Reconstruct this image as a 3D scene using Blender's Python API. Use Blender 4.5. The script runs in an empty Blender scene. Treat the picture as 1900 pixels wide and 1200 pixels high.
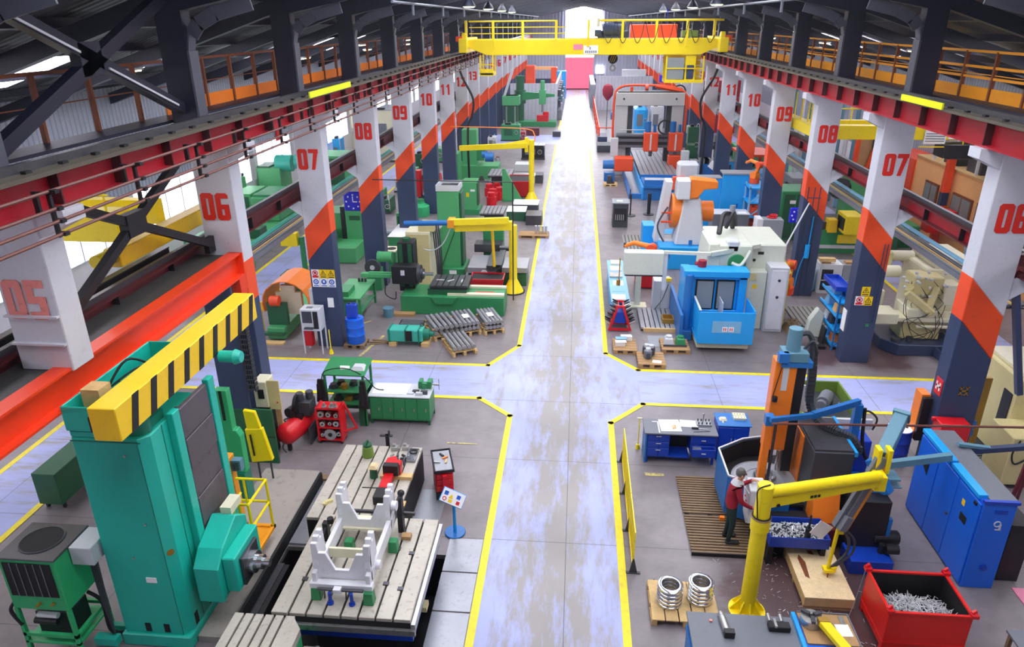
import bpy, bmesh, math, random
from mathutils import Vector, Matrix
random.seed(7)
SC = bpy.context.scene
COL = SC.collection
PI = math.pi
R = math.radians
# ------------------------------------------------------------------ materials
def lin(c):
    if isinstance(c, str):
        c = [int(c[i:i+2], 16) / 255 for i in (0, 2, 4)]
    return [(v / 12.92 if v <= .04045 else ((v + .055) / 1.055) ** 2.4) for v in c] + [1]
MATS = {}
def nd(nt, t, **kw):
    n = nt.nodes.new(t)
    for k, v in kw.items(): setattr(n, k, v)
    return n
def paint(name, hexc, rough=.42, metal=0., var=.16, scale=2.2, dirt='3a342c', amt=.12, bump=.0, spec=.5):
    """painted / bare surface: base colour, soft tone variation and small worn dirty patches"""
    m = bpy.data.materials.new(name); m.use_nodes = True
    nt = m.node_tree; b = nt.nodes['Principled BSDF']; L = nt.links.new
    tc = nd(nt, 'ShaderNodeTexCoord')
    n1 = nd(nt, 'ShaderNodeTexNoise'); n1.inputs['Scale'].default_value = scale; n1.inputs['Detail'].default_value = 5
    n2 = nd(nt, 'ShaderNodeTexNoise'); n2.inputs['Scale'].default_value = scale * 5; n2.inputs['Detail'].default_value = 6
    L(tc.outputs['Object'], n1.inputs['Vector']); L(tc.outputs['Object'], n2.inputs['Vector'])
    c = lin(hexc)
    mx = nd(nt, 'ShaderNodeMix', data_type='RGBA')
    mx.inputs['A'].default_value = [v * (1 - var) for v in c[:3]] + [1]
    mx.inputs['B'].default_value = [min(1, v * (1 + var)) for v in c[:3]] + [1]
    L(n1.outputs['Fac'], mx.inputs['Factor'])
    rp = nd(nt, 'ShaderNodeMapRange'); rp.inputs['From Min'].default_value = .56; rp.inputs['From Max'].default_value = .8
    rp.inputs['To Max'].default_value = amt * 3
    L(n2.outputs['Fac'], rp.inputs['Value'])
    m2 = nd(nt, 'ShaderNodeMix', data_type='RGBA'); m2.inputs['B'].default_value = lin(dirt)
    L(rp.outputs['Result'], m2.inputs['Factor']); L(mx.outputs['Result'], m2.inputs['A'])
    L(m2.outputs['Result'], b.inputs['Base Color'])
    b.inputs['Roughness'].default_value = rough; b.inputs['Metallic'].default_value = metal
    b.inputs['Specular IOR Level'].default_value = spec
    if bump:
        bp = nd(nt, 'ShaderNodeBump'); bp.inputs['Strength'].default_value = bump; bp.inputs['Distance'].default_value = .01
        L(n2.outputs['Fac'], bp.inputs['Height']); L(bp.outputs['Normal'], b.inputs['Normal'])
    MATS[name] = m
    return m
def emit(name, hexc, s):
    m = bpy.data.materials.new(name); m.use_nodes = True
    b = m.node_tree.nodes['Principled BSDF']
    b.inputs['Base Color'].default_value = lin(hexc); b.inputs['Emission Color'].default_value = lin(hexc)
    b.inputs['Emission Strength'].default_value = s; b.inputs['Roughness'].default_value = .5
    MATS[name] = m; return m
def stripes(name, ca, cb, axis, period, duty, rough=.5, metal=0., use='Object', bump=0., dirt='3a342c'):
    """repeating two-tone lines along one object axis (slots, slats, ribs, boards)"""
    m = paint(name, ca, rough, metal, dirt=dirt)
    nt = m.node_tree; L = nt.links.new; b = nt.nodes['Principled BSDF']
    tc = [n for n in nt.nodes if n.type == 'TEX_COORD'][0]
    sp = nd(nt, 'ShaderNodeSeparateXYZ'); L(tc.outputs[use], sp.inputs[0])
    mm = nd(nt, 'ShaderNodeMath', operation='MULTIPLY'); mm.inputs[1].default_value = 1 / period
    L(sp.outputs['XYZ'.index(axis)], mm.inputs[0])
    fr = nd(nt, 'ShaderNodeMath', operation='FRACT'); L(mm.outputs[0], fr.inputs[0])
    lt = nd(nt, 'ShaderNodeMath', operation='LESS_THAN'); lt.inputs[1].default_value = duty; L(fr.outputs[0], lt.inputs[0])
    src = b.inputs['Base Color'].links[0].from_socket
    mx = nd(nt, 'ShaderNodeMix', data_type='RGBA'); mx.inputs['B'].default_value = lin(cb)
    L(lt.outputs[0], mx.inputs['Factor']); L(src, mx.inputs['A']); L(mx.outputs['Result'], b.inputs['Base Color'])
    if bump:
        wv = nd(nt, 'ShaderNodeMath', operation='PINGPONG'); wv.inputs[1].default_value = .5; L(mm.outputs[0], wv.inputs[0])
        bp = nd(nt, 'ShaderNodeBump'); bp.inputs['Strength'].default_value = bump; bp.inputs['Distance'].default_value = period * .4
        L(wv.outputs[0], bp.inputs['Height']); L(bp.outputs['Normal'], b.inputs['Normal'])
    return m
# ------------------------------------------------------------------ shapes: each returns f(bm, mi)
def face(bm, vs, mi):
    try:
        f = bm.faces.new(vs); f.material_index = mi; return f
    except ValueError: return None
def hull8(bm, P, mi):
    v = [bm.verts.new(p) for p in P]
    for q in ((0,3,2,1),(4,5,6,7),(0,1,5,4),(1,2,6,5),(2,3,7,6),(3,0,4,7)): face(bm, [v[i] for i in q], mi)
def B(x0, x1, y0, y1, z0, z1, mi=0):
    def f(bm): hull8(bm, [(x0,y0,z0),(x1,y0,z0),(x1,y1,z0),(x0,y1,z0),(x0,y0,z1),(x1,y0,z1),(x1,y1,z1),(x0,y1,z1)], mi)
    return f
def TB(x0, x1, y0, y1, z0, z1, t, mi=0, tx=None, dx=0, dy=0):
    """tapered box: the top is inset by t (x) and tx (y), shifted by dx, dy"""
    u = t if tx is None else tx
    def f(bm): hull8(bm, [(x0,y0,z0),(x1,y0,z0),(x1,y1,z0),(x0,y1,z0),(x0+t+dx,y0+u+dy,z1),(x1-t+dx,y0+u+dy,z1),(x1-t+dx,y1-u+dy,z1),(x0+t+dx,y1-u+dy,z1)], mi)
    return f
def frame_of(d):
    d = d.normalized()
    up = Vector((0,0,1)) if abs(d.z) < .95 else Vector((0,1,0))
    s = d.cross(up).normalized(); return s, s.cross(d).normalized()
def bar(p, q, w, h=None, mi=0):
    """rectangular bar from p to q, w sideways, h upwards"""
    h = w if h is None else h
    def f(bm):
        a, b = Vector(p), Vector(q); s, u = frame_of(b - a); s, u = s*w/2, u*h/2
        hull8(bm, [a-s-u, a+s-u, b+s-u, b-s-u, a-s+u, a+s+u, b+s+u, b-s+u], mi)
    return f
def tube(pts, r, n=8, mi=0, r2=None):
    def f(bm):
        P = [Vector(p) for p in pts]; rings = []; s = None
        for i, p in enumerate(P):
            d = (P[min(i+1, len(P)-1)] - P[max(i-1, 0)]).normalized()
            if s is None: s, u = frame_of(d)
            else:
                s = s - d * s.dot(d)
                s = s.normalized() if s.length > 1e-4 else frame_of(d)[0]
                u = s.cross(d)
            rr = r if r2 is None else r + (r2 - r) * i / (len(P) - 1)
            rings.append([bm.verts.new(p + (s*math.cos(2*PI*k/n) + u*math.sin(2*PI*k/n)) * rr) for k in range(n)])
        for a, b in zip(rings, rings[1:]):
            for k in range(n):
                q = face(bm, [a[k], a[(k+1)%n], b[(k+1)%n], b[k]], mi)
                if q: q.smooth = n > 6
        face(bm, rings[0][::-1], mi); face(bm, rings[-1], mi)
    return f
def spline(pts, n=6):
    P = [Vector(p) for p in pts]; out = []
    for i in range(len(P)-1):
        a, b, c, d = P[max(i-1,0)], P[i], P[i+1], P[min(i+2,len(P)-1)]
        for k in range(n):
            t = k/n; out.append(.5*((2*b)+(c-a)*t+(2*a-5*b+4*c-d)*t*t+(3*b-a-3*c+d)*t**3))
    return out + [P[-1]]
def cable(pts, r=.02, n=6, k=6, mi=0): return tube(spline(pts, k), r, n, mi)
def lathe(c, prof, axis='z', n=24, mi=0, mids=None):
    """revolve (radius, offset) profile about an axis through c"""
    def f(bm):
        c_ = Vector(c); A = {'x': ((0,1,0),(0,0,1),(1,0,0)), 'y': ((0,0,1),(1,0,0),(0,1,0)), 'z': ((1,0,0),(0,1,0),(0,0,1))}[axis] if isinstance(axis, str) else None
        if A: s, u, d = map(Vector, A)
        else:
            d = Vector(axis).normalized(); s, u = frame_of(d); u = d.cross(s)
        rings = []
        for r, o in prof:
            if r < 1e-5: rings.append([bm.verts.new(c_ + d*o)])
            else: rings.append([bm.verts.new(c_ + d*o + (s*math.cos(2*PI*k/n) + u*math.sin(2*PI*k/n))*r) for k in range(n)])
        for j, (a, b) in enumerate(zip(rings, rings[1:])):
            m = mids[j] if mids else mi
            for k in range(n):
                k2 = (k+1) % n
                if len(a) == 1 and len(b) == 1: continue
                vs = [a[0], b[k2], b[k]][::-1] if len(a) == 1 else ([a[k], a[k2], b[0]] if len(b) == 1 else [a[k], a[k2], b[k2], b[k]])
                if len(a) == 1: vs = [a[0], b[k], b[k2]][::1]
                q = face(bm, vs, m)
                if q: q.smooth = n > 8
        cl = abs(prof[0][0]-prof[-1][0]) < 1e-5 and abs(prof[0][1]-prof[-1][1]) < 1e-5 and len(prof) > 2
        if len(rings[0]) > 1 and not cl: face(bm, rings[0][::-1], mids[0] if mids else mi)
        if len(rings[-1]) > 1 and not cl: face(bm, rings[-1], mids[-1] if mids else mi)
    return f
def C(c, r, h, axis='z', n=20, mi=0, r2=None):
    r2 = r if r2 is None else r2
    return lathe(c, [(r, 0), (r2, h)], axis, n, mi)
def ball(c, r, n=12, mi=0, sz=1.):
    return lathe(c, [(r*math.sin(PI*k/8), -r*sz*math.cos(PI*k/8)) for k in range(9)], 'z', n, mi)
def prism(poly, axis, a, b, mi=0):
    """extrude a polygon: axis x -> poly in (y,z), y -> (x,z), z -> (x,y)"""
    def P(p, o): return {'x': (o, p[0], p[1]), 'y': (p[0], o, p[1]), 'z': (p[0], p[1], o)}[axis]
    def f(bm):
        A = [bm.verts.new(P(p, a)) for p in poly]; Bv = [bm.verts.new(P(p, b)) for p in poly]; n = len(poly)
        face(bm, A[::-1], mi); face(bm, Bv, mi)
        for i in range(n): face(bm, [A[i], A[(i+1)%n], Bv[(i+1)%n], Bv[i]], mi)
    return f
def ring(c, R1, r, axis='z', n=28, k=8, mi=0):
    def f(bm):
        pr = [(R1 + r*math.cos(2*PI*j/k), r*math.sin(2*PI*j/k)) for j in range(k+1)]
        lathe(c, pr, axis, n, mi)(bm)
    return f
def tray(x0, x1, y0, y1, z0, z1, t=.02, mi=0, mf=None):
    """open-top box with wall thickness"""
    mf = mi if mf is None else mf
    def f(bm):
        for s in (B(x0,x1,y0,y0+t,z0,z1,mi), B(x0,x1,y1-t,y1,z0,z1,mi), B(x0,x0+t,y0+t,y1-t,z0,z1,mi), B(x1-t,x1,y0+t,y1-t,z0,z1,mi), B(x0+t,x1-t,y0+t,y1-t,z0,z0+t,mf)): s(bm)
    return f
def grid(n, f): return [f(i) for i in range(n)]
def rot(shape, a, c=(0,0,0), axis='Z'):
    """turn a shape about an axis through c"""
    def f(bm):
        n0 = len(bm.verts); shape(bm); bm.verts.ensure_lookup_table()
        Mx = Matrix.Translation(c) @ Matrix.Rotation(a, 4, axis) @ Matrix.Translation(-Vector(c))
        for v in bm.verts[n0:]: v.co = Mx @ v.co
    return f
# ------------------------------------------------------------------ objects
def flat(sh):
    for s in sh:
        if isinstance(s, (list, tuple)): yield from flat(s)
        elif s: yield s
def mesh(name, mats, shapes, off=(0,0,0), bev=0., fix=True):
    bm = bmesh.new()
    for s in flat(shapes): s(bm)
    if fix: bmesh.ops.recalc_face_normals(bm, faces=bm.faces)
    me = bpy.data.meshes.new(name)
    bmesh.ops.translate(bm, verts=bm.verts, vec=-Vector(off))
    bm.to_mesh(me); bm.free()
    if any(p.use_smooth for p in me.polygons): me.set_sharp_from_angle(angle=R(38))
    for m in (mats if isinstance(mats, (list, tuple)) else [mats]): me.materials.append(MATS[m])
    o = bpy.data.objects.new(name, me); COL.objects.link(o)
    if bev:
        b = o.modifiers.new('edge', 'BEVEL'); b.width = bev; b.segments = 1; b.limit_method = 'ANGLE'; b.angle_limit = R(50)
    return o
def tag(o, label=None, cat=None, group=None, kind=None):
    for k, v in (('label', label), ('category', cat), ('group', group), ('kind', kind)):
        if v: o[k] = v
    return o
EACH = set('leg wheel caster post foot bolt slat runner block top_board batten bearer rail_clip gallery_post rail_post inner_way slot shelf side hose hoses fittings stud slot_nut hold_down feet drawer hanger stiffener knob lever tool chip_grate grating guide_way content stored_goods box strut handle crane_rail bed_way part cage_bar leg_frame door end_plate notched_post boss corner valve button'.split())
class T:
    """one thing: an empty at its base; parts are children. Shapes are given in world coordinates (local=True: relative to the base)."""
    def __init__(s, name, label, cat, loc, rz=0, group=None, local=False, kind=None):
        o = bpy.data.objects.new(name, None); COL.objects.link(o); o.location = loc; o.rotation_euler[2] = rz
        o.empty_display_size = .2
        s.o = tag(o, label, cat, group, kind); s.off = (0,0,0) if (local or rz) else loc
    def part(s, name, mat, *shapes, par=None, label=None, bev=0., fix=True):
        if name in EACH:
            sh = list(flat(shapes))
            if 1 < len(sh) <= 100: return [s.part1(name, mat, q, par=par, label=label, bev=bev, fix=fix) for q in sh][-1]
        return s.part1(name, mat, *shapes, par=par, label=label, bev=bev, fix=fix)
    def part1(s, name, mat, *shapes, par=None, label=None, bev=0., fix=True):
        p = mesh(name, mat, shapes, s.off, bev, fix); p.parent = par or s.o
        if label: p['label'] = label
        return p
    def text(s, name, body, mat, loc, rx, rz, size, par=None, label=None, ext=.004, sx=1., bold=0., shear=0.):
        p = text(name, body, mat, Vector(loc) - Vector(s.off), rx, rz, size, ext, sx, bold, shear); p.parent = par or s.o
        if label: p['label'] = label
        return p
def text(name, body, mat, loc, rx, rz, size, ext=.004, sx=1., bold=0., shear=0., ry=0):
    cu = bpy.data.curves.new(name, 'FONT'); cu.body = body; cu.size = size; cu.extrude = ext
    cu.align_x = 'CENTER'; cu.align_y = 'CENTER'; cu.offset = bold; cu.shear = shear
    tmp = bpy.data.objects.new(name, cu)
    dg = bpy.context.evaluated_depsgraph_get(); COL.objects.link(tmp)
    dg.update(); me = bpy.data.meshes.new_from_object(tmp.evaluated_get(dg))
    bpy.data.objects.remove(tmp); bpy.data.curves.remove(cu)
    me.materials.clear(); me.materials.append(MATS[mat])
    o = bpy.data.objects.new(name, me); COL.objects.link(o)
    o.location = loc; o.rotation_euler = (rx, ry, rz); o.scale = (sx, 1, 1)
    return o
def solo(name, label, cat, mat, *shapes, group=None, bev=0., kind=None, off=None, fix=True):
    o = mesh(name, mat, shapes, (0,0,0), bev, fix)
    vs = o.data.vertices
    if len(vs):
        x = [v.co.x for v in vs]; y = [v.co.y for v in vs]; z = [v.co.z for v in vs]
        c = Vector(((min(x)+max(x))/2, (min(y)+max(y))/2, min(z)))
        o.data.transform(Matrix.Translation(-c)); o.location = c
    return tag(o, label, cat, group, kind)
def struct(name, mat, *shapes, bev=0., fix=True):
    return tag(mesh(name, mat, shapes, (0,0,0), bev, fix), kind='structure')
def dup(root, loc, rz=None, label=None, group=None, scale=None):
    src = root.o if isinstance(root, T) else root
    r = src.copy(); COL.objects.link(r); r.location = loc
    if rz is not None: r.rotation_euler[2] = rz
    if scale: r.scale = scale
    if label: r['label'] = label
    if group: r['group'] = group
    for ch in list(src.children):
        c = ch.copy(); COL.objects.link(c); c.parent = r
        for g in list(ch.children):
            d = g.copy(); COL.objects.link(d); d.parent = c
    return r
# ------------------------------------------------------------------ palette
for n, h, r, me in (
    ('white', 'e6e6ea', .45, 0), ('column_white', 'cfd0d8', .4, 0), ('orange_red', 'f2501c', .4, 0), ('navy', '33405f', .42, 0),
    ('number_red', 'e0240e', .45, 0), ('stiff_dark', '3c1014', .5, 0), ('girder_red', 'a01424', .4, 0), ('dark_red', '5a171c', .45, 0), ('yellow', 'ffe000', .38, 0), ('orange_yellow', 'ee9a14', .45, 0),
    ('orange', 'fa8420', .38, 0), ('beam_red', 'ec3f16', .4, 0), ('teal', '1abaa4', .38, 0), ('teal_dark', '0f7a62', .42, 0), ('green', '2f8a54', .4, 0),
    ('bright_green', '2fae6c', .4, 0), ('mid_green', '4ea669', .42, 0), ('dark_green', '1f5c3a', .45, 0), ('olive', '6d8a35', .5, 0),
    ('red', 'd8121f', .36, 0), ('bin_red', 'e0190f', .4, 0), ('blue', '0e66de', .38, 0), ('sky_blue', '18a4ee', .36, 0), ('royal', '0d3fb4', .38, 0), ('mid_blue', '1f6fb8', .4, 0),
    ('steel_blue', '5d8a9c', .45, 0), ('cream', 'e4dfc0', .45, 0), ('beige', 'd6c98f', .45, 0), ('grey_green', 'd3d8c8', .42, 0), ('light_grey', 'cdd0d4', .42, 0), ('grey', '8f949b', .45, 0),
    ('mid_grey', '6e727a', .5, 0), ('dark_grey', '3c3f45', .5, 0), ('black', '17171b', .5, 0), ('near_black', '0d0d10', .7, 0), ('rubber', '141416', .7, 0),  # the near-black also lines pits, slots, holes and recesses
    ('rust_brown', '7c3f1c', .6, 0), ('conductor', '6a3a30', .5, 0), ('rail_grey', '5e574a', .5, .2), ('paper', 'f4f4f4', .7, 0), ('peach', 'f8ba7a', .6, 0), ('pink', 'f08aa8', .4, 0),
    ('end_wall', 'ccd0e2', .5, 0), ('roof_dark', '14152a', .6, 0), ('frame_dark', '14172c', .5, 0), ('flange_lit', '50525e', .5, 0), ('skin', 'd09a7c', .5, 0), ('maroon', '98122c', .7, 0), ('trouser', '17302e', .8, 0), ('hair', '5a5654', .8, 0),
    ('brass', 'b08a3c', .4, .6), ('oil', '2a1c1a', .25, 0), ('light_blue', '7fb8d8', .4, 0), ('turquoise', '3fb5a0', .4, 0), ('hazard_yellow', 'fbcc10', .4, 0)):
    paint(n, h, r, me, var=.07, amt=.05)
paint('sign_white', 'f6f6f6', .5, var=.02, amt=0); paint('sign_red', 'd8202a', .5, var=.02, amt=0); paint('sign_yellow', 'ffd400', .5, var=.02, amt=0)
paint('sign_blue', '1c5cc0', .5, var=.02, amt=0); paint('sign_black', '121212', .5, var=.02, amt=0); paint('clock_blue', '1a1fd0', .4, var=.02, amt=0)
paint('lime', 'e6f000', .5, var=.05, amt=.05); paint('number_pink', 'f08a80', .45)
paint('steel', 'b4b4b2', .3, .75, amt=.2); paint('bright_steel', 'd8dade', .18, .9, amt=.05); paint('dark_steel', '55555a', .38, .6, amt=.2)
paint('cast', 'bfb8aa', .42, .15, var=.22, amt=.22, dirt='6a5a46'); paint('plate_steel', '9a9ca2', .35, .35, var=.15, amt=.1)
paint('concrete_slab', '9a928a', .6, var=.15, scale=1.2, amt=.15); paint('wood', 'd8b57a', .65, var=.25, scale=6, dirt='8a5a2a', amt=.14)
paint('osb', 'e8cfa0', .7, var=.2, scale=9, dirt='9a7340', amt=.2); paint('old_wood', '846c50', .75, var=.3, scale=5, amt=.2); paint('carton', 'b08a5c', .7)
paint('bellows', '5e565a', .5, .1, var=.22, scale=1.2, dirt='2c2420', amt=.22)
paint('deck_steel', '4a4a48', .5, .2, var=.4, scale=.9, dirt='1c1a18', amt=.2)
paint('swarf', 'dcdee0', .3, .25, amt=.05)
stripes('cladding', 'aab2c0', '8f97a8', 'Y', .25, .3, .5, bump=.5); stripes('end_cladding', 'd6daec', 'c2c8e0', 'X', .5, .25, .5, bump=.4)
stripes('grey_cladding', 'c6c6d0', 'b6b6c4', 'X', .4, .25, .5, bump=.2)
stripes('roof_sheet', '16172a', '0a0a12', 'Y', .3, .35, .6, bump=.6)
stripes('hazard', 'f0c010', '1a1a1a', 'Y', .52, .34, .4)
stripes('slats', '8a7a66', '2a2420', 'Y', .12, .25, .7)
stripes('grate', '8c8a84', '2c2a28', 'X', .17, .28, .6)
emit('window_light', 'f4f6ff', 3.2); emit('skylight_sheet', 'f2f4ff', 9.); emit('side_skylight', 'f6f2ff', 9.); emit('lamp_warm', 'ffe9a8', 7.); emit('lamp_green', 'e4ffb0', 6.); emit('end_light', 'f6f4ff', 28.); emit('door_glow', 'f06a88', .75)
emit('amber', 'ffb030', 2.)
emit('screen', '9fc4d8', .4)
m = bpy.data.materials.new('glass'); m.use_nodes = True; b_ = m.node_tree.nodes['Principled BSDF']
b_.inputs['Base Color'].default_value = (.75, .85, .85, 1); b_.inputs['Alpha'].default_value = .32; b_.inputs['Roughness'].default_value = .12; MATS['glass'] = m
m = m.copy(); m.name = 'smoked_glass'; m.node_tree.nodes['Principled BSDF'].inputs['Base Color'].default_value = (.32, .36, .36, 1); m.node_tree.nodes['Principled BSDF'].inputs['Alpha'].default_value = .8; MATS['smoked_glass'] = m
# ---- floors
def floor_mat(name, base, worn, sc, lo, hi, rough, joint=True, track=None, stains=None):
    m = bpy.data.materials.new(name); m.use_nodes = True; nt = m.node_tree; L = nt.links.new; b = nt.nodes['Principled BSDF']
    tc = nd(nt, 'ShaderNodeTexCoord'); mp = nd(nt, 'ShaderNodeMapping'); mp.inputs['Scale'].default_value = (1, .22, 1) if sc[1] == 'y' else ((.22, 1, 1) if sc[1] == 'x' else (1, 1, 1))
    L(tc.outputs['Object'], mp.inputs[0])
    n = nd(nt, 'ShaderNodeTexNoise'); n.inputs['Scale'].default_value = sc[0]; n.inputs['Detail'].default_value = 9; n.inputs['Roughness'].default_value = .72; L(mp.outputs[0], n.inputs['Vector'])
    rp = nd(nt, 'ShaderNodeMapRange'); rp.inputs['From Min'].default_value = lo; rp.inputs['From Max'].default_value = hi; val = n.outputs['Fac']
    if track:  # paint worn off along the wheel track: (axis, middle, half width)
        s0 = nd(nt, 'ShaderNodeSeparateXYZ'); L(tc.outputs['Object'], s0.inputs[0])
        d0 = nd(nt, 'ShaderNodeMath', operation='SUBTRACT'); L(s0.outputs[track[0]], d0.inputs[0]); d0.inputs[1].default_value = track[1]
        a0 = nd(nt, 'ShaderNodeMath', operation='ABSOLUTE'); L(d0.outputs[0], a0.inputs[0])
        r0 = nd(nt, 'ShaderNodeMapRange'); r0.interpolation_type = 'SMOOTHSTEP'; r0.inputs['From Min'].default_value = 0; r0.inputs['From Max'].default_value = track[2]; r0.inputs['To Min'].default_value = track[3]; r0.inputs['To Max'].default_value = -.03; L(a0.outputs[0], r0.inputs[0])
        ad = nd(nt, 'ShaderNodeMath', operation='ADD'); L(n.outputs['Fac'], ad.inputs[0]); L(r0.outputs[0], ad.inputs[1]); val = ad.outputs[0]
    L(val, rp.inputs['Value'])
    mx = nd(nt, 'ShaderNodeMix', data_type='RGBA'); mx.inputs['A'].default_value = lin(base); mx.inputs['B'].default_value = lin(worn); L(rp.outputs[0], mx.inputs['Factor'])
    n2 = nd(nt, 'ShaderNodeTexNoise'); n2.inputs['Scale'].default_value = .35; n2.inputs['Detail'].default_value = 4; L(tc.outputs['Object'], n2.inputs['Vector'])
    m3 = nd(nt, 'ShaderNodeMix', data_type='RGBA', blend_type='MULTIPLY'); m3.inputs['Factor'].default_value = 1
    r3 = nd(nt, 'ShaderNodeMapRange'); r3.inputs['From Min'].default_value = .3; r3.inputs['From Max'].default_value = .7; r3.inputs['To Min'].default_value = .78; r3.inputs['To Max'].default_value = 1.1; L(n2.outputs['Fac'], r3.inputs[0])
    cb = nd(nt, 'ShaderNodeCombineColor'); [L(r3.outputs[0], cb.inputs[i]) for i in range(3)]
    L(mx.outputs['Result'], m3.inputs['A']); L(cb.outputs[0], m3.inputs['B']); out = m3.outputs['Result']
    if joint:
        sp = nd(nt, 'ShaderNodeSeparateXYZ'); L(tc.outputs['Object'], sp.inputs[0]); fac = None
        for i, per in ((0, 4.3), (1, 3.0)):
            a = nd(nt, 'ShaderNodeMath', operation='MULTIPLY'); a.inputs[1].default_value = 1/per; L(sp.outputs[i], a.inputs[0])
            f = nd(nt, 'ShaderNodeMath', operation='FRACT'); L(a.outputs[0], f.inputs[0])
            l = nd(nt, 'ShaderNodeMath', operation='LESS_THAN'); l.inputs[1].default_value = .016/per; L(f.outputs[0], l.inputs[0])
            if fac is None: fac = l.outputs[0]
            else:
                q = nd(nt, 'ShaderNodeMath', operation='MAXIMUM'); L(fac, q.inputs[0]); L(l.outputs[0], q.inputs[1]); fac = q.outputs[0]
        s = nd(nt, 'ShaderNodeMath', operation='MULTIPLY'); s.inputs[1].default_value = .6; L(fac, s.inputs[0])
        mj = nd(nt, 'ShaderNodeMix', data_type='RGBA'); mj.inputs['B'].default_value = lin('2a2626'); L(s.outputs[0], mj.inputs['Factor']); L(out, mj.inputs['A']); out = mj.outputs['Result']
    for cx, cy, rx, ry in (stains or ()):  # oily patches soaked into the screed
        vm = nd(nt, 'ShaderNodeVectorMath', operation='SUBTRACT'); L(tc.outputs['Object'], vm.inputs[0]); vm.inputs[1].default_value = (cx, cy, 0)
        vd = nd(nt, 'ShaderNodeVectorMath', operation='DIVIDE'); L(vm.outputs[0], vd.inputs[0]); vd.inputs[1].default_value = (rx, ry, 1)
        vl = nd(nt, 'ShaderNodeVectorMath', operation='LENGTH'); L(vd.outputs[0], vl.inputs[0])
        av = nd(nt, 'ShaderNodeMath', operation='MULTIPLY_ADD'); L(n.outputs['Fac'], av.inputs[0]); av.inputs[1].default_value = 1.6; L(vl.outputs['Value'], av.inputs[2])
        mr = nd(nt, 'ShaderNodeMapRange'); mr.interpolation_type = 'SMOOTHSTEP'; mr.inputs['From Min'].default_value = 1.5; mr.inputs['From Max'].default_value = 2.1; mr.inputs['To Min'].default_value = .85; mr.inputs['To Max'].default_value = 0; L(av.outputs[0], mr.inputs[0])
        ms = nd(nt, 'ShaderNodeMix', data_type='RGBA'); ms.inputs['B'].default_value = lin('4a2e2e'); L(mr.outputs[0], ms.inputs['Factor']); L(out, ms.inputs['A']); out = ms.outputs['Result']
    L(out, b.inputs['Base Color'])
    rr = nd(nt, 'ShaderNodeMapRange'); rr.inputs['To Min'].default_value = rough - .08; rr.inputs['To Max'].default_value = rough + .14; L(n.outputs['Fac'], rr.inputs[0]); L(rr.outputs[0], b.inputs['Roughness'])
    MATS[name] = m
floor_mat('floor_grey', '8a8183', '766d70', (1.6, ''), .35, .7, .34, stains=((4.6,10.9,1.6,2.0),(9.9,22.2,1.1,1.5),(8.0,21.9,.7,1.0),(4.9,9.5,.9,.8)))
floor_mat('aisle_paint', 'adb5e8', 'a09b97', (2.6, 'y'), .44, .62, .38, track=(0, -.2, 1.3, .13))
floor_mat('cross_paint', 'adb5e8', 'a09b97', (2.6, 'x'), .5, .66, .36)
floor_mat('line_yellow', 'f8e400', 'd8c030', (6, ''), .5, .75, .4, joint=False)
floor_mat('line_faint', 'd8c870', '8a807a', (5, ''), .45, .6, .4, joint=False)
# ------------------------------------------------------------------ camera
cam = bpy.data.cameras.new('camera'); co = bpy.data.objects.new('camera', cam); COL.objects.link(co); SC.camera = co
cam.sensor_width = 36; cam.lens = 1327.1 / 1900 * 36; cam.clip_end = 400
def cam_axes(p=.3996, yaw=.0904, roll=-.0071):
    F = Vector((0, math.cos(p), -math.sin(p))); U = Vector((0, math.sin(p), math.cos(p))); X = Vector((1, 0, 0))
    c, s = math.cos(roll), math.sin(roll); X, U = X*c + U*s, U*c - X*s
    Z = Matrix.Rotation(yaw, 3, 'Z'); return Z @ X, Z @ U, Z @ F
X_, U_, F_ = cam_axes()
co.matrix_world = Matrix(((X_.x, U_.x, -F_.x, 0), (X_.y, U_.y, -F_.y, 0), (X_.z, U_.z, -F_.z, 10.03), (0, 0, 0, 1)))
# ------------------------------------------------------------------ floor
Y0, Y1, XL, XR, XM = -6, 120, -18, 18.9, .44
PIT = (-5.75, -2.42, 6.2, 11.45)
struct('floor', 'floor_grey', B(XL, PIT[0], Y0, Y1, -.1, 0), B(PIT[1], XR, Y0, Y1, -.1, 0), B(PIT[0], PIT[1], PIT[3], Y1, -.1, 0), B(PIT[0], PIT[1], Y0, PIT[2], -.1, 0))
struct('trim_1', 'near_black', B(PIT[0]-.02, PIT[1]+.02, PIT[2], PIT[3], -1.2, -1.1), B(PIT[0]-.05, PIT[0], PIT[2], PIT[3], -1.1, -.1), B(PIT[1], PIT[1]+.05, PIT[2], PIT[3], -1.1, -.1), B(PIT[0], PIT[1], PIT[3], PIT[3]+.05, -1.1, -.1), B(PIT[0], PIT[1], PIT[2]-.05, PIT[2], -1.1, -.1))
def sheet(poly, z, t=.004): return prism(poly, 'z', z, z + t)
AX0, AX1, CY0, CY1 = -1.63, 1.13, 18.06, 20.2
tag(struct('floor_aisle', 'aisle_paint', sheet([(AX0,Y0),(AX1,Y0),(AX1,17),(2.05,CY0),(2.05,CY1),(AX1,21.35),(AX1,118),(AX0-.1,118),(AX0-.1,21.7),(-2.6,CY1),(-2.6,CY0),(AX0,17.1)], .001)))
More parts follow.
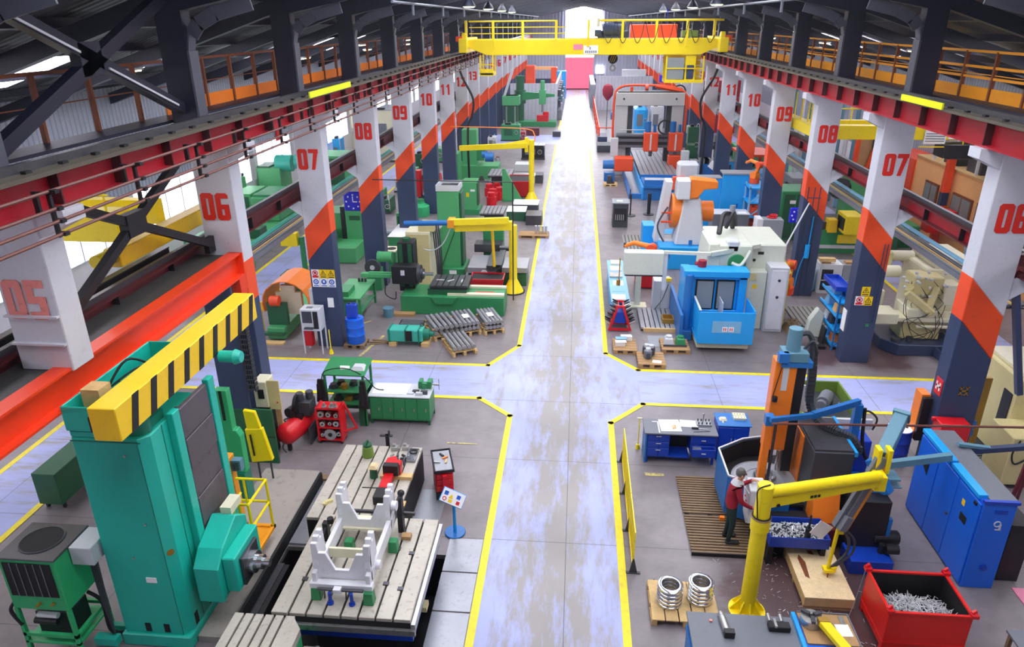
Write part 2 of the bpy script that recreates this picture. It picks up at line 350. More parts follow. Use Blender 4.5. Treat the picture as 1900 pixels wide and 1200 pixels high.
struct('floor_cross_aisle', 'cross_paint', sheet([(-17.5,CY0),(-2.6,CY0),(-2.6,CY1),(-17.5,CY1)], .001), sheet([(2.05,CY0),(18,CY0),(18,CY1),(2.05,CY1)], .001), sheet([(-13.75,Y0),(-11.9,Y0),(-11.9,CY0),(-13.75,CY0)], .001), sheet([(-13.75,CY1),(-11.9,CY1),(-11.9,110),(-13.75,110)], .001), sheet([(12.9,CY1),(14.6,CY1),(14.6,110),(12.9,110)], .001), sheet([(-8,64.5),(AX0-.1,64.5),(AX0-.1,70),(-8,70)], .001))
def line(p, q, w=.15):
    a, b = Vector((*p, 0)), Vector((*q, 0)); s = (b-a).normalized().cross(Vector((0,0,1)))*w/2; e = (b-a).normalized()*w*.45
    return sheet([tuple((v)[:2]) for v in (a-e+s, b+e+s, b+e-s, a-e-s)], .006)
struct('floor_line_paint', 'line_yellow', line((AX0,Y0),(AX0,17.12)), line((AX0,17.12),(-2.6,CY0)), line((-2.6,CY0),(-11.9,CY0)), line((-2.6,CY1),(-11.9,CY1)), line((AX0-.1,21.75),(-2.6,CY1)), line((AX0-.1,21.75),(AX0-.2,64)), line((AX0-.2,70.5),(AX0-.2,95)),
    line((AX1,Y0),(AX1,16.95)), line((AX1,16.95),(2.08,CY0)), line((2.08,CY0),(14,CY0)), line((2.1,CY1),(14,CY1)), line((AX1,21.35),(2.1,CY1)), line((AX1,21.35),(AX1,62)), line((-11.9,Y0),(-11.9,CY0)), line((-11.9,CY1),(-11.9,70)), line((-13.75,20.4),(-13.75,70)), line((-13.75,Y0),(-13.75,CY0)), line((12.9,CY1),(12.9,60)))
struct('floor_worn_line', 'line_faint', line((-3.1,15.62),(-2.35,15.62),.05), line((1.9,14.62),(2.25,14.62),.12), line((-6.85,20.6),(-6.5,22.2),.1), line((-7.9,22.9),(-7.3,23.5),.08))
# ------------------------------------------------------------------ walls
def rz(x):
    a = abs(x - XM); return 12.7 - .2*min(a, 9) - .33*max(0, a - 9)
struct('wall_left', ['cladding','white'], B(XL-.2, XL, Y0, Y1, 0, 1.9, 1), B(XL-.2, XL, Y0, Y1, 3.75, 8.0), grid(21, lambda i: B(XL-.2, XL+.06, 3+6*i, 3.4+6*i, 1.9, 3.75, 1)))
struct('wall_right', ['cladding','white'], B(XR, XR+.2, Y0, Y1, 0, 2.2, 1), B(XR, XR+.2, Y0, Y1, 2.2, 7.75))
struct('wall_end', ['end_cladding','navy','end_wall'], prism([(XL,1.6),(-2.2,1.6),(-2.2,5.3),(2.35,5.3),(2.35,1.6),(XR,1.6),(XR,rz(XR)),(XM+9,rz(XM+9)),(XM,rz(XM)),(XM-9,rz(XM-9)),(XL,rz(XL))], 'y', Y1, Y1+.2), B(XL,-2.2,Y1-.03,Y1+.2,0,1.6,1), B(2.35,XR,Y1-.03,Y1+.2,0,1.6,1))
def bay(i): return 15.25 + 6*i
wi = 0
for i in range(-2, 17):
    ya, yb = bay(i)-6.2, bay(i)-.8
    w = tag(mesh('window_%d' % wi, 'light_grey', [B(XL-.1, XL+.05, ya, yb, 1.9, 1.96), B(XL-.1, XL+.05, ya, yb, 3.68, 3.75), grid(5, lambda k: B(XL-.08, XL+.04, ya+k*(yb-ya)/4-.03, ya+k*(yb-ya)/4+.03, 1.96, 3.68))]), kind='structure')
    g = mesh('pane', 'window_light', [B(XL-.12, XL-.09, ya, yb, 1.96, 3.68)]); g.parent = w; wi += 1
# end wall: red roller door in a bright doorway, tall bright window above
d = tag(mesh('door_1', 'door_glow', [B(-2.1, 2.25, Y1-.12, Y1-.02, .12, 4.75), grid(12, lambda k: B(-2.1, 2.25, Y1-.15, Y1-.11, .3+k*.37, .34+k*.37))]), kind='structure')  # pink daylight glow is put into the door's own emission
g = mesh('transom_light', 'end_light', [B(-2.1, 2.25, Y1-.1, Y1-.05, 4.78, 5.3)]); g.parent = d
g = mesh('frame', 'end_wall', [B(-2.35,-2.1,Y1-.2,Y1,0,5.35), B(2.25,2.5,Y1-.2,Y1,0,5.35)]); g.parent = d
w = tag(mesh('window_%d' % wi, 'end_wall', [B(-2.1,2.6,Y1-.12,Y1,7.5,7.62), B(-2.1,2.6,Y1-.12,Y1,12.0,12.12)]), kind='structure')
g = mesh('pane', 'end_light', [B(-2.1, 2.6, Y1-.1, Y1-.05, 7.62, 12.0), B(2.6, 3.3, Y1-.1, Y1-.05, 8.6, 11.6)]); g.parent = w
w = tag(mesh('window_%d' % (wi+1), 'end_wall', [B(2.6,3.9,Y1-.12,Y1,2.3,2.36)]), kind='structure')
g = mesh('pane', 'end_light', [B(2.75, 3.8, Y1-.08, Y1-.04, 2.36, 3.5)]); g.parent = w
struct('wall_near', 'end_cladding', prism([(XL,0),(XR,0),(XR,rz(XR)),(XM+9,rz(XM+9)),(XM,rz(XM)),(XM-9,rz(XM-9)),(XL,rz(XL))], 'y', Y0-.2, Y0))
# ------------------------------------------------------------------ roof
TH = .12; RX = [XL-.3, XM-9, XM, XM+9, XR+.3]
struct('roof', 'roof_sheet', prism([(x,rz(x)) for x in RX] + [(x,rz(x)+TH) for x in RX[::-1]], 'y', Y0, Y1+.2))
def slope(xa, xb, ya, yb, dz, t, mi=0):
    return prism([(xa,rz(xa)+dz-t),(xb,rz(xb)+dz-t),(xb,rz(xb)+dz),(xa,rz(xa)+dz)], 'y', ya, yb, mi)
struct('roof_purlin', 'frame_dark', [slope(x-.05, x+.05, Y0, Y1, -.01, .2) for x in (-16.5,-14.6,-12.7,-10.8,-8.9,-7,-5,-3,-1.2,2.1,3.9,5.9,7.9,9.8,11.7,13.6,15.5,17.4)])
FR = []
for i in range(-3, 18):
    y = bay(i)+.05; FR += [slope(XL, XM-9, y, y+.3, -.2, .4), slope(XM-9, XM, y, y+.3, -.2, .5), slope(XM, XM+9, y, y+.3, -.2, .5), slope(XM+9, XR, y, y+.3, -.2, .4)]
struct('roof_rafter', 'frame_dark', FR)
# daylight sheets in the nave roof and small ones over the side bays
struct('window_rooflight', 'skylight_sheet', [[slope(xa, xb, bay(i)-4.8, bay(i)-1, -.03, .02) for xa, xb in ((-5.9,-1.6),(2.5,6.8))] for i in range(-1, 17)])
struct('window_side_rooflight', 'side_skylight', [[slope(xa, xb, bay(i)-4.2, bay(i)-1.6, -.03, .02) for xa, xb in ((-15.9,-13.2),(14.2,16.8))] for i in range(-2, 16)])
# ------------------------------------------------------------------ world, exposure
wd = bpy.data.worlds.new('world'); SC.world = wd; wd.use_nodes = True
bg = wd.node_tree.nodes['Background']; bg.inputs['Color'].default_value = (.86, .92, 1, 1); bg.inputs['Strength'].default_value = .9
vs_ = wd.node_tree.nodes.new('ShaderNodeVolumeScatter'); vs_.inputs['Color'].default_value = (.78, .86, 1, 1); vs_.inputs['Density'].default_value = .0005; vs_.inputs['Anisotropy'].default_value = .3
wd.node_tree.links.new(vs_.outputs[0], wd.node_tree.nodes['World Output'].inputs['Volume'])  # thin scattering haze, added for the pale glare of the far end
SC.view_settings.view_transform = 'Standard'; SC.view_settings.look = 'None'; SC.view_settings.exposure = 0; SC.view_settings.gamma = 1; SC.view_settings.use_curve_mapping = False
SC.cycles.use_denoising = True; SC.cycles.use_adaptive_sampling = True; SC.cycles.adaptive_threshold = .02; SC.cycles.volume_bounces = 0; SC.cycles.max_bounces = 6; SC.cycles.diffuse_bounces = 4; SC.cycles.glossy_bounces = 3; SC.cycles.transparent_max_bounces = 6; SC.cycles.sample_clamp_indirect = 6
SC.cycles.caustics_reflective = False; SC.cycles.caustics_refractive = False
# ------------------------------------------------------------------ numbered columns
def digits(txt, cx, y, cz, h, w):
    s = w*.4; out = []; x0 = cx - len(txt)*(w+.045)/2 + .03
    for i, ch in enumerate(txt):
        a, b = x0+i*(w+.045), x0+i*(w+.045)+w; lo, hi = cz-h/2, cz+h/2; c = .05
        S = {'a': [(a+c,hi),(b-c,hi),(b,hi-c),(b,hi-s),(a,hi-s),(a,hi-c)], 'd': [(a,lo+c),(a+c,lo),(b-c,lo),(b,lo+c),(b,lo+s),(a,lo+s)], 'g': [(a,cz-s*.45),(b,cz-s*.45),(b,cz+s*.45),(a,cz+s*.45)],
            'f': [(a,cz-.02),(a+s,cz-.02),(a+s,hi-c),(a,hi-c)], 'e': [(a,lo+c),(a+s,lo+c),(a+s,cz+.02),(a,cz+.02)], 'b': [(b-s,cz-.02),(b,cz-.02),(b,hi-c),(b-s,hi-c)], 'c': [(b-s,lo+c),(b,lo+c),(b,cz+.02),(b-s,cz+.02)],
            'i': [(cx*0+a+w*.4,lo),(a+w*.78,lo),(a+w*.78,hi),(a+w*.48,hi),(a+w*.15,hi-.1),(a+w*.15,hi-.2),(a+w*.4,hi-.16)], 'k': [(a+w*.2,lo),(a+w*.55,lo),(b,hi-.02),(b-s*1.1,hi-.02)], 't': [(a,hi-s),(b,hi-s),(b,hi),(a,hi)], 'z': [(a,lo),(a+s*1.2,lo),(b,cz+.02),(b-s*1.1,cz+.02)], 'm': [(a,lo),(b,lo),(b,lo+s),(a,lo+s)]}
        for j, k in enumerate({'0':'adfebc','1':'i','2':'abzm','3':'adgbc','5':'tfgcd','6':'adfegc','7':'kt','8':'adgfebc','9':'adgfbc','4':'fgbc'}[ch]): out.append(prism(S[k], 'y', y - j*.0007, y+.009))
    return out
NUM = ['','','','','','five','six','seven','eight','nine','ten','eleven','twelve','thirteen','fourteen','fifteen','sixteen','seventeen','eighteen','nineteen','twenty','twenty-one','twenty-two','twenty-three']
def column(n, side):
    y = bay(n-6); L = side < 0; mx = (lambda x: .88 - x) if L else (lambda x: x)
    def bx(x0, x1, y0, y1, z0, z1, mi): a, b = mx(x0), mx(x1); return B(min(a,b), max(a,b), y0, y1, z0, z1, mi)
    nm = 'left' if L else 'right'
    near = {5: 'standing on the dark platform', 6: 'nearest full one of its row'}.get(n, 'with navy foot')
    lab = 'white column painted with number %s and orange band, %s row' % (NUM[n], nm)
    if n == 5: lab = 'white column painted with number five standing on the dark platform'
    t = T('numbered_column', lab, 'column', (mx(8.93), y+.25, 0), group='numbered columns of the %s row' % nm, kind='thing')
    za = 5.1 if n == 5 else 0
    F = []
    def band(zi_lo, zo_lo, zi_hi, zo_hi, mi):
        def f(bm):
            P = [(8.5,zi_lo),(9.35,zo_lo),(9.35,zo_hi),(8.5,zi_hi)]
            hull8(bm, [(mx(8.5),y,zi_lo),(mx(9.35),y,zo_lo),(mx(9.35),y+.5,zo_lo),(mx(8.5),y+.5,zi_lo),(mx(8.5),y,zi_hi),(mx(9.35),y,zo_hi),(mx(9.35),y+.5,zo_hi),(mx(8.5),y+.5,zi_hi)], mi)
        return f
    if n == 5: F = [band(5.1,5.1,7.62,7.62,0)]
    else: F = [band(0,0,3.93,3.0,2), band(3.93,3.0,4.92,4.03,1), band(4.92,4.03,7.62,7.62,0)]
    t.part('shaft', ['column_white','orange_red','navy'], F, bev=.015)
    def poly(P): return [(mx(a), b) for a, b in P]
    t.part('girder_bracket', 'column_white', prism(poly([(8.5,7.2),(8.05,7.42),(8.05,7.62),(8.5,7.62)]), 'y', y+.02, y+.48))
    t.part('side_bracket', 'column_white', prism(poly([(9.35,4.42),(9.78,4.72),(9.78,4.92),(9.35,4.92)]), 'y', y+.02, y+.48))
    t.part('number', 'number_pink' if n == 5 else 'number_red', digits('%02d' % n, mx(8.97 if L else 8.99), y-.012, 6.22 if n > 5 else 6.27, .62, .3), fix=False)
    if n == 5: t.part('stiffener', 'column_white', bx(8.5,9.35,y-.07,y,6.0,6.03,0), bx(8.5,9.35,y-.07,y,5.55,5.58,0))
    # dark post above the runway carrying the roof
    p = T('roof_post', 'dark steel roof post above the number %s column, %s row' % (NUM[n], nm), 'post', (mx(9.35), y+.25, 7.62), group='roof posts on the %s' % nm, kind='thing')
    p.part('post', 'frame_dark', bx(9.05,9.62,y+.06,y+.44,7.62,10.8,0))
    fl = []
    for a, b in zip([(9.05,8.1),(9.05,9.5),(8.98,9.8),(8.8,10.02),(8.4,10.22)], [(9.05,9.5),(8.98,9.8),(8.8,10.02),(8.4,10.22),(7.6,10.42)]): fl.append(bar((mx(a[0]),y+.25,a[1]), (mx(b[0]),y+.25,b[1]), .04, .3) if a[0] != b[0] else bx(9.0,9.06,y+.06,y+.44,8.1,9.5,0))
    p.part('inner_flange', 'flange_lit', fl)  # flange lighter than the post: its highlight is put into the colour
    return t
for n in range(5, 23):
    column(n, -1)
    if n > 5: column(n, 1)
# ------------------------------------------------------------------ crane runways
for side in (1, -1):
    mx = (lambda x: x) if side > 0 else (lambda x: .88 - x)
    sn = 'right' if side > 0 else 'left'
    def bx(x0, x1, y0, y1, z0, z1, mi=0): a, b = mx(x0), mx(x1); return B(min(a,b), max(a,b), y0, y1, z0, z1, mi)
    t = T('crane_runway_girder', 'long red crane runway girder along the %s side of the hall' % sn, 'girder', (mx(8.4), 10, 7.62), kind='thing')
    t.part('web', 'girder_red', bx(8.33,8.4,2,Y1-.5,7.66,8.12))
    t.part('bottom_flange', 'girder_red', bx(8.16,8.62,2,Y1-.5,7.62,7.66)); t.part('top_flange', 'rail_grey', bx(8.08,8.72,2,Y1-.5,8.12,8.18))
    t.part('crane_rail', 'dark_steel', bx(8.36,8.46,2,Y1-.5,8.18,8.3))
    t.part('rail_clip', 'black', [bx(8.22,8.3,y,y+.12,8.18,8.22) for y in [3+.75*k for k in range(60)]])
    for k in range(64):
        y = 3.5 + 1.5*k; t.part('stiffener', 'stiff_dark', bx(8.17,8.33,y,y+.03,7.66,8.12))
    # the lower girder of the side bay on the outer brackets
    q = T('side_bay_girder', 'dark red lower crane girder on the outer brackets, %s bay' % sn, 'girder', (mx(9.62), 15.5, 4.92), kind='thing')
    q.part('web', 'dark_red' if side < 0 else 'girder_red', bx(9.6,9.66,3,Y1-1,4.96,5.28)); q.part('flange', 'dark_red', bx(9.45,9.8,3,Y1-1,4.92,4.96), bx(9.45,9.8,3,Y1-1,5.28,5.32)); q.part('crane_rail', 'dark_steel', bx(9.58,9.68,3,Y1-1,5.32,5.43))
    for k in range(34): q.part('stiffener', 'black', bx(9.47,9.6,10+2*k,10.03+2*k,4.96,5.28))
    # gallery walkway with handrail behind the roof posts
    w = T('gallery_walkway', 'service gallery with orange handrail along the %s runway' % sn, 'walkway', (mx(9.3), 10, 8.1), kind='thing')
    w.part('deck', 'frame_dark', bx(9.66,10.3,2,Y1-1,8.04,8.1))
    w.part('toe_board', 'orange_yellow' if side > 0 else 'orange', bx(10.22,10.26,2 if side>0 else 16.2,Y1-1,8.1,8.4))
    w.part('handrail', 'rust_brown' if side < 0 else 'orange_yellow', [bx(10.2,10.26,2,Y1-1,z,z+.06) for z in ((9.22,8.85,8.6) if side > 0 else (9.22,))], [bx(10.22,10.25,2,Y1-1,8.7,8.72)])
    for k in range(50): w.part('rail_post', 'rust_brown', bx(10.18,10.27,4.6+1.5*k,4.67+1.5*k,8.1,9.25))
    # pipes under the lower girder
    solo('pipe_run', 'turquoise pipe hung under the lower girder of the %s bay' % sn, 'pipe', 'light_blue' if side > 0 else 'turquoise', tube([(mx(9.95), 16, 4.28), (mx(9.95), 90, 4.28)], .06), [bar((mx(9.95),18.3+6*k,4.3),(mx(9.76),18.3+6*k,4.93),.03) for k in range(12)], kind='thing')
    solo('cable_tray', 'dark cable tray with hoses beside the turquoise pipe, %s bay' % sn, 'cable tray', ['dark_grey','mid_grey','brass'], bx(9.7,10.25,16,90,3.95,3.98,0), [tube([(mx(x),16,4.03),(mx(x),90,4.03)], .035, 6, i % 3) for i, x in enumerate((9.75,9.85,9.95,10.05,10.15))], bx(9.68,9.72,16,90,3.95,4.08,1), kind='thing')
t = T('conductor_bar_set', 'four brown conductor bars on brackets along the left runway', 'conductor bars', (-7.05, 10, 7.4), kind='thing')
for x, z in ((-7.0,7.98),(-6.95,7.75),(-6.95,7.58),(-6.95,7.4)): t.part('conductor_bar', 'conductor', tube([(x,2,z),(x,Y1-2,z)], .024, 6))
for k in range(45):
    y = 6.9+2*k; b_ = t.part('bracket', 'black', B(-7.19,-6.98,y,y+.05,7.93,7.97), B(-7.06,-7.01,y,y+.05,7.34,7.97), [B(-7.03,-6.9,y-.02,y+.07,z,z+.05) for z in (7.95,7.72,7.55,7.37)], B(-7.27,-7.2,y,y+.05,7.66,7.97))
# ------------------------------------------------------------------ surveying helpers: turn a sighting from the camera into a real place
def sight(u, v): return X_*((u-950)/1327.1) - U_*((v-600)/1327.1) + F_
def FLR(u, v, z=0.):
    d = sight(u, v); k = (z-10.03)/d.z; return Vector((d.x*k, d.y*k, z))
def ATY(u, v, y):
    d = sight(u, v); k = y/d.y; return Vector((d.x*k, y, 10.03+d.z*k))
def ATX(u, v, x):
    d = sight(u, v); k = x/d.x; return Vector((x, d.y*k, 10.03+d.z*k))
def fbox(u0, u1, vt, vb, z0=0.):
    """front rectangle seen between columns u0..u1 and rows vt..vb standing at height z0 -> x0, x1, y, z1"""
    a, b = FLR(u0, vb, z0), FLR(u1, vb, z0); y = (a.y+b.y)/2
    return a.x, b.x, y, ATY((u0+u1)/2, vt, y).z
# ================================================================== left foreground
# dark platform between columns 05 and 06, orange edge beam
t = T('steel_platform', 'dark worn steel platform behind the orange red beam, upper left', 'platform', (-8.8, 9.5, 4.98), kind='thing')
t.part('deck', 'deck_steel', B(-9.5,-7.98,3.2,15.2,4.98,5.1), bev=.01)
t.part('back_beam', 'near_black', B(-9.42,-9.3,3.2,15.1,5.1,5.28)); t.part('back_rail', 'dark_steel', B(-9.44,-9.28,3.2,15.1,5.28,5.31))
t = T('edge_beam', 'bright orange red steel I-beam along the dark platform edge', 'beam', (-7.82, 9.2, 4.62), kind='thing')
t.part('web', 'beam_red', B(-7.82,-7.78,3.2,15.22,4.66,5.12)); t.part('top_flange', 'beam_red', B(-7.96,-7.66,3.2,15.22,5.12,5.16)); t.part('bottom_flange', 'beam_red', B(-7.96,-7.62,3.2,15.22,4.62,4.66))
t.part('end_plate', 'beam_red', B(-7.96,-7.62,15.2,15.24,4.3,5.16), B(-7.78,-7.62,14.9,15.2,4.2,4.62))
# cross bracing
t = T('cross_brace', 'dark steel cross bracing between the two nearest left columns', 'brace', (-8.3, 12.5, 5.2), kind='thing')
for p, q in (((-8.3,9.8,5.35),(-8.3,15.2,7.75)), ((-8.3,9.8,7.75),(-8.3,15.2,5.35))): t.part('strut', 'black', bar(p, q, .14, .16))
t.part('gusset', 'black', B(-8.39,-8.21,12.2,12.8,6.35,6.78)); t.part('foot_plate', 'black', B(-8.36,-8.24,14.95,15.24,5.2,5.55))
t = T('cross_brace', 'dark steel cross bracing above the runway, upper left corner', 'brace', (-8.5, 12.5, 8.2), kind='thing')
for p, q in (((-8.5,9.7,8.2),(-8.5,15.3,10.55)), ((-8.5,9.7,10.7),(-8.5,15.3,8.35))): t.part('strut', 'frame_dark', bar(p, q, .2, .22))
t.part('gusset', 'frame_dark', B(-8.6,-8.4,12.2,12.8,9.2,9.75))
t.part('lit_edge', 'light_grey', bar((-8.38,9.7,10.6), (-8.38,12.2,9.6), .03, .04), bar((-8.38,12.9,9.3), (-8.38,15.0,8.45), .03, .04))  # lamp glow on the brace flange, painted as light grey bars
# yellow travelling crane of the left side bay
t = T('side_bay_crane', 'yellow overhead crane seen through the left cross bracing', 'crane', (-13.5, 14.5, 5.62), kind='thing')
t.part('bridge_girder', 'yellow', B(-17.6,-9.6,13.9,14.4,5.75,6.4), bev=.01); t.part('rear_girder', 'yellow', B(-17.6,-9.6,15.4,15.7,5.75,6.3))
t.part('end_carriage', 'hazard_yellow', B(-9.12,-8.78,12.6,16.6,5.64,6.0), bev=.02); t.part('wheel', 'dark_steel', C((-9.02,13,5.76),.14,.14,'x'), C((-9.02,16.2,5.76),.14,.14,'x'))
t.part('handrail', 'yellow', [tube([(-17,13.95,z),(-9.7,13.95,z)], .025, 6) for z in (6.75,7.1)], [tube([(x,13.95,6.4),(x,13.95,7.1)], .025, 6) for x in (-16,-14,-12.6,-11.2,-9.8)])
t.part('motor', 'yellow', C((-8.95,12.45,5.9),.13,-.35,'y')); t.part('buffer', 'black', C((-8.95,12.6,5.8),.07,-.2,'y'))
# striped hazard beam, teal boring column
t = T('hazard_beam', 'yellow beam with black diagonal stripes on top of the teal machine', 'beam', (-6.62, 10.5, 4.55), kind='thing')
hz = []
for k in range(9):
    y = 8.45+.5*k; hz.append(prism([(y,4.56),(y+.16,4.56),(y+.34,5.08),(y+.18,5.08)], 'x', -6.325, -6.317, 0))
t.part('box', 'hazard_yellow', B(-6.74,-6.325,8.2,12.85,4.55,5.08), bev=.012); t.part('stripe', 'sign_black', *hz)
t.part('end_slot', 'sign_black', B(-6.8,-6.74,8.25,8.33,4.66,4.9)); t.part('motor', 'teal', C((-6.3,11.15,4.5),.11,.32,'x'), C((-6.02,11.15,4.5),.14,.12,'x', r2=.1))
t = T('boring_machine', 'huge teal boring machine column with grey bellows, left foreground', 'machine', (-7, 9.5, 0), kind='thing')
t.part('column', 'teal', prism([(-7.62,8.8),(-6.55,8.8),(-6.42,8.95),(-6.42,10.35),(-7.62,10.35)], 'z', .25, 4.2), B(-7.62,-7.05,8.8,10.35,4.2,4.32), bev=.02)
t.part('foot', 'teal', B(-7.66,-6.4,8.74,10.5,.0,.26), bev=.02)
t.part('lip', 'teal_dark', B(-7.63,-6.5,8.79,8.8,4.13,4.15), B(-6.56,-6.55,8.79,8.8,.26,4.13), B(-6.42,-6.415,9.25,9.27,.3,4.2))
t.part('head_cover', 'teal', tray(-7.64,-6.95,8.78,11.2,4.32,4.74,.03), bev=.01)
t.part('top_gear', 'teal_dark', B(-6.9,-6.5,8.95,9.5,4.2,4.36), C((-6.62,9.05,4.2),.16,.28), C((-7.2,9.6,4.36),.18,.2), B(-7.5,-7.1,10,10.9,4.34,4.55))
t.part('cable_box', 'wood', B(-7.5,-7.2,9.1,9.4,4.5,4.86)); t.part('cable', 'rubber', cable([(-7.4,9.5,4.6),(-7.2,9.9,5.0),(-7.0,10.3,4.7)], .02), cable([(-7.3,9.4,4.7),(-7.0,9.8,4.9),(-7.1,10.6,4.6)], .015))
t.part('guide_way', 'teal', B(-6.42,-6.3,9.42,9.62,.4,4.3), B(-6.42,-6.3,10.6,10.8,.4,4.3), bev=.01)
t.part('bellows', 'bellows', [B(-6.42,-6.33+.018*(k%2),9.66,10.58,1.35+.58*k,1.92+.58*k) for k in range(5)], bev=.01)
t.part('screw', 'dark_steel', C((-6.36,9.64,.4),.03,3.9))
hd = t.part('headstock', 'teal', prism([(9.05,.78),(10.25,.95),(10.25,1.75),(9.9,2.0),(9.3,1.75),(9.05,1.5)], 'x', -6.3, -5.85), B(-5.85,-5.62,9.2,10.15,.9,1.62), bev=.02)
t.part('spindle_plate', 'dark_steel', B(-5.62,-5.56,9.35,9.95,.92,1.5), par=hd, bev=.01)
t.part('spindle', 'bright_steel', C((-5.56,9.65,1.2),.2,.1,'x'), C((-5.46,9.65,1.2),.13,.12,'x'), C((-5.36,9.65,1.2),.075,.14,'x'), par=hd, label='shiny steel spindle nose')
t.part('head_top_box', 'cream', B(-6.15,-5.95,9.95,10.35,1.95,2.1), par=hd)
t.part('slot', 'near_black', [B(x,x+.1,8.79,8.8,.3,.48) for x in (-7.22,-6.88)], [B(-6.42,-6.412,y,y+.1,.3,.55) for y in (9.0,9.5,9.95)], [B(-6.42,-6.412,y,y+.1,.62,.8) for y in (9.7,10.1)])
t.part('label_plate', 'sign_white', B(-6.98,-6.8,8.785,8.8,1.4,1.5)); t.part('round_cap', 'brass', C((-6.49,8.87,2.0),.06,.01,(.7,-.7,0))); t.part('bolt', 'steel', [C((x,8.8,z),.02,-.02,'y') for x,z in ((-7.1,1.9),(-6.75,2.6),(-6.8,3.9))])
# the machine's bed in the slab
t = T('concrete_slab', 'pale worn concrete slab beside the teal boring machine', 'slab', (-6.5, 12, 0), kind='thing')
t.part('slab', 'concrete_slab', B(-7.15,-5.82,10.62,13.75,0,.3), bev=.02); t.part('rim', 'near_black', B(-5.82,-5.76,8.7,13.7,0,.28)); t.part('broken_edge', 'old_wood', B(-7.1,-5.5,13.76,13.95,0,.05))
t.part('base_slab', 'concrete_slab', B(-6.38,-5.82,8.9,10.6,0,.14))
solo('guide_rail', 'black machine slideway at the edge of the pit', 'slideway', ['black','dark_steel'], B(-5.76,-5.5,6.5,10.9,-.9,.02,0), B(-5.72,-5.6,6.5,10.9,.02,.05,1), kind='thing')
# fan and cooling unit
t = T('cooling_unit', 'green cooling cabinet with round fan on top, lower left corner', 'cooler', (-8.6, 8.8, 0), kind='thing')
t.part('cabinet', 'bright_green', B(-9.05,-8.08,8.3,9.15,1.15,2.18), bev=.015)
t.part('top', 'dark_steel', B(-9.07,-8.06,8.28,9.17,2.18,2.22), bev=.01)
t.part('fan', 'near_black', C((-8.58,8.74,2.2),.33,.035,n=32)); t.part('fan_ring', 'dark_grey', ring((-8.58,8.74,2.225),.33,.015))
gr = t.part('grille', 'near_black', B(-8.98,-8.17,8.285,8.3,1.45,2.12)); t.part('bar', 'mid_grey', [B(x,x+.01,8.275,8.29,1.45,2.12) for x in (-8.85,-8.72,-8.58,-8.45,-8.32)], par=gr)
t.part('frame', 'bright_green', [B(x,x+.06,y,y+.06,0,1.15) for x in (-9.05,-8.14) for y in (8.3,9.09)], B(-9.05,-8.08,8.3,8.36,.55,.62), B(-9.05,-8.08,9.09,9.15,.55,.62), B(-8.14,-8.08,8.3,9.15,.55,.62), B(-9.05,-8.08,8.3,9.15,.4,.44))
t.part('motor', 'black', B(-8.9,-8.3,8.5,8.95,.44,.9), C((-8.85,8.42,.8),.06,.4,'x')); t.part('filter', 'white', C((-8.75,8.4,.95),.05,.35,'x')); t.part('hose', 'rubber', cable([(-8.2,8.9,1),(-7.9,8.8,.9),(-7.8,8.7,.4),(-7.75,8.9,.1)], .035), cable([(-9.0,8.35,1.3),(-9.12,8.3,1.1),(-9.0,8.3,.8)], .03))
t.part('valve', 'brass', C((-8.55,8.3,1.3),.03,-.07,'y'), C((-8.3,8.3,1.32),.025,-.06,'y'))
t.part('side_box', 'light_grey', B(-8.06,-7.68,8.62,9.15,1.85,2.2), bev=.01, label='grey white electric box with dirty lid')
t.part('base_beam', 'teal', B(-8.08,-7.68,8.6,8.75,.1,.25), B(-8.08,-7.68,8.95,9.05,.1,.2))
t.part('pipe', 'dark_grey', [cable([(-7.85+.04*k,8.75,1.85),(-7.82+.03*k,8.72,1.2),(-7.75,8.7,.3)], .02) for k in range(4)])
# green machine bed seen under the orange beam, far left
t = T('green_bench', 'long dark green cabinet under the platform, left edge', 'cabinet', (-12.0, 14, 0), kind='thing')
t.part('body', 'dark_green', B(-11.75,-11.2,12.2,16,.15,.95), bev=.01); t.part('leg', 'black', [B(x,x+.06,y,y+.06,0,.15) for x in (-11.7,-11.3) for y in (12.3,15.9)])
solo('crate', 'dark small crate beside the green cabinet, left edge', 'crate', 'black', B(-11.1,-10.75,15.3,15.8,0,.5), kind='thing')
# navy guard wall behind the teal column with cable chain
t = T('guard_wall', 'navy and green guard panel behind the grey bellows', 'panel', (-7.9, 14.2, 0), kind='thing')
t.part('upper_panel', 'navy', B(-8.3,-7.62,14.4,14.46,1.5,4.6)); t.part('lower_panel', 'dark_green', B(-8.3,-7.1,14.38,14.44,0,1.5)); t.part('seam', 'black', B(-8.3,-7.1,14.37,14.38,.74,.76))
t = T('cable_chain', 'grey hanging cable chain on the navy guard panel', 'cable chain', (-7.5, 14.45, 1.9), kind='thing')
t.part('link', 'dark_grey', [[B(-7.6,-7.58,14.35,14.5,2.0+.13*k,2.1+.13*k), B(-7.4,-7.38,14.35,14.5,2.0+.13*k,2.1+.13*k), B(-7.6,-7.38,14.35,14.5,2.04+.13*k,2.06+.13*k)] for k in range(18)])
t.part('hose', 'rubber', [tube([(-7.55+.05*k,14.42,2),(-7.55+.05*k,14.42,4.4)], .016, 6) for k in range(3)])
t = T('teal_arm', 'teal upright arm with black slot in front of the green panel', 'machine arm', (-7.2, 12.4, .3), kind='thing')
t.part('arm', 'bright_green', prism([(-7.35,1.0),(-6.98,1.0),(-6.98,1.9),(-7.05,2.05),(-7.12,2.05),(-7.12,3.0),(-7.4,3.0)], 'y', 12.55, 12.75), bev=.01); t.part('slot', 'black', B(-7.28,-7.22,12.54,12.55,2.3,3.0)); t.part('foot', 'teal_dark', B(-7.3,-7.0,12.5,12.8,.3,1.0))
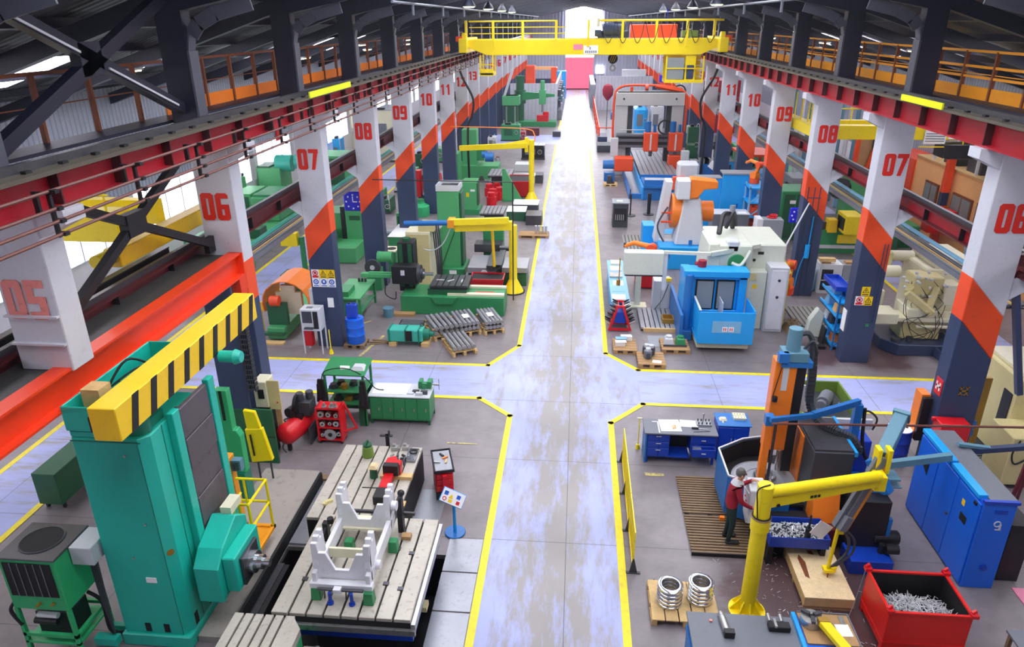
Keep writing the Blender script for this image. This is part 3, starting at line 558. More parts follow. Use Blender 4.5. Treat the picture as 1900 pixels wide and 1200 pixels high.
# yellow operator cage and panels
t = T('operator_cage', 'yellow railed operator cage beside the teal spindle head', 'cage', (-6.2, 10.9, .4), kind='thing')
Zc, Zt = .62, 1.72
t.part('floor_frame', 'orange_yellow', B(-6.55,-5.9,10.5,10.58,Zc-.06,Zc), B(-6.55,-5.9,11.3,11.38,Zc-.06,Zc), B(-6.55,-6.47,10.5,11.38,Zc-.06,Zc), B(-5.98,-5.9,10.5,11.38,Zc-.06,Zc), B(-6.5,-5.95,10.55,11.3,Zc-.05,Zc-.03))
t.part('lower_step', 'orange_yellow', B(-6.1,-5.85,10.38,10.52,.4,.72), B(-6.3,-5.9,10.42,10.5,.3,.45))
t.part('rail', 'yellow', [tube([(-6.55,11.34,z),(-5.94,11.34,z),(-5.94,10.54,z),(-6.25,10.54,z)], .028, 6) for z in (Zt,1.2)], tube([(-6.25,10.54,Zt-.15),(-6.25,10.9,Zt)], .025, 6))
for x, y in ((-5.94,11.34),(-5.94,10.54),(-6.25,10.54),(-6.12,10.54),(-6.4,11.34)): t.part('post', 'yellow', tube([(x,y,Zc),(x,y,Zt)], .028, 6))
t = T('control_pendant', 'orange yellow control pendant column behind the operator cage', 'control post', (-6.9, 11.7, .3), kind='thing')
t.part('post', 'orange_yellow', TB(-6.98,-6.74,11.6,11.8,.3,1.7,.02)); t.part('head', 'orange_yellow', B(-7.0,-6.76,11.55,11.8,1.7,2.02), bev=.015); t.part('screen', 'near_black', B(-6.94,-6.84,11.54,11.55,1.76,1.94)); t.part('button_box', 'steel_blue', B(-6.74,-6.55,11.6,11.75,1.7,1.95)); t.part('knob', 'dark_grey', [C((x,11.6,z),.03,-.03,'y',10) for x in (-6.69,-6.61) for z in (1.76,1.83,1.9)])
t = T('desk_cover', 'yellow pedal desk cover with black rod near the air compressor', 'machine cover', (-6.95, 13.4, .3), kind='thing')
t.part('body', 'yellow', prism([(-7.22,.75),(-6.72,.82),(-6.86,1.65),(-7.26,1.62)], 'y', 13.3, 13.42), bev=.01); t.part('upper', 'yellow', prism([(-7.22,1.62),(-6.9,1.66),(-6.98,2.06),(-7.24,2.1)], 'y', 13.32, 13.42), bev=.01); t.part('rod', 'black', bar((-7.12,13.28,.95),(-7.14,13.28,1.5),.03)); t.part('leg', 'dark_grey', [tube([(x,13.36,.3),(x,13.36,.8)], .025, 6) for x in (-7.1,-6.8)])
t = T('switch_cabinet', 'cream electric switch cabinet beside the cable chain', 'cabinet', (-7.4, 15.0, 0), kind='thing')
t.part('body', 'cream', B(-7.65,-7.32,14.75,15.2,1.35,2.05), bev=.015); t.part('door', 'beige', B(-7.31,-7.02,14.78,14.82,1.3,2.08)); t.part('stand', 'black', B(-7.6,-7.35,14.8,15.1,0,1.35)); t.part('side_board', 'wood', B(-7.34,-7.2,15.1,15.14,.5,1.3)); t.part('hole', 'black', B(-7.55,-7.4,14.74,14.75,1.6,1.85)); t.part('button', 'red', C((-7.1,14.78,1.5),.02,-.02,'y',8))
# air compressor
t = T('air_compressor', 'red air compressor with black motor on two wheels', 'compressor', (-7.1, 15.5, 0), kind='thing')
d0, d1 = Vector((-7.12,14.95,.46)), Vector((-6.76,16.1,.46)); dd = (d1-d0)
t.part('tank', 'red', lathe(d0, [(.0,-.13),(.16,-.11),(.25,-.03),(.28,.05),(.28,dd.length-.05),(.25,dd.length+.03),(.16,dd.length+.1),(0,dd.length+.12)], tuple(dd), 28))
t.part('motor', 'black', C((-7.12,15.35,.85),.15,.42,tuple(dd),20), B(-7.05,-6.8,15.35,15.75,.66,.8)); t.part('pump', 'dark_grey', B(-6.95,-6.6,15.5,15.9,.7,1.1), C((-6.9,15.62,1.1),.1,.22), C((-6.7,15.78,1.1),.1,.2), bev=.015); t.part('fan_guard', 'black', C((-7.0,15.55,1.05),.24,.08,'x',24))
t.part('wheel', 'rubber', C((-6.55,15.85,.16),.16,.07,tuple(Vector((1,-.36,0)))), C((-6.98,16.0,.16),.16,-.07,tuple(Vector((1,-.36,0))))); t.part('leg', 'black', B(-7.1,-7.02,14.95,15.05,0,.22)); t.part('pipe', 'dark_steel', cable([(-7.05,14.9,.45),(-7.15,14.8,.2),(-7.1,14.85,.02)], .02), cable([(-7.0,15.1,.66),(-7.2,15.2,.75),(-7.1,15.4,.7)], .02)); t.part('gauge', 'steel', C((-7.1,14.9,.66),.04,.02,'y',12))
# red tooling rack
t = T('tooling_rack', 'red tooling rack full of milling cutters beside the compressor', 'rack', (-6.1, 15.5, 0), kind='thing')
t.part('side', 'red', B(-6.42,-6.38,15.33,15.75,.08,1.05), B(-5.82,-5.78,15.33,15.75,.08,1.05)); t.part('shelf', 'red', [B(-6.4,-5.8,15.35,15.7,z,z+.05) for z in (.1,.45,.72,1.0)], B(-6.4,-5.8,15.68,15.7,.1,1.0)); t.part('rear_brace', 'red', bar((-5.78,15.7,1.0),(-5.6,16.0,.1),.05), bar((-5.78,15.5,.3),(-5.6,15.95,.15),.04))
t.part('caster', 'rubber', [C((x,y,.05),.05,.04,'x',10) for x in (-6.4,-5.84) for y in (15.4,15.68)])
for i, (x, z, r) in enumerate(((-6.3,.86,.09),(-6.1,.86,.07),(-5.9,.84,.06),(-6.28,.58,.07),(-6.08,.6,.05),(-5.92,.6,.08),(-6.1,.28,.16),(-5.88,.3,.06),(-6.3,.26,.05))):
    solo('milling_cutter', 'steel milling cutter in the red tooling rack', 'cutter', ['bright_steel','black'], lathe((x,15.34,z), [(r,0),(r,.1),(r*.6,.11),(r*.55,.2)], 'y', 18), C((x,15.33,z), r*.35, .02, 'y', 12, 1), group='milling cutters in the red rack')
for i, (x, r) in enumerate(((-6.2,.07),(-6.0,.09),(-5.9,.05))): solo('tool_holder', 'steel tool holder lying on top of the red rack', 'tool', 'steel', C((x,15.42,1.05),r*.6,.12,r2=r*.4), C((x,15.42,1.05),r,.03), group='tool holders on the red rack')
solo('steel_plate', 'dark steel plate leaning against the red tooling rack', 'plate', 'dark_steel', prism([(15.25,.02),(15.75,.02),(15.75,.5),(15.25,.5)], 'x', -6.62, -6.58))
# green bench with hooded stand
t = T('work_bench', 'long green cabinet bench with vice by the cross aisle', 'bench', (-4.6, 17, 0), kind='thing')
t.part('carcass', 'green', B(-5.35,-3.72,16.45,17.15,.12,.82), bev=.01); t.part('top', 'light_grey', B(-5.38,-3.7,16.42,17.2,.82,.86), bev=.01)
for k in range(5):
    x = -5.33+.32*k; dr = t.part('door', 'green', B(x,x+.3,16.43,16.45,.16,.78), bev=.008); t.part('handle', 'steel', B(x+.22,x+.25,16.41,16.43,.42,.52), par=dr)
t.part('leg', 'dark_green', [B(x,x+.06,y,y+.06,0,.12) for x in (-5.35,-3.78) for y in (16.45,17.09)])
solo('paper_sheet', 'large white drawing sheet spread on the green bench', 'paper', 'paper', B(-5.3,-4.35,16.55,17.15,.862,.868), bev=0)
t = T('bench_vice', 'green bench vice on the right end of the green bench', 'vice', (-3.9, 16.95, .86))
t.part('body', 'green', B(-4.1,-3.75,16.9,17.05,.86,1.02), C((-3.95,16.97,.86),.1,.12), bev=.01); t.part('jaw', 'green', B(-3.85,-3.72,16.86,17.1,.96,1.1), B(-4.08,-3.98,16.86,17.1,.96,1.1), bev=.01); t.part('screw', 'steel', C((-3.72,16.97,.98),.03,.2,'x',10)); t.part('handle', 'steel', tube([(-3.54,16.97,.82),(-3.54,16.97,1.14)], .012, 6))
for i, (x, y) in enumerate(((-4.25,16.6),(-4.12,16.7),(-4.0,16.55),(-3.88,16.62))): solo('hand_tool', 'small steel hand tool lying on the right end of the green bench', 'tool', 'dark_steel' if i % 2 else 'light_grey', B(x-.09,x+.09,y-.04,y+.05,.86,.9+.02*i), group='hand tools on the green bench')
t = T('hooded_stand', 'green open hooded stand draped with black jackets', 'stand', (-6.0, 16.6, 0), kind='thing')
t.part('canopy', 'green', prism([(16.25,1.5),(17.1,1.62),(17.1,1.66),(16.25,1.54)], 'x', -6.5, -5.35), bev=.005); t.part('post', 'green', [B(x,x+.06,y,y+.06,0,1.5 + (y>16.5)*.08) for x in (-6.48,-5.45) for y in (16.28,17.0)]); t.part('shelf', 'green', B(-6.45,-5.4,16.3,17.05,.62,.66), B(-6.45,-5.4,16.3,17.05,.98,1.01)); t.part('back', 'dark_green', B(-5.6,-5.42,16.28,16.34,.0,.6), B(-6.45,-5.42,17.02,17.05,.1,1.0))
solo('paper_sheet', 'white paper sheet on the green canopy', 'paper', 'paper', rot(B(-6.1,-5.85,16.5,16.8,1.56,1.6), .3, (-6,16.6,1.6))); solo('cloth', 'crumpled grey pink cloth on the green canopy', 'cloth', 'light_grey', TB(-5.8,-5.4,16.45,16.8,1.56,1.66,.08))
solo('cable', 'black cable looping over the green canopy', 'cable', 'rubber', cable([(-6.5,16.2,1.4),(-6.4,16.3,1.62),(-5.9,16.4,1.66),(-5.4,16.3,1.5),(-5.2,16.6,1.0),(-5.0,16.7,.9)], .015))
for lab, x0, x1, y, zz in (('black jacket hung on the left post of the green stand', -6.66, -6.42, 16.22, .75), ('dark jacket hung on the right post of the green stand', -5.52, -5.3, 16.2, .6)):
    solo('jacket', lab, 'jacket', 'rubber', TB(x0-.03,x1+.03,y-.06,y+.06,zz,1.42,.07,0,.03), TB(x0,x0+.12,y-.08,y+.02,zz+.1,1.3,.02), bev=.02)
for i, (x, y, z) in enumerate(((-6.3,16.5,1.01),(-6.15,16.7,1.01),(-6.0,16.5,1.01),(-5.8,16.7,1.01),(-6.2,16.5,.66),(-5.9,16.5,.66),(-5.7,16.6,.66))): solo('machine_part', 'dark machine part stored in the green hooded stand', 'part', ['dark_steel','black','brass'][i%3], C((x,y,z),.09,.14,n=12), B(x-.12,x+.1,y-.05,y+.05,z,z+.08), group='parts in the hooded stand')
# floor bed with slots (far), with tooling
t = T('slotted_bed', 'long slotted cast iron floor bed with red tooling at its end', 'machine bed', (-4.25, 12.6, 0), kind='thing')
def tslots(x0, x1, y0, y1, z0, z1, n, ch=0):
    w = (x1-x0)/n; out = []
    for k in range(n): out.append(B(x0+k*w+(.018 if k else 0), x0+(k+1)*w-(.018 if k<n-1 else 0), y0, y1, z1-.07, z1, 0))
    return [B(x0,x1,y0,y1,z0,z1-.07,1)] + out
t.part('bed', ['cast','near_black'], tslots(-5.2,-3.38,11.3,13.98,.0,.9,7), bev=.006)
t = T('rotary_table', 'pale slotted steel work table under the white frame', 'machine table', (-3.65, 10, 0), kind='thing')
def tt(x0,x1,y0,y1,z0,z1,n):
    return tslots(x0,x1,y0,y1,z0,z1,n)
t.part('table', ['cast','near_black'], tt(-4.86,-2.5,8.72,11.3,.72,1.0,8), bev=.008); t.part('rim', 'steel', B(-2.5,-2.42,8.7,11.28,.78,.92), B(-4.86,-2.42,8.66,8.72,.7,.82), bev=.005)
t.part('skirt', 'royal', B(-4.6,-2.5,8.8,11.2,.45,.72)); t.part('pedestal', 'black', B(-4.3,-2.9,9.1,11,-1.1,.45)); t.part('slot_nut', 'dark_steel', [B(x-.05,x+.05,y-.04,y+.04,1.0,1.02) for x, y in ((-2.82,10.3),(-3.1,10.4),(-2.82,9.4),(-3.1,9.5),(-4.55,9.5))])
# tee slot plate, lowest left
t = T('slotted_plate', 'slotted plate with green edge at the bottom of the picture', 'machine table', (-4.85, 8.1, 0), kind='thing')
t.part('plate', ['cast','near_black'], tslots(-5.45,-4.42,7.2,8.66,.85,1.0,6), bev=.006); t.part('body', 'bright_green', prism([(-5.4,7.2),(-4.24,7.2),(-4.24,8.4),(-4.44,8.64),(-5.4,8.64)], 'z', .4, .86), bev=.01); t.part('corner', 'cast', prism([(-4.42,7.2),(-4.24,7.2),(-4.24,8.4),(-4.42,8.62)], 'z', .86, 1.0)); t.part('leg', 'black', B(-5.2,-4.5,7.4,8.4,-1.1,.4))
solo('steel_bar', 'pair of bright clamping bars lying by the slotted plate', 'bar', 'bright_steel', B(-4.2,-3.6,8.3,8.36,.62,.68), B(-4.2,-3.6,8.2,8.26,.62,.68), C((-3.95,8.28,.68),.05,.06), B(-4.0,-3.85,8.22,8.34,-1.1,.62))
# white welded frame on green supports
t = T('welded_frame', 'white welded steel frame with four notched posts on the table', 'frame', (-3.75, 10, 1.25))
for y in (9.2, 10.55):
    w_ = 1.0; x0 = -4.24; 
    t.part('end_plate', 'white', prism([(x0,1.32),(x0+w_,1.32),(x0+w_,1.72),(x0+w_,2.05),(x0+w_-.1,2.05),(x0+w_-.12,1.86),(x0+w_-.24,1.86),(x0+w_-.38,1.52),(x0+.38,1.52),(x0+.24,1.86),(x0+.12,1.86),(x0+.1,2.05),(x0,2.05)], 'y', y, y+.06), bev=.006)
    for xx in (x0, x0+w_-.1):
        t.part('notched_post', 'white', prism([(y-.02,1.6),(y+.4,1.6),(y+.36,2.1),(y+.28,2.1),(y+.27,2.0),(y+.2,2.0),(y+.19,2.1),(y+.12,2.1),(y+.11,2.0),(y+.04,2.0)], 'x', xx, xx+.1), bev=.006)
for x in (-4.24, -3.32): t.part('side_rail', 'white', B(x,x+.08,9.1,11.05,1.26,1.52), bev=.006)
t.part('cross_plate', 'cream', B(-4.16,-3.32,9.75,9.8,1.3,1.5), B(-4.16,-3.32,10.5,10.9,1.3,1.34), bev=.004); t.part('bottom_rail', 'white', B(-4.28,-3.2,9.05,9.18,1.24,1.34), B(-3.85,-3.72,8.95,9.2,1.24,1.32), bev=.004)
t.part('boss', 'white', C((-3.24,9.5,1.42),.08,.08,'x'), C((-3.24,10.7,1.75),.09,.1,'x'))
for i, (x, y, z, lab) in enumerate(((-4.2,9.1,.24,'green block under the front left corner of the white frame'), (-3.28,9.05,.24,'green block under the front right corner of the white frame'), (-4.0,10.3,.24,'green block inside the white frame'), (-3.18,10.35,.24,'green block under the right side rail of the white frame'))):
    solo('support_block', lab, 'support', 'green', TB(x-.08,x+.1,y-.08,y+.1,1.0,1.24,.015), bev=.01)
for i, x in enumerate((-3.92, -3.55)):
    q = T('clamp_jack', ('left' if i == 0 else 'right') + ' of two blue screw jacks under the white frame', 'jack', (x, 8.98, 1.0)); q.part('screw', 'royal', C((x,8.98,1.0),.03,.24,n=10), C((x,8.98,1.0),.055,.03)); q.part('clamp_bar', 'dark_steel', tube([(x-.22,9.02,1.26),(x+.2,9.02,1.26)], .025, 8)); q.part('stay', 'dark_steel', bar((x-.1,9.03,1.25),(x-.14,9.1,1.0),.02))
t = T('clamp', 'black clamp bolted on the right side of the white frame', 'clamp', (-3.0,10.9,.92)); t.part('body', 'black', B(-3.2,-3.1,10.85,11.0,1.0,1.75), ball((-3.12,10.95,1.85),.07)); t.part('bar', 'dark_steel', B(-4.3,-2.9,11.0,11.05,1.3,1.36))
t = T('clamp', 'black clamp bolted on the left side of the white frame', 'clamp', (-4.5,10.6,.95)); t.part('body', 'black', B(-4.55,-4.45,10.5,10.62,1.0,1.4), C((-4.4,10.56,1.4),.06,.1)); t.part('bar', 'dark_steel', bar((-4.6,10.2,1.02),(-4.45,10.6,1.4),.03))
solo('wood_block', 'small orange wooden block on the pale table behind the frame', 'block', 'carton', B(-3.1,-2.92,10.65,10.78,1.0,1.08)); 
solo('bearing', 'dark round gear piece behind the white frame', 'gear', 'dark_steel', C((-3.62,11.05,1.0),.09,.3,n=16), ring((-3.62,11.05,1.3),.08,.03,n=14))
# red tooling and stands on the far bed
t = T('screw_jack', 'small dark green machine jack on the slotted bed', 'jack', (-4.55,13.55,.9)); t.part('body', 'olive', C((-4.55,13.55,.9),.14,.26,r2=.11), bev=.01); t.part('cap', 'dark_green', C((-4.55,13.55,1.16),.1,.06), ring((-4.55,13.55,1.24),.07,.015,'x',12))
t = T('support_stand', 'black three-legged support stand behind the slotted bed', 'stand', (-4.25,14.15,0)); t.part('column', 'black', C((-4.25,14.15,.3),.05,.8,n=10)); t.part('head', 'dark_steel', B(-4.42,-4.12,14.12,14.18,1.06,1.1), C((-4.2,14.15,1.1),.025,.12)); t.part('leg', 'black', [bar((-4.25,14.15,.5),(-4.25+.2*c,14.15+.2*s,.0),.04) for c, s in ((1,0),(-.5,.8),(-.5,-.8))])
t = T('oil_can', 'green can with cloth on top standing on the slotted bed', 'can', (-4.2,12.75,.9)); t.part('can', 'dark_green', C((-4.2,12.75,.9),.09,.25,r2=.08)); t.part('rag', 'osb', TB(-4.3,-4.1,12.65,12.88,1.15,1.22,.05))
t = T('red_tooling', 'red and black tool slide lying on wooden blocks of the bed', 'tool slide', (-3.8,12.4,.9))
t.part('slide', 'red', B(-3.92,-3.72,12.1,12.75,.98,1.12), B(-3.95,-3.6,12.75,12.95,.98,1.24), rot(B(-3.9,-3.7,12.85,13.1,1.1,1.22), .5, (-3.8,12.95,1.2)), bev=.01); t.part('block', 'black', B(-3.95,-3.68,11.75,12.1,.92,1.12), B(-3.95,-3.62,12.6,12.75,1.05,1.3), bev=.01); t.part('wheel', 'dark_steel', ring((-3.55,12.95,1.2),.09,.02,'x',14)); 
solo('timber', 'wooden timber under the red tool slide', 'timber', 'wood', B(-4.05,-3.35,12.68,12.84,.9,.98)); solo('timber', 'short wooden board under the black end of the red slide', 'timber', 'wood', B(-3.9,-3.3,11.75,11.92,.9,.94))
for i, (x, y) in enumerate(((-4.0,13.85),(-3.75,13.88))): solo('steel_block', ('left' if not i else 'right') + ' of two small steel blocks at the far edge of the bed', 'block', 'steel', B(x-.08,x+.08,y-.06,y+.06,.9,1.0), B(x-.06,x+.02,y-.02,y+.04,1.0,1.05), bev=.005)
for i in range(9): 
    x, y = -4.0+.13*(i%3), 13.35+.12*(i//3); solo('socket_tool', 'small steel clamping tool on a board by the red slide', 'tool', ['steel','dark_steel','black'][i%3], rot(B(x-.05,x+.05,y-.02,y+.02,.9,.94), i*.7, (x,y,.9)), group='clamping tools on the slotted bed')
t = T('tool_tray', 'black and white tool tray on the far right end of the bed', 'tray', (-3.55,13.7,.9)); t.part('tray', 'plate_steel', tray(-3.66,-3.42,13.35,13.85,.9,.96,.01)); t.part('ring_spanner', 'black', ring((-3.53,13.72,.95),.08,.02,n=16)); t.part('wrench', 'bright_steel', [rot(B(-3.62,-3.46,13.4+.05*k,13.42+.05*k,.92,.94), .2*k, (-3.54,13.42,0)) for k in range(4)])
solo('spanner', 'long thin rod lying across the slotted bed', 'rod', 'dark_steel', tube([(-4.35,12.35,.91),(-3.98,12.35,.91)], .01, 6)); solo('clamp_shoe', 'small beige clamp shoe on the left of the slotted bed', 'clamp shoe', 'beige', rot(B(-4.98,-4.82,11.75,11.83,.9,.96), .7, (-4.9,11.8,.9)), C((-4.95,11.72,.9),.05,.05,n=10))
# red tool trolley, sign stand, floor plates
t = T('tool_trolley', 'red tool trolley with black tray top beside the slotted bed', 'trolley', (-2.85,13.6,0), -.0)
a_ = .28; c_ = (-2.85,13.6,0); RT = lambda s: rot(s, a_, c_)
t.part('body', 'red', RT(B(-3.05,-2.65,13.2,14.0,.25,.78)), bev=.02); t.part('base', 'black', RT(B(-3.05,-2.65,13.2,14.0,.1,.25))); t.part('top_tray', 'black', RT(tray(-3.08,-2.62,13.15,14.05,.78,.86,.03)), bev=.01); t.part('liner', 'plate_steel', RT(B(-3.04,-2.66,13.2,14.0,.79,.83)))
for k in range(3): t.part('drawer', 'red', RT(B(-3.02,-2.68,13.18,13.2,.3+.15*k,.42+.15*k)), bev=.005)
t.part('push_handle', 'red', RT(B(-2.9,-2.8,13.08,13.16,.25,.75))); t.part('wheel', 'rubber', [RT(C((x,y,.07),.07,.05,'x',12)) for x in (-3.05,-2.7) for y in (13.3,13.9)])
for i, (x, y) in enumerate(((-2.95,13.5),(-2.8,13.7),(-2.75,13.55),(-2.9,13.8))): solo('hand_tool', 'small tool lying in the red trolley tray', 'tool', ['steel','orange','wood','black'][i], rot(B(x-.07,x+.07,y-.02,y+.02,.832,.86), i*.8, (x,y,0)), group='tools in the trolley tray')
t = T('sign_stand', 'blue sign stand with round foot and tilted picture board', 'sign', (-2.35,12.15,0)); t.part('base', 'mid_blue', C((-2.35,12.15,0),.22,.04,n=32), bev=.008); t.part('post', 'sky_blue', C((-2.35,12.15,.04),.035,.85,n=12))
bd = t.part('board', 'sky_blue', rot(rot(B(-2.6,-2.1,12.02,12.1,.82,1.12), -R(35), (-2.35,12.06,.97), 'X'), R(25), (-2.35,12.06,.97), 'Y'), bev=.006)
BR = lambda s: rot(rot(s, -R(35), (-2.35,12.06,.97), 'X'), R(25), (-2.35,12.06,.97), 'Y')
t.part('poster', 'sign_white', BR(B(-2.59,-2.11,12.014,12.02,.83,1.11)), par=bd); t.part('pictogram', 'sign_blue', BR(B(-2.55,-2.47,12.008,12.014,.98,1.06)), BR(B(-2.28,-2.2,12.008,12.014,.98,1.06)), par=bd); t.part('pictogram', 'hazard_yellow', BR(prism([(-2.44,.94),(-2.34,.94),(-2.39,1.03)], 'y', 12.008, 12.014)), BR(B(-2.42,-2.34,12.008,12.014,.86,.92)), par=bd); t.part('pictogram', 'sign_red', BR(ring((-2.51,12.012,.9),.035,.008,'y',14)), BR(B(-2.25,-2.18,12.008,12.014,.87,.94)), par=bd)
for i, (x0, x1, y0, y1) in enumerate(((-2.42,-1.72,10.98,11.95),(-2.42,-1.72,9.95,10.94),(-2.42,-1.72,7.6,9.91))): solo('floor_plate', ['farthest','middle','nearest'][i] + ' of three grey steel floor plates beside the aisle', 'plate', 'plate_steel', B(x0,x1,y0,y1,.0,.02))
solo('floor_strip', 'smooth grey floor strip right of the slotted bed', 'strip', 'plate_steel', B(-3.36,-2.75,11.5,13.6,0,.012)); solo('floor_strip', 'grey steel cover between slab and slotted bed', 'strip', 'plate_steel', B(-5.74,-5.24,11.5,13.5,0,.05))
for k, (y, m_) in enumerate(((9.6,'beige'),(10.2,'wood'),(10.7,'white'))): solo('cable_duct', ['beige channel','wooden channel','small white box'][k] + ' in the pit right of the pale table', 'duct', m_, B(-2.44,-2.3,y,y+.3,-.2,-.05) if k else B(-2.6,-2.44,y,y+.2,.3,.4))
# ================================================================== right foreground
def drum(name, lab, x, y, z0, r, h, mat, lid=None, group=None):
    t = T(name, lab, 'barrel', (x, y, z0), group=group)
    t.part('shell', mat, lathe((x,y,z0), [(r*.97,0),(r,.02),(r,h*.32),(r*1.03,h*.335),(r,h*.35),(r,h*.65),(r*1.03,h*.665),(r,h*.68),(r,h-.03),(r*1.02,h-.015),(r,h)], n=28))
    t.part('lid', lid or mat, C((x,y,z0+h-.02),r*.95,.025,n=28)); t.part('bung', 'dark_grey', C((x+r*.55,y,z0+h),.03,.02,n=10)); return t
def pallet(x0, x1, y0, y1, lab, z0=0., mat='wood', group=None, alongx=True):
    t = T('pallet', lab, 'pallet', ((x0+x1)/2,(y0+y1)/2,z0), group=group)
    for k in range(5):
        w = (y1-y0)/5
        t.part('top_board', mat, B(x0,x1,y0+k*w+.01,y0+(k+1)*w-.01,z0+.12,z0+.145) if alongx else B(x0+k*(x1-x0)/5+.01,x0+(k+1)*(x1-x0)/5-.01,y0,y1,z0+.12,z0+.145))
    for k in range(3):
        y = y0+k*(y1-y0-.1)/2; x = x0+k*(x1-x0-.1)/2
        t.part('runner', mat, B(x0,x1,y,y+.1,z0,z0+.02) if alongx else B(x,x+.1,y0,y1,z0,z0+.02)); t.part('block', mat, [B(x0+j*(x1-x0-.14)/2,x0+j*(x1-x0-.14)/2+.14,y,y+.1,z0+.02,z0+.12) if alongx else B(x,x+.1,y0+j*(y1-y0-.14)/2,y0+j*(y1-y0-.14)/2+.14,z0+.02,z0+.12) for j in range(3)])
    return t
# blue work bench and cupboard
t = T('work_bench', 'blue work bench with grey top, papers and open lower drawer', 'bench', (2.72,15.45,0))
t.part('top', 'mid_grey', B(1.83,3.58,15.08,15.78,.83,.87), bev=.008); t.part('side', 'mid_blue', B(1.86,1.9,15.12,15.75,.0,.83)); t.part('back', 'royal', B(1.9,3.55,15.72,15.75,.1,.83))
t.part('left_case', 'royal', B(1.9,2.45,15.15,15.72,.16,.83), bev=.008); t.part('right_case', 'royal', B(2.95,3.55,15.15,15.72,.3,.83), bev=.008); t.part('shelf', 'royal', B(2.45,2.95,15.15,15.72,.16,.2)); t.part('recess', 'near_black', B(2.45,2.95,15.6,15.62,.2,.8))
for z0, z1 in ((.2,.42),(.44,.6),(.62,.8)): d_ = t.part('drawer', 'royal', B(1.92,2.18,15.13,15.15,z0,z1), bev=.005); d_ = t.part('drawer', 'royal', B(2.2,2.44,15.13,15.15,z0,z1), bev=.005); t.part('handle', 'light_grey', B(2.12,2.24,15.115,15.13,z1-.05,z1-.035), par=d_)
d_ = t.part('drawer', 'royal', B(2.97,3.53,15.12,15.15,.6,.8), bev=.005); t.part('handle', 'light_grey', B(3.2,3.3,15.1,15.12,.68,.7), par=d_)
d_ = t.part('open_drawer', 'royal', tray(2.97,3.53,14.98,15.15,.3,.52,.015), bev=.005); t.part('handle', 'light_grey', B(3.2,3.3,14.96,14.98,.4,.42), par=d_); t.part('contents', 'plate_steel', B(3.0,3.2,15.0,15.14,.46,.5), par=d_); t.part('leg', 'royal', B(1.88,1.94,15.15,15.2,0,.16), B(3.48,3.54,15.15,15.2,0,.3))
for i, (x0,x1,y0,y1,a) in enumerate(((2.22,2.72,15.2,15.75,.05),(2.72,3.15,15.42,15.75,-.06))): solo('paper_sheet', ['large white drawing lying on the left of the blue bench top','smaller white paper sheet in the middle of the blue bench top'][i], 'paper', 'paper', rot(B(x0,x1,y0,y1,.872+i*.003,.876+i*.003), a, ((x0+x1)/2,15.5,0)))
solo('hex_key', 'white bent hexagon key lying on the left of the blue bench', 'key', 'white', B(2.05,2.2,15.6,15.63,.87,.885), B(2.17,2.2,15.1,15.63,.87,.885)); solo('screwdriver', 'black screwdriver on the blue bench top', 'screwdriver', ['black','steel'], C((2.98,15.36,.89),.03,.16,'x',10), C((3.14,15.35,.89),.008,.22,(1,-.12,0),8,1))
solo('clamp_piece', 'small brass pieces on the drawing of the blue bench', 'workpiece', 'wood', B(2.52,2.56,15.3,15.45,.878,.9), B(2.58,2.61,15.33,15.48,.878,.9)); solo('needle_file', 'thin rod at the front edge of the blue bench', 'rod', 'dark_steel', tube([(3.0,15.2,.88),(3.4,15.26,.88)], .007, 6))
t = T('indexing_jig', 'small grey drilled steel jig with upright on the blue bench', 'jig', (3.35,15.6,.87)); t.part('plate', 'plate_steel', B(3.12,3.48,15.48,15.72,.87,.92), bev=.004); t.part('upright', 'steel', C((3.28,15.62,.92),.018,.2,n=10), ball((3.28,15.62,1.14),.03)); t.part('stud', 'dark_steel', [C((x,y,.92),.018,.05,n=8) for x in (3.17,3.25,3.36,3.44) for y in (15.52,15.68)])
t = T('cupboard', 'blue two-door cupboard right of the blue work bench', 'cupboard', (4.0,15.65,0)); t.part('carcass', 'royal', B(3.62,4.36,15.36,15.95,.02,.98), bev=.008); t.part('top', 'mid_blue', B(3.6,4.4,15.34,15.97,.98,1.0)); 
for x in (3.64,4.0): d_ = t.part('door', 'royal', B(x,x+.34,15.34,15.36,.06,.94), bev=.006); t.part('handle', 'light_grey', B(x+(.3 if x<3.9 else .03),x+(.31 if x<3.9 else .04),15.32,15.34,.55,.65), par=d_)
for i in range(2): solo('parts_tray', ['front','rear'][i] + ' cream parts tray with round holes on the blue cupboard', 'tray', ['cream','near_black'], B(4.02,4.32,15.62+.15*i,15.75+.15*i,1.0,1.06,0), [C((4.07+.07*k,15.685+.15*i,1.056),.015,.006,n=8,mi=1) for k in range(4)])
solo('glove', 'cream work glove lying on the blue cupboard', 'glove', 'cream', TB(3.66,3.86,15.55,15.72,1.0,1.06,.04), TB(3.72,3.76,15.44,15.56,1.0,1.03,.01), bev=.01)
t = T('marker_stick', 'yellow upright stick with weight beside the blue bench', 'stick', (1.76,15.75,0)); t.part('rod', 'yellow', C((1.76,15.75,.03),.014,.85,n=8)); t.part('weight', 'yellow', C((1.76,15.75,0),.06,.12,n=14,r2=.04)); t.part('top', 'cream', B(1.7,1.82,15.73,15.77,.86,.89))
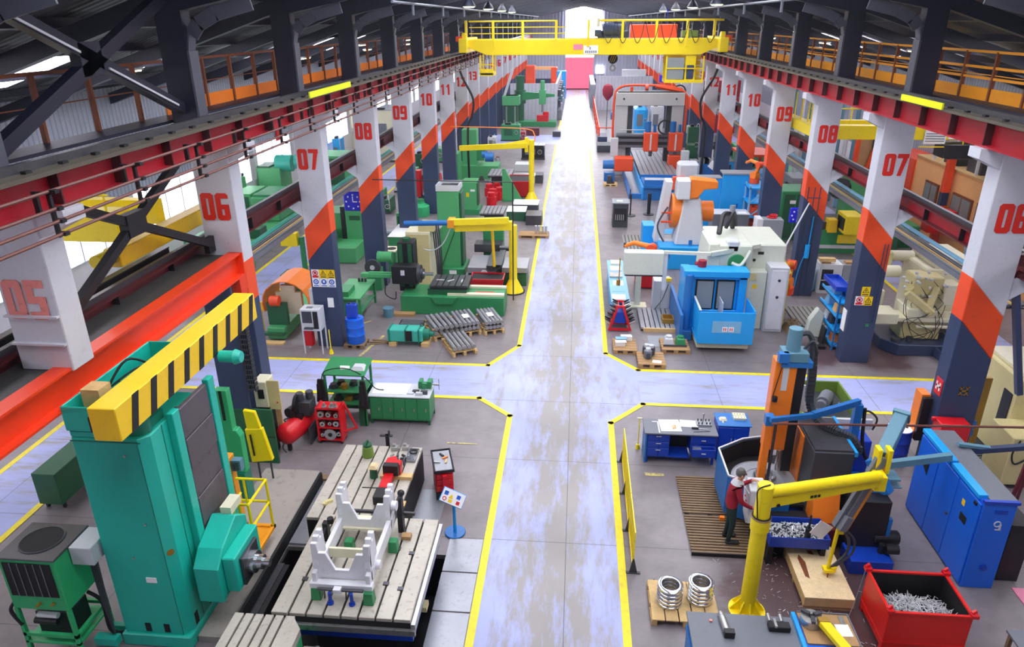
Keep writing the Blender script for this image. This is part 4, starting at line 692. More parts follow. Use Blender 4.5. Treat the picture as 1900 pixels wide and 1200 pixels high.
# walk grating, yellow barrier
t = T('duckboard', 'wooden slatted duckboard under the man in red', 'duckboard', (3.4,13.2,0)); t.part('slat', 'old_wood', [B(2.56,4.1,11.86+.0885*k,11.91+.0885*k,.05,.08) for k in range(14)], [B(2.56,3.75,13.14+.0885*k,13.19+.0885*k,.05,.08) for k in range(16)]); t.part('bearer', 'near_black', [B(x,x+.08,11.86,14.52,0.002,.05) for x in (2.6,3.1,3.6)], B(2.56,4.1,11.83,11.86,0,.08))
t = T('barrier_panel', 'yellow mesh safety barrier standing along the aisle line', 'barrier', (1.35,13.2,0))
for k, (ya, yb) in enumerate(((11.25,12.5),(12.52,13.8),(13.82,15.1))): t.part('panel', 'yellow', B(1.325,1.345,ya,yb,.93,.97), B(1.325,1.345,ya,yb,.06,.1), B(1.325,1.345,ya,ya+.03,.1,.93), B(1.325,1.345,yb-.03,yb,.1,.93)); t.part('pane', 'yellow', *[B(1.33,1.34,ya+.1*j,ya+.1*j+.02,.1,.93) for j in range(1,13)])
for y in (11.24,12.51,13.81,15.1): t.part('foot', 'dark_grey', B(1.2,1.48,y-.03,y+.03,0,.02), prism([(1.26,.02),(1.42,.02),(1.35,.34),(1.32,.34)], 'y', y-.01, y+.01))
# vertical turning lathe
t = T('vertical_lathe', 'large blue and orange vertical turning lathe with round table', 'machine', (4.5,13.5,0))
G = [(4.62,12.72),(4.0,12.7),(3.4,13.05),(3.38,14.1),(4.0,14.55),(4.7,14.75)]
def wall(pts, z0, z1, th, mi=0): 
    out = []
    for a, b in zip(pts, pts[1:]): out.append(bar((a[0],a[1],(z0+z1)/2),(b[0],b[1],(z0+z1)/2), th, z1-z0, mi))
    return out
t.part('guard', 'mid_blue', wall(G[:3], .2, 1.13, .03), wall(G[2:4], .2, 1.13, .03), wall(G[3:], .2, 1.13, .03))
t.part('guard_liner', 'near_black', wall([(x+(.03 if x<4.2 else 0), y+(.04 if y<13.5 else -.04)) for x,y in G], .3, 1.12, .02)); t.part('guard_rim', 'light_grey', wall(G, 1.13, 1.16, .035))
t.part('base', 'royal', prism([(3.6,13.1),(4.7,12.8),(5.2,13.0),(5.2,14.6),(4.0,14.5),(3.5,14.0)], 'z', 0, .62)); t.part('pan', 'near_black', prism([(3.42,13.08),(4.6,12.76),(5.1,12.8),(5.1,14.7),(4.0,14.5),(3.42,14.05)], 'z', .62, .68))
t.part('turntable', 'plate_steel', lathe((4.27,13.45,.68), [(.68,0),(.7,.1),(.7,.14),(.66,.15),(.655,.145),(.54,.145),(.535,.155),(.4,.155),(.395,.145),(.0,.145)], n=48)); t.part('workpiece', 'bright_steel', lathe((4.27,13.45,.82), [(.26,0),(.25,.1),(.22,.14),(.16,.14),(.15,.0)], n=36))
t.part('swarf', 'swarf', [bar((4.9+random.uniform(-.12,.25),13.4+random.uniform(-.6,.6),.7+random.random()*.06),(4.9+random.uniform(-.15,.3),13.4+random.uniform(-.6,.6),.71+random.random()*.06),.012) for _ in range(60)])
t.part('column', 'dark_grey', B(4.95,5.75,12.75,14.1,.1,2.0), bev=.02); t.part('column_door', 'orange', B(4.92,4.96,13.4,14.4,.72,1.95), bev=.01); t.part('top_cover', 'dark_steel', prism([(4.97,2.0),(5.72,2.0),(5.72,2.04),(4.97,2.04)], 'y', 12.78, 14.1)); t.part('edge_strip', 'sky_blue', B(5.74,5.8,12.75,14.2,1.92,2.02))
rm = t.part('ram_post', 'orange', B(4.05,4.2,13.2,13.35,.95,2.5), bev=.01); t.part('post_cap', 'mid_blue', B(4.04,4.21,13.19,13.36,2.3,2.52), par=rm); t.part('hydraulic_rod', 'dark_steel', C((4.27,13.25,.9),.03,1.5,n=10), C((4.24,13.25,.85),.05,.2,n=12), par=rm)
sl = t.part('ram_slide', 'orange', B(4.18,4.62,13.55,13.85,1.5,3.62), bev=.015); t.part('slide_way', 'black', B(4.62,4.82,13.6,13.95,.95,3.8), par=sl); t.part('viewing_slot', 'light_grey', B(4.34,4.46,13.54,13.55,2.95,3.5), par=sl); t.part('knob', 'black', C((4.24,13.5,2.72),.06,.1,n=12), bar((4.2,13.52,2.8),(4.3,13.52,3.5),.015), par=sl)
t.part('ram_tool', 'bright_steel', C((4.5,13.5,1.05),.05,.5,n=10)); mt = t.part('motor', 'steel_blue', C((4.52,13.7,3.8),.14,.5,n=18), B(4.3,4.8,13.5,13.9,3.6,3.82), bev=.01); t.part('motor_flange', 'mid_blue', B(4.28,4.9,13.5,13.95,3.5,3.62), B(4.2,4.4,13.45,13.6,3.62,3.82), par=mt); t.part('hose_loom', 'dark_grey', cable([(4.6,13.8,4.1),(4.8,13.8,4.15),(4.92,13.8,3.9),(4.95,13.8,3.4)], .06), cable([(4.7,13.75,3.7),(4.9,13.75,4.0),(5.05,13.8,3.7)], .03))
def chain(pts, w, h, n=8):
    P = spline(pts, n); return [bar(a, a + (b-a)*.82, w, h) for a, b in zip(P, P[1:])]
t.part('energy_chain', 'dark_grey', chain([(4.95,13.85,3.9),(5.05,13.9,3.2),(5.1,13.9,2.5),(5.3,13.7,2.15),(5.55,13.45,2.12),(5.9,13.3,2.0),(6.0,13.25,1.75),(5.85,13.3,1.5)], .16, .1))
t.part('back_panel', 'paper', B(4.98,5.3,14.3,14.33,2.05,2.7)); t.part('rear_body', 'royal', B(5.75,6.75,14.3,14.8,.25,1.35), bev=.015); t.part('rear_frame', 'mid_blue', B(5.75,6.6,12.9,14.3,.3,.55)); t.part('fan_cover', 'black', C((5.95,14.28,.95),.16,-.03,'y',20))
t.part('pendant_arm', 'mid_blue', bar((6.2,14.1,2.45),(5.0,13.35,2.5),.1,.14), bar((5.0,13.35,2.5),(4.1,13.1,2.5),.08,.1), bar((6.2,14.1,2.4),(6.25,14.15,1.0),.16,.16)); t.part('hose', 'rubber', cable([(6.35,14.1,2.3),(6.4,14.05,1.6),(6.5,14.05,1.2),(6.7,14.2,.9)], .04), cable([(6.2,13.2,1.2),(6.35,13.1,1.4),(6.4,13.1,.9),(6.2,13.1,.5)], .03)); t.part('overhead_pipe', 'conductor', tube([(4.1,12.95,2.5),(9.3,13.2,2.5)], .025, 8))
t.part('front_frame', 'near_black', B(4.1,5.6,12.3,12.75,.05,.55)); t.part('chip_chute', 'orange', prism([(12.3,.55),(12.75,.55),(12.75,1.25),(12.5,1.25)], 'x', 4.98, 5.5)); t.part('red_base', 'dark_red', B(4.95,5.4,12.1,12.5,.1,.6)); t.part('hydraulics', 'black', B(5.6,6.3,12.0,12.8,.3,1.4), C((6.1,12.1,.5),.14,.5,'x'), bev=.02); t.part('side_column', 'mid_blue', B(6.0,6.3,12.3,12.7,1.0,1.6), B(6.3,6.38,12.0,12.1,.2,1.0), bar((6.3,12.3,1.4),(6.0,12.6,2.0),.2), bev=.01)
t.part('side_shelf', 'steel_blue', B(6.0,6.55,12.4,12.75,1.62,1.66), B(6.05,6.6,12.4,12.75,1.45,1.48)); t.part('oil_tank', 'royal', B(5.55,6.35,11.55,12.1,.0,.32), bev=.01); t.part('pump', 'black', C((6.25,11.8,.45),.1,.24,'x'), C((6.2,11.85,.32),.06,.2)); t.part('tie_beam', 'steel_blue', bar((6.0,12.55,1.85),(7.48,12.6,2.12),.12,.14))
t = T('chip_tray', 'blue tray full of bright steel chips in front of the lathe', 'tray', (4.55,11.98,0)); t.part('tray', 'royal', tray(3.98,5.12,11.62,12.28,.5,.74,.02), bev=.005); t.part('leg', 'near_black', B(4.0,4.1,11.7,12.2,0,.5), B(5.0,5.1,11.7,12.2,0,.5))
def heap(x0, x1, y0, y1, z, h, n, ln, w):
    out = []
    for _ in range(n):
        x, y = random.uniform(x0,x1), random.uniform(y0,y1); u, v = (x-x0)/(x1-x0)*2-1, (y-y0)/(y1-y0)*2-1; zz = z + h*max(0, 1-.6*(u*u+v*v))*random.uniform(.6,1)
        a = random.uniform(0,2*PI); l = random.uniform(.4,1)*ln; dx, dy = l*math.cos(a), l*math.sin(a)
        if random.random() < .35: out.append(tube([(x,y,zz),(x+dx*.4,y+dy*.4+.02,zz+l*.4),(min(x1,max(x0,x+dx)),min(y1,max(y0,y+dy)),zz)], w*.5, 4))
        else: out.append(bar((x,y,zz),(min(x1,max(x0,x+dx)),min(y1,max(y0,y+dy)),zz+random.uniform(-.02,.03)), w, w*.6))
    return out
solo('steel_chips', 'heap of short bright steel chips in the blue tray', 'chips', ['swarf','dark_grey'], B(4.02,5.08,11.66,12.24,.53,.61,1), heap(4.04,5.06,11.68,12.22,.62,.07,420,.06,.016), kind='stuff', fix=False)
t = T('control_box', 'white pentagonal control box the man is working at', 'control box', (3.85,12.45,.3)); t.part('housing', 'light_grey', prism([(12.15,.62),(12.3,.52),(12.6,.6),(12.78,1.2),(12.62,1.42),(12.25,1.34)], 'x', 3.66, 3.98), bev=.012); t.part('face_plate', 'white', prism([(12.2,.7),(12.55,.7),(12.7,1.15),(12.3,1.25)], 'x', 3.65, 3.662)); t.part('leg', 'black', B(3.82,3.94,12.35,12.5,0,.56)); t.part('button', 'red', C((3.65,12.4,1.0),.02,-.02,'x',8), C((3.65,12.5,1.05),.02,-.02,'x',8))
solo('orange_piece', 'small orange object on the duckboard by the guard', 'object', 'orange', B(3.3,3.4,12.9,12.98,.08,.16)); solo('paper_card', 'white paper card hanging from the yellow crane hook', 'card', 'paper', rot(B(4.62,4.9,11.3,11.31,1.05,1.38), R(30), (4.76,11.3,1.2), 'Y'))
# olive tray with motor
t = T('coolant_tank', 'olive green open tank with motor and pumps beside the cross aisle', 'tank', (6.5,16.7,0)); t.part('tank', 'olive', tray(5.72,7.18,15.75,17.75,.15,1.1,.05), bev=.01); t.part('floor_plate', 'dark_grey', B(5.8,7.1,15.8,17.7,.75,.78)); t.part('motor', 'mid_grey', C((6.45,16.7,.98),.17,.5,(.5,.85,0),18), C((6.42,16.65,.98),.13,-.12,(.5,.85,0),16)); t.part('pump', 'dark_steel', C((6.1,16.3,.78),.16,.2), C((6.0,17.3,.78),.22,.05), C((6.75,17.1,.78),.1,.25), B(6.1,6.4,16.0,16.15,.78,1.0)); t.part('pipe', 'steel', tube([(6.1,16.3,1.0),(6.7,16.4,1.0),(6.9,16.8,.95)], .025), tube([(6.0,16.0,.95),(6.2,16.6,.95)], .02)); t.part('foot', 'black', [B(x,x+.1,y,y+.1,0,.15) for x in (5.75,7.05) for y in (15.8,17.6)])
t.part('hose', 'rubber', cable([(7.0,15.9,1.1),(7.15,15.7,1.35),(7.35,15.6,1.2),(7.3,15.6,.9)], .025)); t.part('front_plate', 'light_grey', B(5.6,7.3,15.66,15.74,.85,1.12))
# yellow jib manipulator
t = T('jib_crane', 'yellow jib manipulator with folded grey arm, right foreground', 'crane', (3.36,10.43,0))
t.part('column', 'yellow', C((3.36,10.43,0),.14,2.05,n=28)); t.part('collar', 'yellow', C((3.36,10.43,1.85),.165,.26,n=28), bev=.01); t.part('collar_ring', 'carton', C((3.36,10.43,2.1),.17,.03,n=28)); t.part('upper_column', 'yellow', C((3.36,10.43,2.12),.135,.66,n=28), bev=.01)
t.part('foot_gusset', 'yellow', [prism([(0.12,.02),(.3,.02),(.3,.05),(.14,.3)], 'y', -.012, .012) and rot(prism([(3.36+.1,.0),(3.36+.32,.0),(3.36+.3,.05),(3.36+.13,.3)], 'y', 10.418, 10.442), k*PI/4, (3.36,10.43,0)) for k in range(8)]); t.part('foot_plate', 'yellow', C((3.36,10.43,0),.33,.02,n=28))
d1 = Vector((2.05,.62,0)).normalized(); bs = Vector((3.36,10.43,2.62)); be = bs + d1*2.2
t.part('boom_tube', 'yellow', tube([bs, be], .1, 20)); t.part('boom_box', 'yellow', bar(bs+Vector((0,0,-.22)), be+Vector((0,0,-.1)), .1, .2), bev=.008); t.part('boom_mark', 'sign_black', [bar(bs+d1*(.85+.07*k)+Vector((.02,-.056,-.19)), bs+d1*(.9+.07*k)+Vector((.02,-.056,-.19)), .005, .05) for k in range(3)], C(tuple(bs+d1*.25+Vector((0.02,-.055,-.27))), .035, .01, (.3,-1,0), 12)); t.part('cable', 'rubber', cable([(3.42,10.4,2.8),(3.2,10.3,2.75),(3.22,10.28,2.45),(3.26,10.3,2.15)], .012), ring((3.36,10.43,2.14),.15,.014))
el = Vector((5.58,11.36,2.78)); wr = Vector((5.0,11.15,1.4))
t.part('elbow_block', 'yellow', B(5.42,5.62,11.05,11.35,2.3,2.6), B(5.48,5.56,11.3,11.5,2.55,3.0), B(5.66,5.74,11.3,11.5,2.5,3.0), bev=.01)
ar = t.part('arm_rail', 'mid_grey', bar(el+Vector((-.05,0,.03)), wr+Vector((-.05,0,.03)), .07, .14), bar(el+Vector((.06,0,.03)), wr+Vector((.06,0,.03)), .07, .14), bar(wr+(el-wr)*.2, wr, .24, .16), bev=.005); t.part('arm_side', 'orange_yellow', bar(el+Vector((.11,0,-.03)), wr+Vector((.11,0,-.05)), .02, .14), par=ar); t.part('inner_rod', 'black', bar(el, wr+(el-wr)*.25, .04, .06), par=ar); t.part('wrist', 'yellow', C(tuple(wr+Vector((-.02,0,-.1))), .04, .12, 'x', 10), par=ar)
t.part('cylinder', 'steel_blue', bar(el+Vector((.05,.1,.0)), (6.22,12.3,3.12), .24, .24), bar((6.22,12.3,3.12),(6.26,12.36,3.16),.3,.3), label='grey blue square balance cylinder', bev=.01)
t.part('drop_rod', 'yellow', tube([(5.0,11.15,1.42),(4.98,11.2,.4)], .035, 10)); t.part('gripper', 'yellow', B(4.9,5.06,11.12,11.28,.36,.42), C((4.98,11.2,.3),.03,.08,n=10), C((5.08,11.2,.36),.06,.1,n=12)); t.part('hose', 'dark_grey', cable([(5.05,11.15,1.4),(5.25,11.2,1.1),(5.28,11.25,.75),(5.1,11.22,.5),(5.02,11.2,.45)], .028), cable([(5.1,11.15,1.4),(5.35,11.2,1.1),(5.38,11.25,.75),(5.2,11.25,.5),(5.05,11.2,.42)], .022)); t.part('trailing_wire', 'rust_brown', tube([(4.98,11.15,.4),(4.96,11.1,.28)], .01, 6))
t = T('crane_hook', 'small black chain hook hanging over the wooden crate lid', 'hook', (4.72,11.75,.3)); t.part('block', 'black', C((4.72,11.75,.62),.06,.28,n=12), C((4.72,11.75,.9),.02,.3,n=8)); t.part('hook', 'bright_steel', ring((4.72,11.75,.53),.055,.018,'y',16)); t.part('spring', 'dark_steel', [ring((4.72,11.75,.6+.04*k),.05,.012,n=12) for k in range(6)])
# wooden crate lid, red chip bin
t = T('wooden_lid', 'pale wooden crate lid with brown stains on the floor', 'crate lid', (4.84,11.25,0)); t.part('frame', 'wood', B(4.4,5.3,10.55,10.59,.07,.26), B(4.4,5.3,11.95,11.99,.07,.26), B(4.4,4.44,10.59,11.95,.07,.26), B(5.26,5.3,10.59,11.95,.07,.26), bev=.004); t.part('board', 'osb', B(4.4,5.3,10.55,11.99,.26,.275)); t.part('skid', 'carton', B(4.4,5.3,10.56,10.64,0,.07), B(4.4,5.3,11.2,11.3,0,.07), B(4.4,5.3,11.9,11.98,0,.07)); t.part('stain', 'rust_brown', rot(prism([(4.56,11.1),(4.63,11.05),(4.67,11.5),(4.6,11.72),(4.55,11.6)], 'z', .2755, .2765), .0), prism([(4.8,11.75),(4.9,11.72),(4.88,11.85),(4.78,11.84)], 'z', .2755, .2765))
t = T('chip_bin', 'red steel skip full of long curly swarf, lower right', 'bin', (6.1,10.15,0)); x0,x1,y0,y1 = 5.44,6.78,9.66,10.66
t.part('shell', 'bin_red', tray(x0,x1,y0,y1,.08,.88,.02), bev=.004); t.part('liner', 'near_black', tray(x0+.02,x1-.02,y0+.02,y1-.02,.09,.86,.008)); t.part('rim', 'bin_red', B(x0-.02,x1+.02,y0-.02,y0+.03,.86,.9), B(x0-.02,x1+.02,y1-.03,y1+.02,.86,.9), B(x0-.02,x0+.03,y0,y1,.86,.9), B(x1-.03,x1+.02,y0,y1,.86,.9), bev=.005); t.part('foot', 'bin_red', [B(x,x+.1,y,y+.1,0,.08) for x in (x0,x1-.1) for y in (y0,y1-.1)], B(x0-.01,x1+.01,y0-.01,y0,.2,.23), B(x0-.01,x0,y0,y1,.2,.23))
for x in (x0,x1): 
    for y in (y0,y1): t.part('corner_lug', 'red', B(x-.06,x+.06,y-.06,y+.06,.88,.96), bar((x-.05,y,.96),(x+.03,y+.03,1.0),.05), bev=.01)
solo('swarf_heap', 'tangle of long silver swarf in the red skip', 'swarf', ['swarf','dark_grey'], TB(x0+.1,x1-.1,y0+.05,y1-.1,.12,.42,.25,1), heap(x0+.12,x1-.12,y0+.06,y1-.2,.4,.26,520,.3,.012), kind='stuff', fix=False)
solo('loose_swarf', 'scattered bright swarf on the floor around the jib crane', 'swarf', 'swarf', [bar((x,y,.012),(x+random.uniform(-.07,.07),y+random.uniform(-.07,.07),.014+random.random()*.02),.006) for x,y in [(random.gauss(4.3,.6), random.gauss(11.0,.75)) for _ in range(130)] + [(random.gauss(5.0,.35), random.gauss(9.6,.3)) for _ in range(50)]], kind='stuff')
solo('wire', 'thin grey wire tied from the red skip corner to the floor', 'wire', 'mid_grey', cable([(5.42,10.68,.98),(5.15,10.3,.4),(4.85,9.9,.02)], .006))
# blue electric cabinet
t = T('electric_cabinet', 'long bright blue electric cabinet with grey roof, right', 'cabinet', (7.8,12.6,0)); t.part('carcass', 'blue', B(7.54,8.12,11.36,13.84,.0,1.95), bev=.01); t.part('roof', 'mid_grey', B(7.66,8.14,11.4,13.85,1.95,1.98)); t.part('fascia', 'sky_blue', B(7.5,7.66,11.5,12.55,1.93,2.02), B(7.5,7.66,12.62,13.84,1.93,2.02), bev=.008); t.part('end_lip', 'royal', B(7.52,8.14,11.33,11.4,1.94,2.0))
for i, (ya, yb) in enumerate(((11.4,12.2),(12.22,12.98),(13.0,13.82))):
    d_ = t.part('door', 'blue', B(7.51,7.54,ya,yb,.06,1.88), bev=.008)
    if i == 1: t.part('lock', 'dark_steel', C((7.51,12.3,1.0),.03,-.03,'x',10), par=d_)
    if i == 0: t.part('warning_label', 'sign_yellow', B(7.505,7.51,11.85,11.95,1.5,1.62), par=d_); t.part('badge', 'black', B(7.5,7.51,11.68,11.9,1.2,1.36), par=d_); t.part('handle', 'black', B(7.48,7.51,11.5,11.58,1.78,1.84), par=d_)
    if i == 2: t.part('vent', 'black', prism([(13.3,1.2),(13.55,1.35),(13.5,1.5),(13.3,1.5)], 'x', 7.5, 7.51), par=d_)
t.part('emblem', 'light_grey', ring((7.86,11.355,1.5),.055,.012,'y',16), B(7.9,7.93,11.345,11.36,1.38,1.5), B(7.84,7.94,11.345,11.36,1.37,1.39)); t.part('cable_gland', 'royal', C((7.85,11.36,.5),.06,-.03,'y',14)); t.part('slot', 'royal', [B(7.75+.0*k,7.98,11.352,11.36,1.72+.03*k,1.735+.03*k) for k in range(3)])
drum('barrel', 'blue barrel with white lid behind the blue electric cabinet', 8.0, 15.75, 0, .29, .9, 'royal', 'paper')
# things fixed at column 06
solo('orange_box', 'narrow orange switch box on the left flank of the nearest right column', 'box', ['orange','black'], B(8.25,8.45,15.6,15.95,.7,1.9,0), B(8.26,8.46,15.5,15.6,.7,1.85,1), bev=.01)
solo('olive_panel', 'tall olive metal panel leaning at the right of the nearest right column', 'panel', 'brass', B(9.36,9.62,15.45,15.52,.3,2.45)); solo('hose_reel_box', 'red metal box at the foot of the nearest right column', 'box', 'red', B(8.42,9.08,14.85,15.22,.0,1.55), C((8.36,15.1,1.5),.05,.1,n=10), bev=.02); solo('blue_bracket', 'small blue clamp on the right flank of the nearest right column', 'clamp', 'mid_blue', B(9.36,9.44,15.3,15.4,1.2,1.4), B(9.36,9.42,15.3,15.4,1.0,1.15))
t = T('column_sign', 'red and white hydrant sign on the flank of the nearest right column', 'sign', (8.49,15.45,2.0)); t.part('plate', 'sign_red', B(8.485,8.5,15.32,15.62,2.0,2.4)); t.part('letter', 'sign_white', [B(8.475,8.485,y,y+.05,2.1,2.3) for y in (15.38,15.52)], B(8.475,8.485,15.38,15.57,2.18,2.23))
solo('column_letter', 'small brass letter on the navy face of the nearest right column', 'letter', 'brass', [B(x,x+.04,15.235,15.25,2.1,2.32) for x in (8.85,8.98)], B(8.85,9.02,15.235,15.25,2.19,2.23), [B(x-.03,x+.07,15.235,15.25,z,z+.02) for x in (8.85,8.98) for z in (2.1,2.3)])
t = T('bay_brace', 'brown beam and navy diagonal strut right of the nearest right column', 'brace', (9.5,15.4,2)); t.part('beam', 'dark_red', bar((9.45,15.4,5.3),(10.6,14.6,5.5),.2,.25), bar((9.45,15.4,5.0),(10.4,14.5,4.6),.1,.12)); t.part('strut', 'navy', bar((9.45,15.4,4.9),(10.1,15.2,2.2),.12,.14))
# beige machine at the right edge
t = T('beige_machine', 'beige machine cabinet with dark window slot at the right edge', 'machine', (11,15.9,0)); t.part('cabinet', 'beige', B(10.35,12.2,15.6,17.4,.2,2.35), bev=.03); t.part('roof', 'cream', B(10.5,12.2,15.7,17.4,2.35,2.42)); t.part('window', 'black', B(10.33,10.35,15.75,16.1,1.0,1.9), B(10.75,11.3,15.59,15.6,1.7,1.95)); t.part('lower_body', 'beige', B(9.95,11.4,14.7,15.6,.1,1.35), bev=.02); t.part('cable', 'rubber', cable([(10.1,14.68,1.3),(9.95,14.6,1.0),(10.1,14.65,.7),(10.4,14.66,.9)], .02), cable([(10.3,14.68,1.3),(10.6,14.6,.9),(10.9,14.68,.5)], .02)); t.part('grate_pan', 'black', B(9.5,10.2,15.5,16.6,.0,.2)); t.part('grating', 'mid_grey', [B(9.55,10.15,15.55+.1*k,15.58+.1*k,.2,.22) for k in range(11)], B(9.8,9.84,15.5,16.6,.2,.23)); t.part('terminal_box', 'black', B(10.6,10.85,14.66,14.7,.8,1.1)); t.part('foot', 'dark_grey', B(10.2,12.1,14.8,17.3,0,.2))
t = T('lamp_post', 'rusty post and dark lamp beam behind the blue electric cabinet', 'frame', (8.6,13.2,0)); t.part('post', 'dark_red', bar((8.25,11.8,1.3),(8.45,11.9,3.2),.05), bar((8.5,12.0,1.2),(8.6,12.1,2.4),.04)); t.part('beam', 'navy', bar((8.2,13.2,1.9),(9.3,13.0,2.2),.12,.1)); t.part('leg', 'black', B(8.3,8.7,11.6,12.4,0,1.3)); t.part('pipe', 'steel_blue', bar((7.9,13.2,2.05),(8.6,13.15,2.0),.1,.06))
solo('pink_sheet', 'pink sheet on the floor behind the blue electric cabinet', 'sheet', 'pink', B(8.5,9.0,10.9,11.4,0,.02)); t = T('side_table', 'small grey topped table at the lower right corner', 'table', (7.75,9.4,0)); t.part('top', 'mid_grey', B(7.38,8.3,9.0,9.7,.58,.62)); t.part('leg', 'old_wood', [B(x,x+.06,y,y+.06,0,.58) for x in (7.4,8.2) for y in (9.05,9.6)])
# pallet with rings
pallet(1.58,2.8,9.92,10.92, 'pale wooden pallet carrying the two stacks of shiny rings', alongx=False)
for j, (x, y, lab) in enumerate(((1.93,10.38,'left'),(2.5,10.5,'right'))):
    for k in range(5): solo('steel_ring', 'shiny steel ring in the %s stack on the pallet, %s from the top' % (lab, ['first','second','third','fourth','bottom one fifth'][4-k]), 'ring', 'bright_steel', lathe((x,y,.146+.085*k), [(.16,0),(.22,.0),(.235,.015),(.235,.06),(.215,.075),(.165,.075),(.155,.05),(.155,.01),(.16,0)], n=36), group='shiny rings in the %s stack' % lab)
solo('crowbar', 'black bar lying on the floor behind the ring pallet', 'bar', 'black', tube([(1.72,10.98,.1),(1.72,11.0,.02),(2.35,10.98,.02)], .014, 8))
# foreground bench and cabinet
t = T('work_bench', 'blue bench with grey top at the bottom edge beside the aisle', 'bench', (2.9,9.0,0)); t.part('top', 'mid_grey', B(2.05,3.78,8.6,9.4,.86,.9), bev=.008); t.part('frame', 'mid_blue', B(2.08,2.14,8.62,9.36,0,.86), B(2.05,2.08,8.7,9.3,.6,.7), bev=.005); t.part('apron', 'royal', B(2.1,3.75,8.62,8.66,.6,.86)); t.part('carcass', 'royal', B(2.14,3.74,8.7,9.36,.1,.86))
t = T('milling_arbor', 'steel milling arbor lying on the grey foreground bench', 'tool', (2.63,9.1,.9)); t.part('shank', 'steel', lathe((2.6,9.3,.96), [(.03,-.06),(.05,-.03),(.05,.05),(.06,.06),(.06,.35)], (.1,-1,0), 16)); t.part('nut', 'black', B(2.58,2.74,8.86,8.96,.9,1.02))
t = T('vice_jaws', 'dark small machine vice on the right of the grey foreground bench', 'vice', (3.5,9.15,.9)); t.part('body', 'black', B(3.32,3.66,9.05,9.2,.9,1.0), bev=.01); t.part('jaw', 'steel', C((3.36,9.2,.98),.03,.14,(0,1,.1),10), C((3.55,9.2,.98),.03,.14,(0,1,.1),10), B(3.4,3.44,9.04,9.21,1.0,1.04))
solo('pink_plug', 'tiny pink cap on the grey foreground bench', 'cap', 'number_pink', C((2.42,9.2,.9),.025,.03,n=12))
t = T('tool_cabinet', 'blue cabinet with wooden top and chuck, bottom edge', 'cabinet', (4.2,9.1,0)); t.part('carcass', 'blue', B(3.8,4.68,8.6,9.45,.05,.92), bev=.01); t.part('top', 'carton', B(3.86,4.66,8.82,9.46,.92,.95)); t.part('tray_edge', 'mid_grey', B(3.86,4.66,9.46,9.48,.92,.97), B(4.66,4.68,8.8,9.48,.92,.97)); t.part('side_flap', 'sky_blue', B(3.76,3.82,8.7,9.45,.7,.97))
t = T('lathe_chuck', 'round three jaw lathe chuck on the wooden cabinet top', 'chuck', (4.02,9.25,.95)); t.part('body', 'steel', C((4.02,9.25,.95),.17,.14,n=32), bev=.008); t.part('jaw', 'dark_steel', [rot(B(4.06,4.19,9.22,9.28,1.09,1.14), a, (4.02,9.25,0)) for a in (.4,2.5,4.6)]); t.part('bore', 'near_black', C((4.02,9.25,1.088),.05,.006,n=16))
t = T('yellow_clamp_arm', 'yellow painted arm end across the cabinet top, bottom edge', 'arm', (4.25,8.85,.95)); t.part('arm', 'yellow', bar((4.15,9.1,1.12),(4.4,8.4,1.12),.16,.1), bev=.01); t.part('cap', 'brass', B(4.07,4.24,9.06,9.16,1.07,1.18))
solo('note_paper', 'white note paper on the wooden cabinet top', 'paper', 'paper', rot(B(4.4,4.62,9.0,9.25,.952,.956), .05, (4.5,9.1,0))); solo('hinge_plate', 'small grey steel plate behind the note paper', 'plate', 'steel', B(4.5,4.58,9.25,9.42,.952,.965)); solo('pencil', 'thin steel rod over the front edge of the cabinet', 'rod', 'steel', tube([(4.35,8.7,.96),(4.7,8.76,.96)], .01, 6))
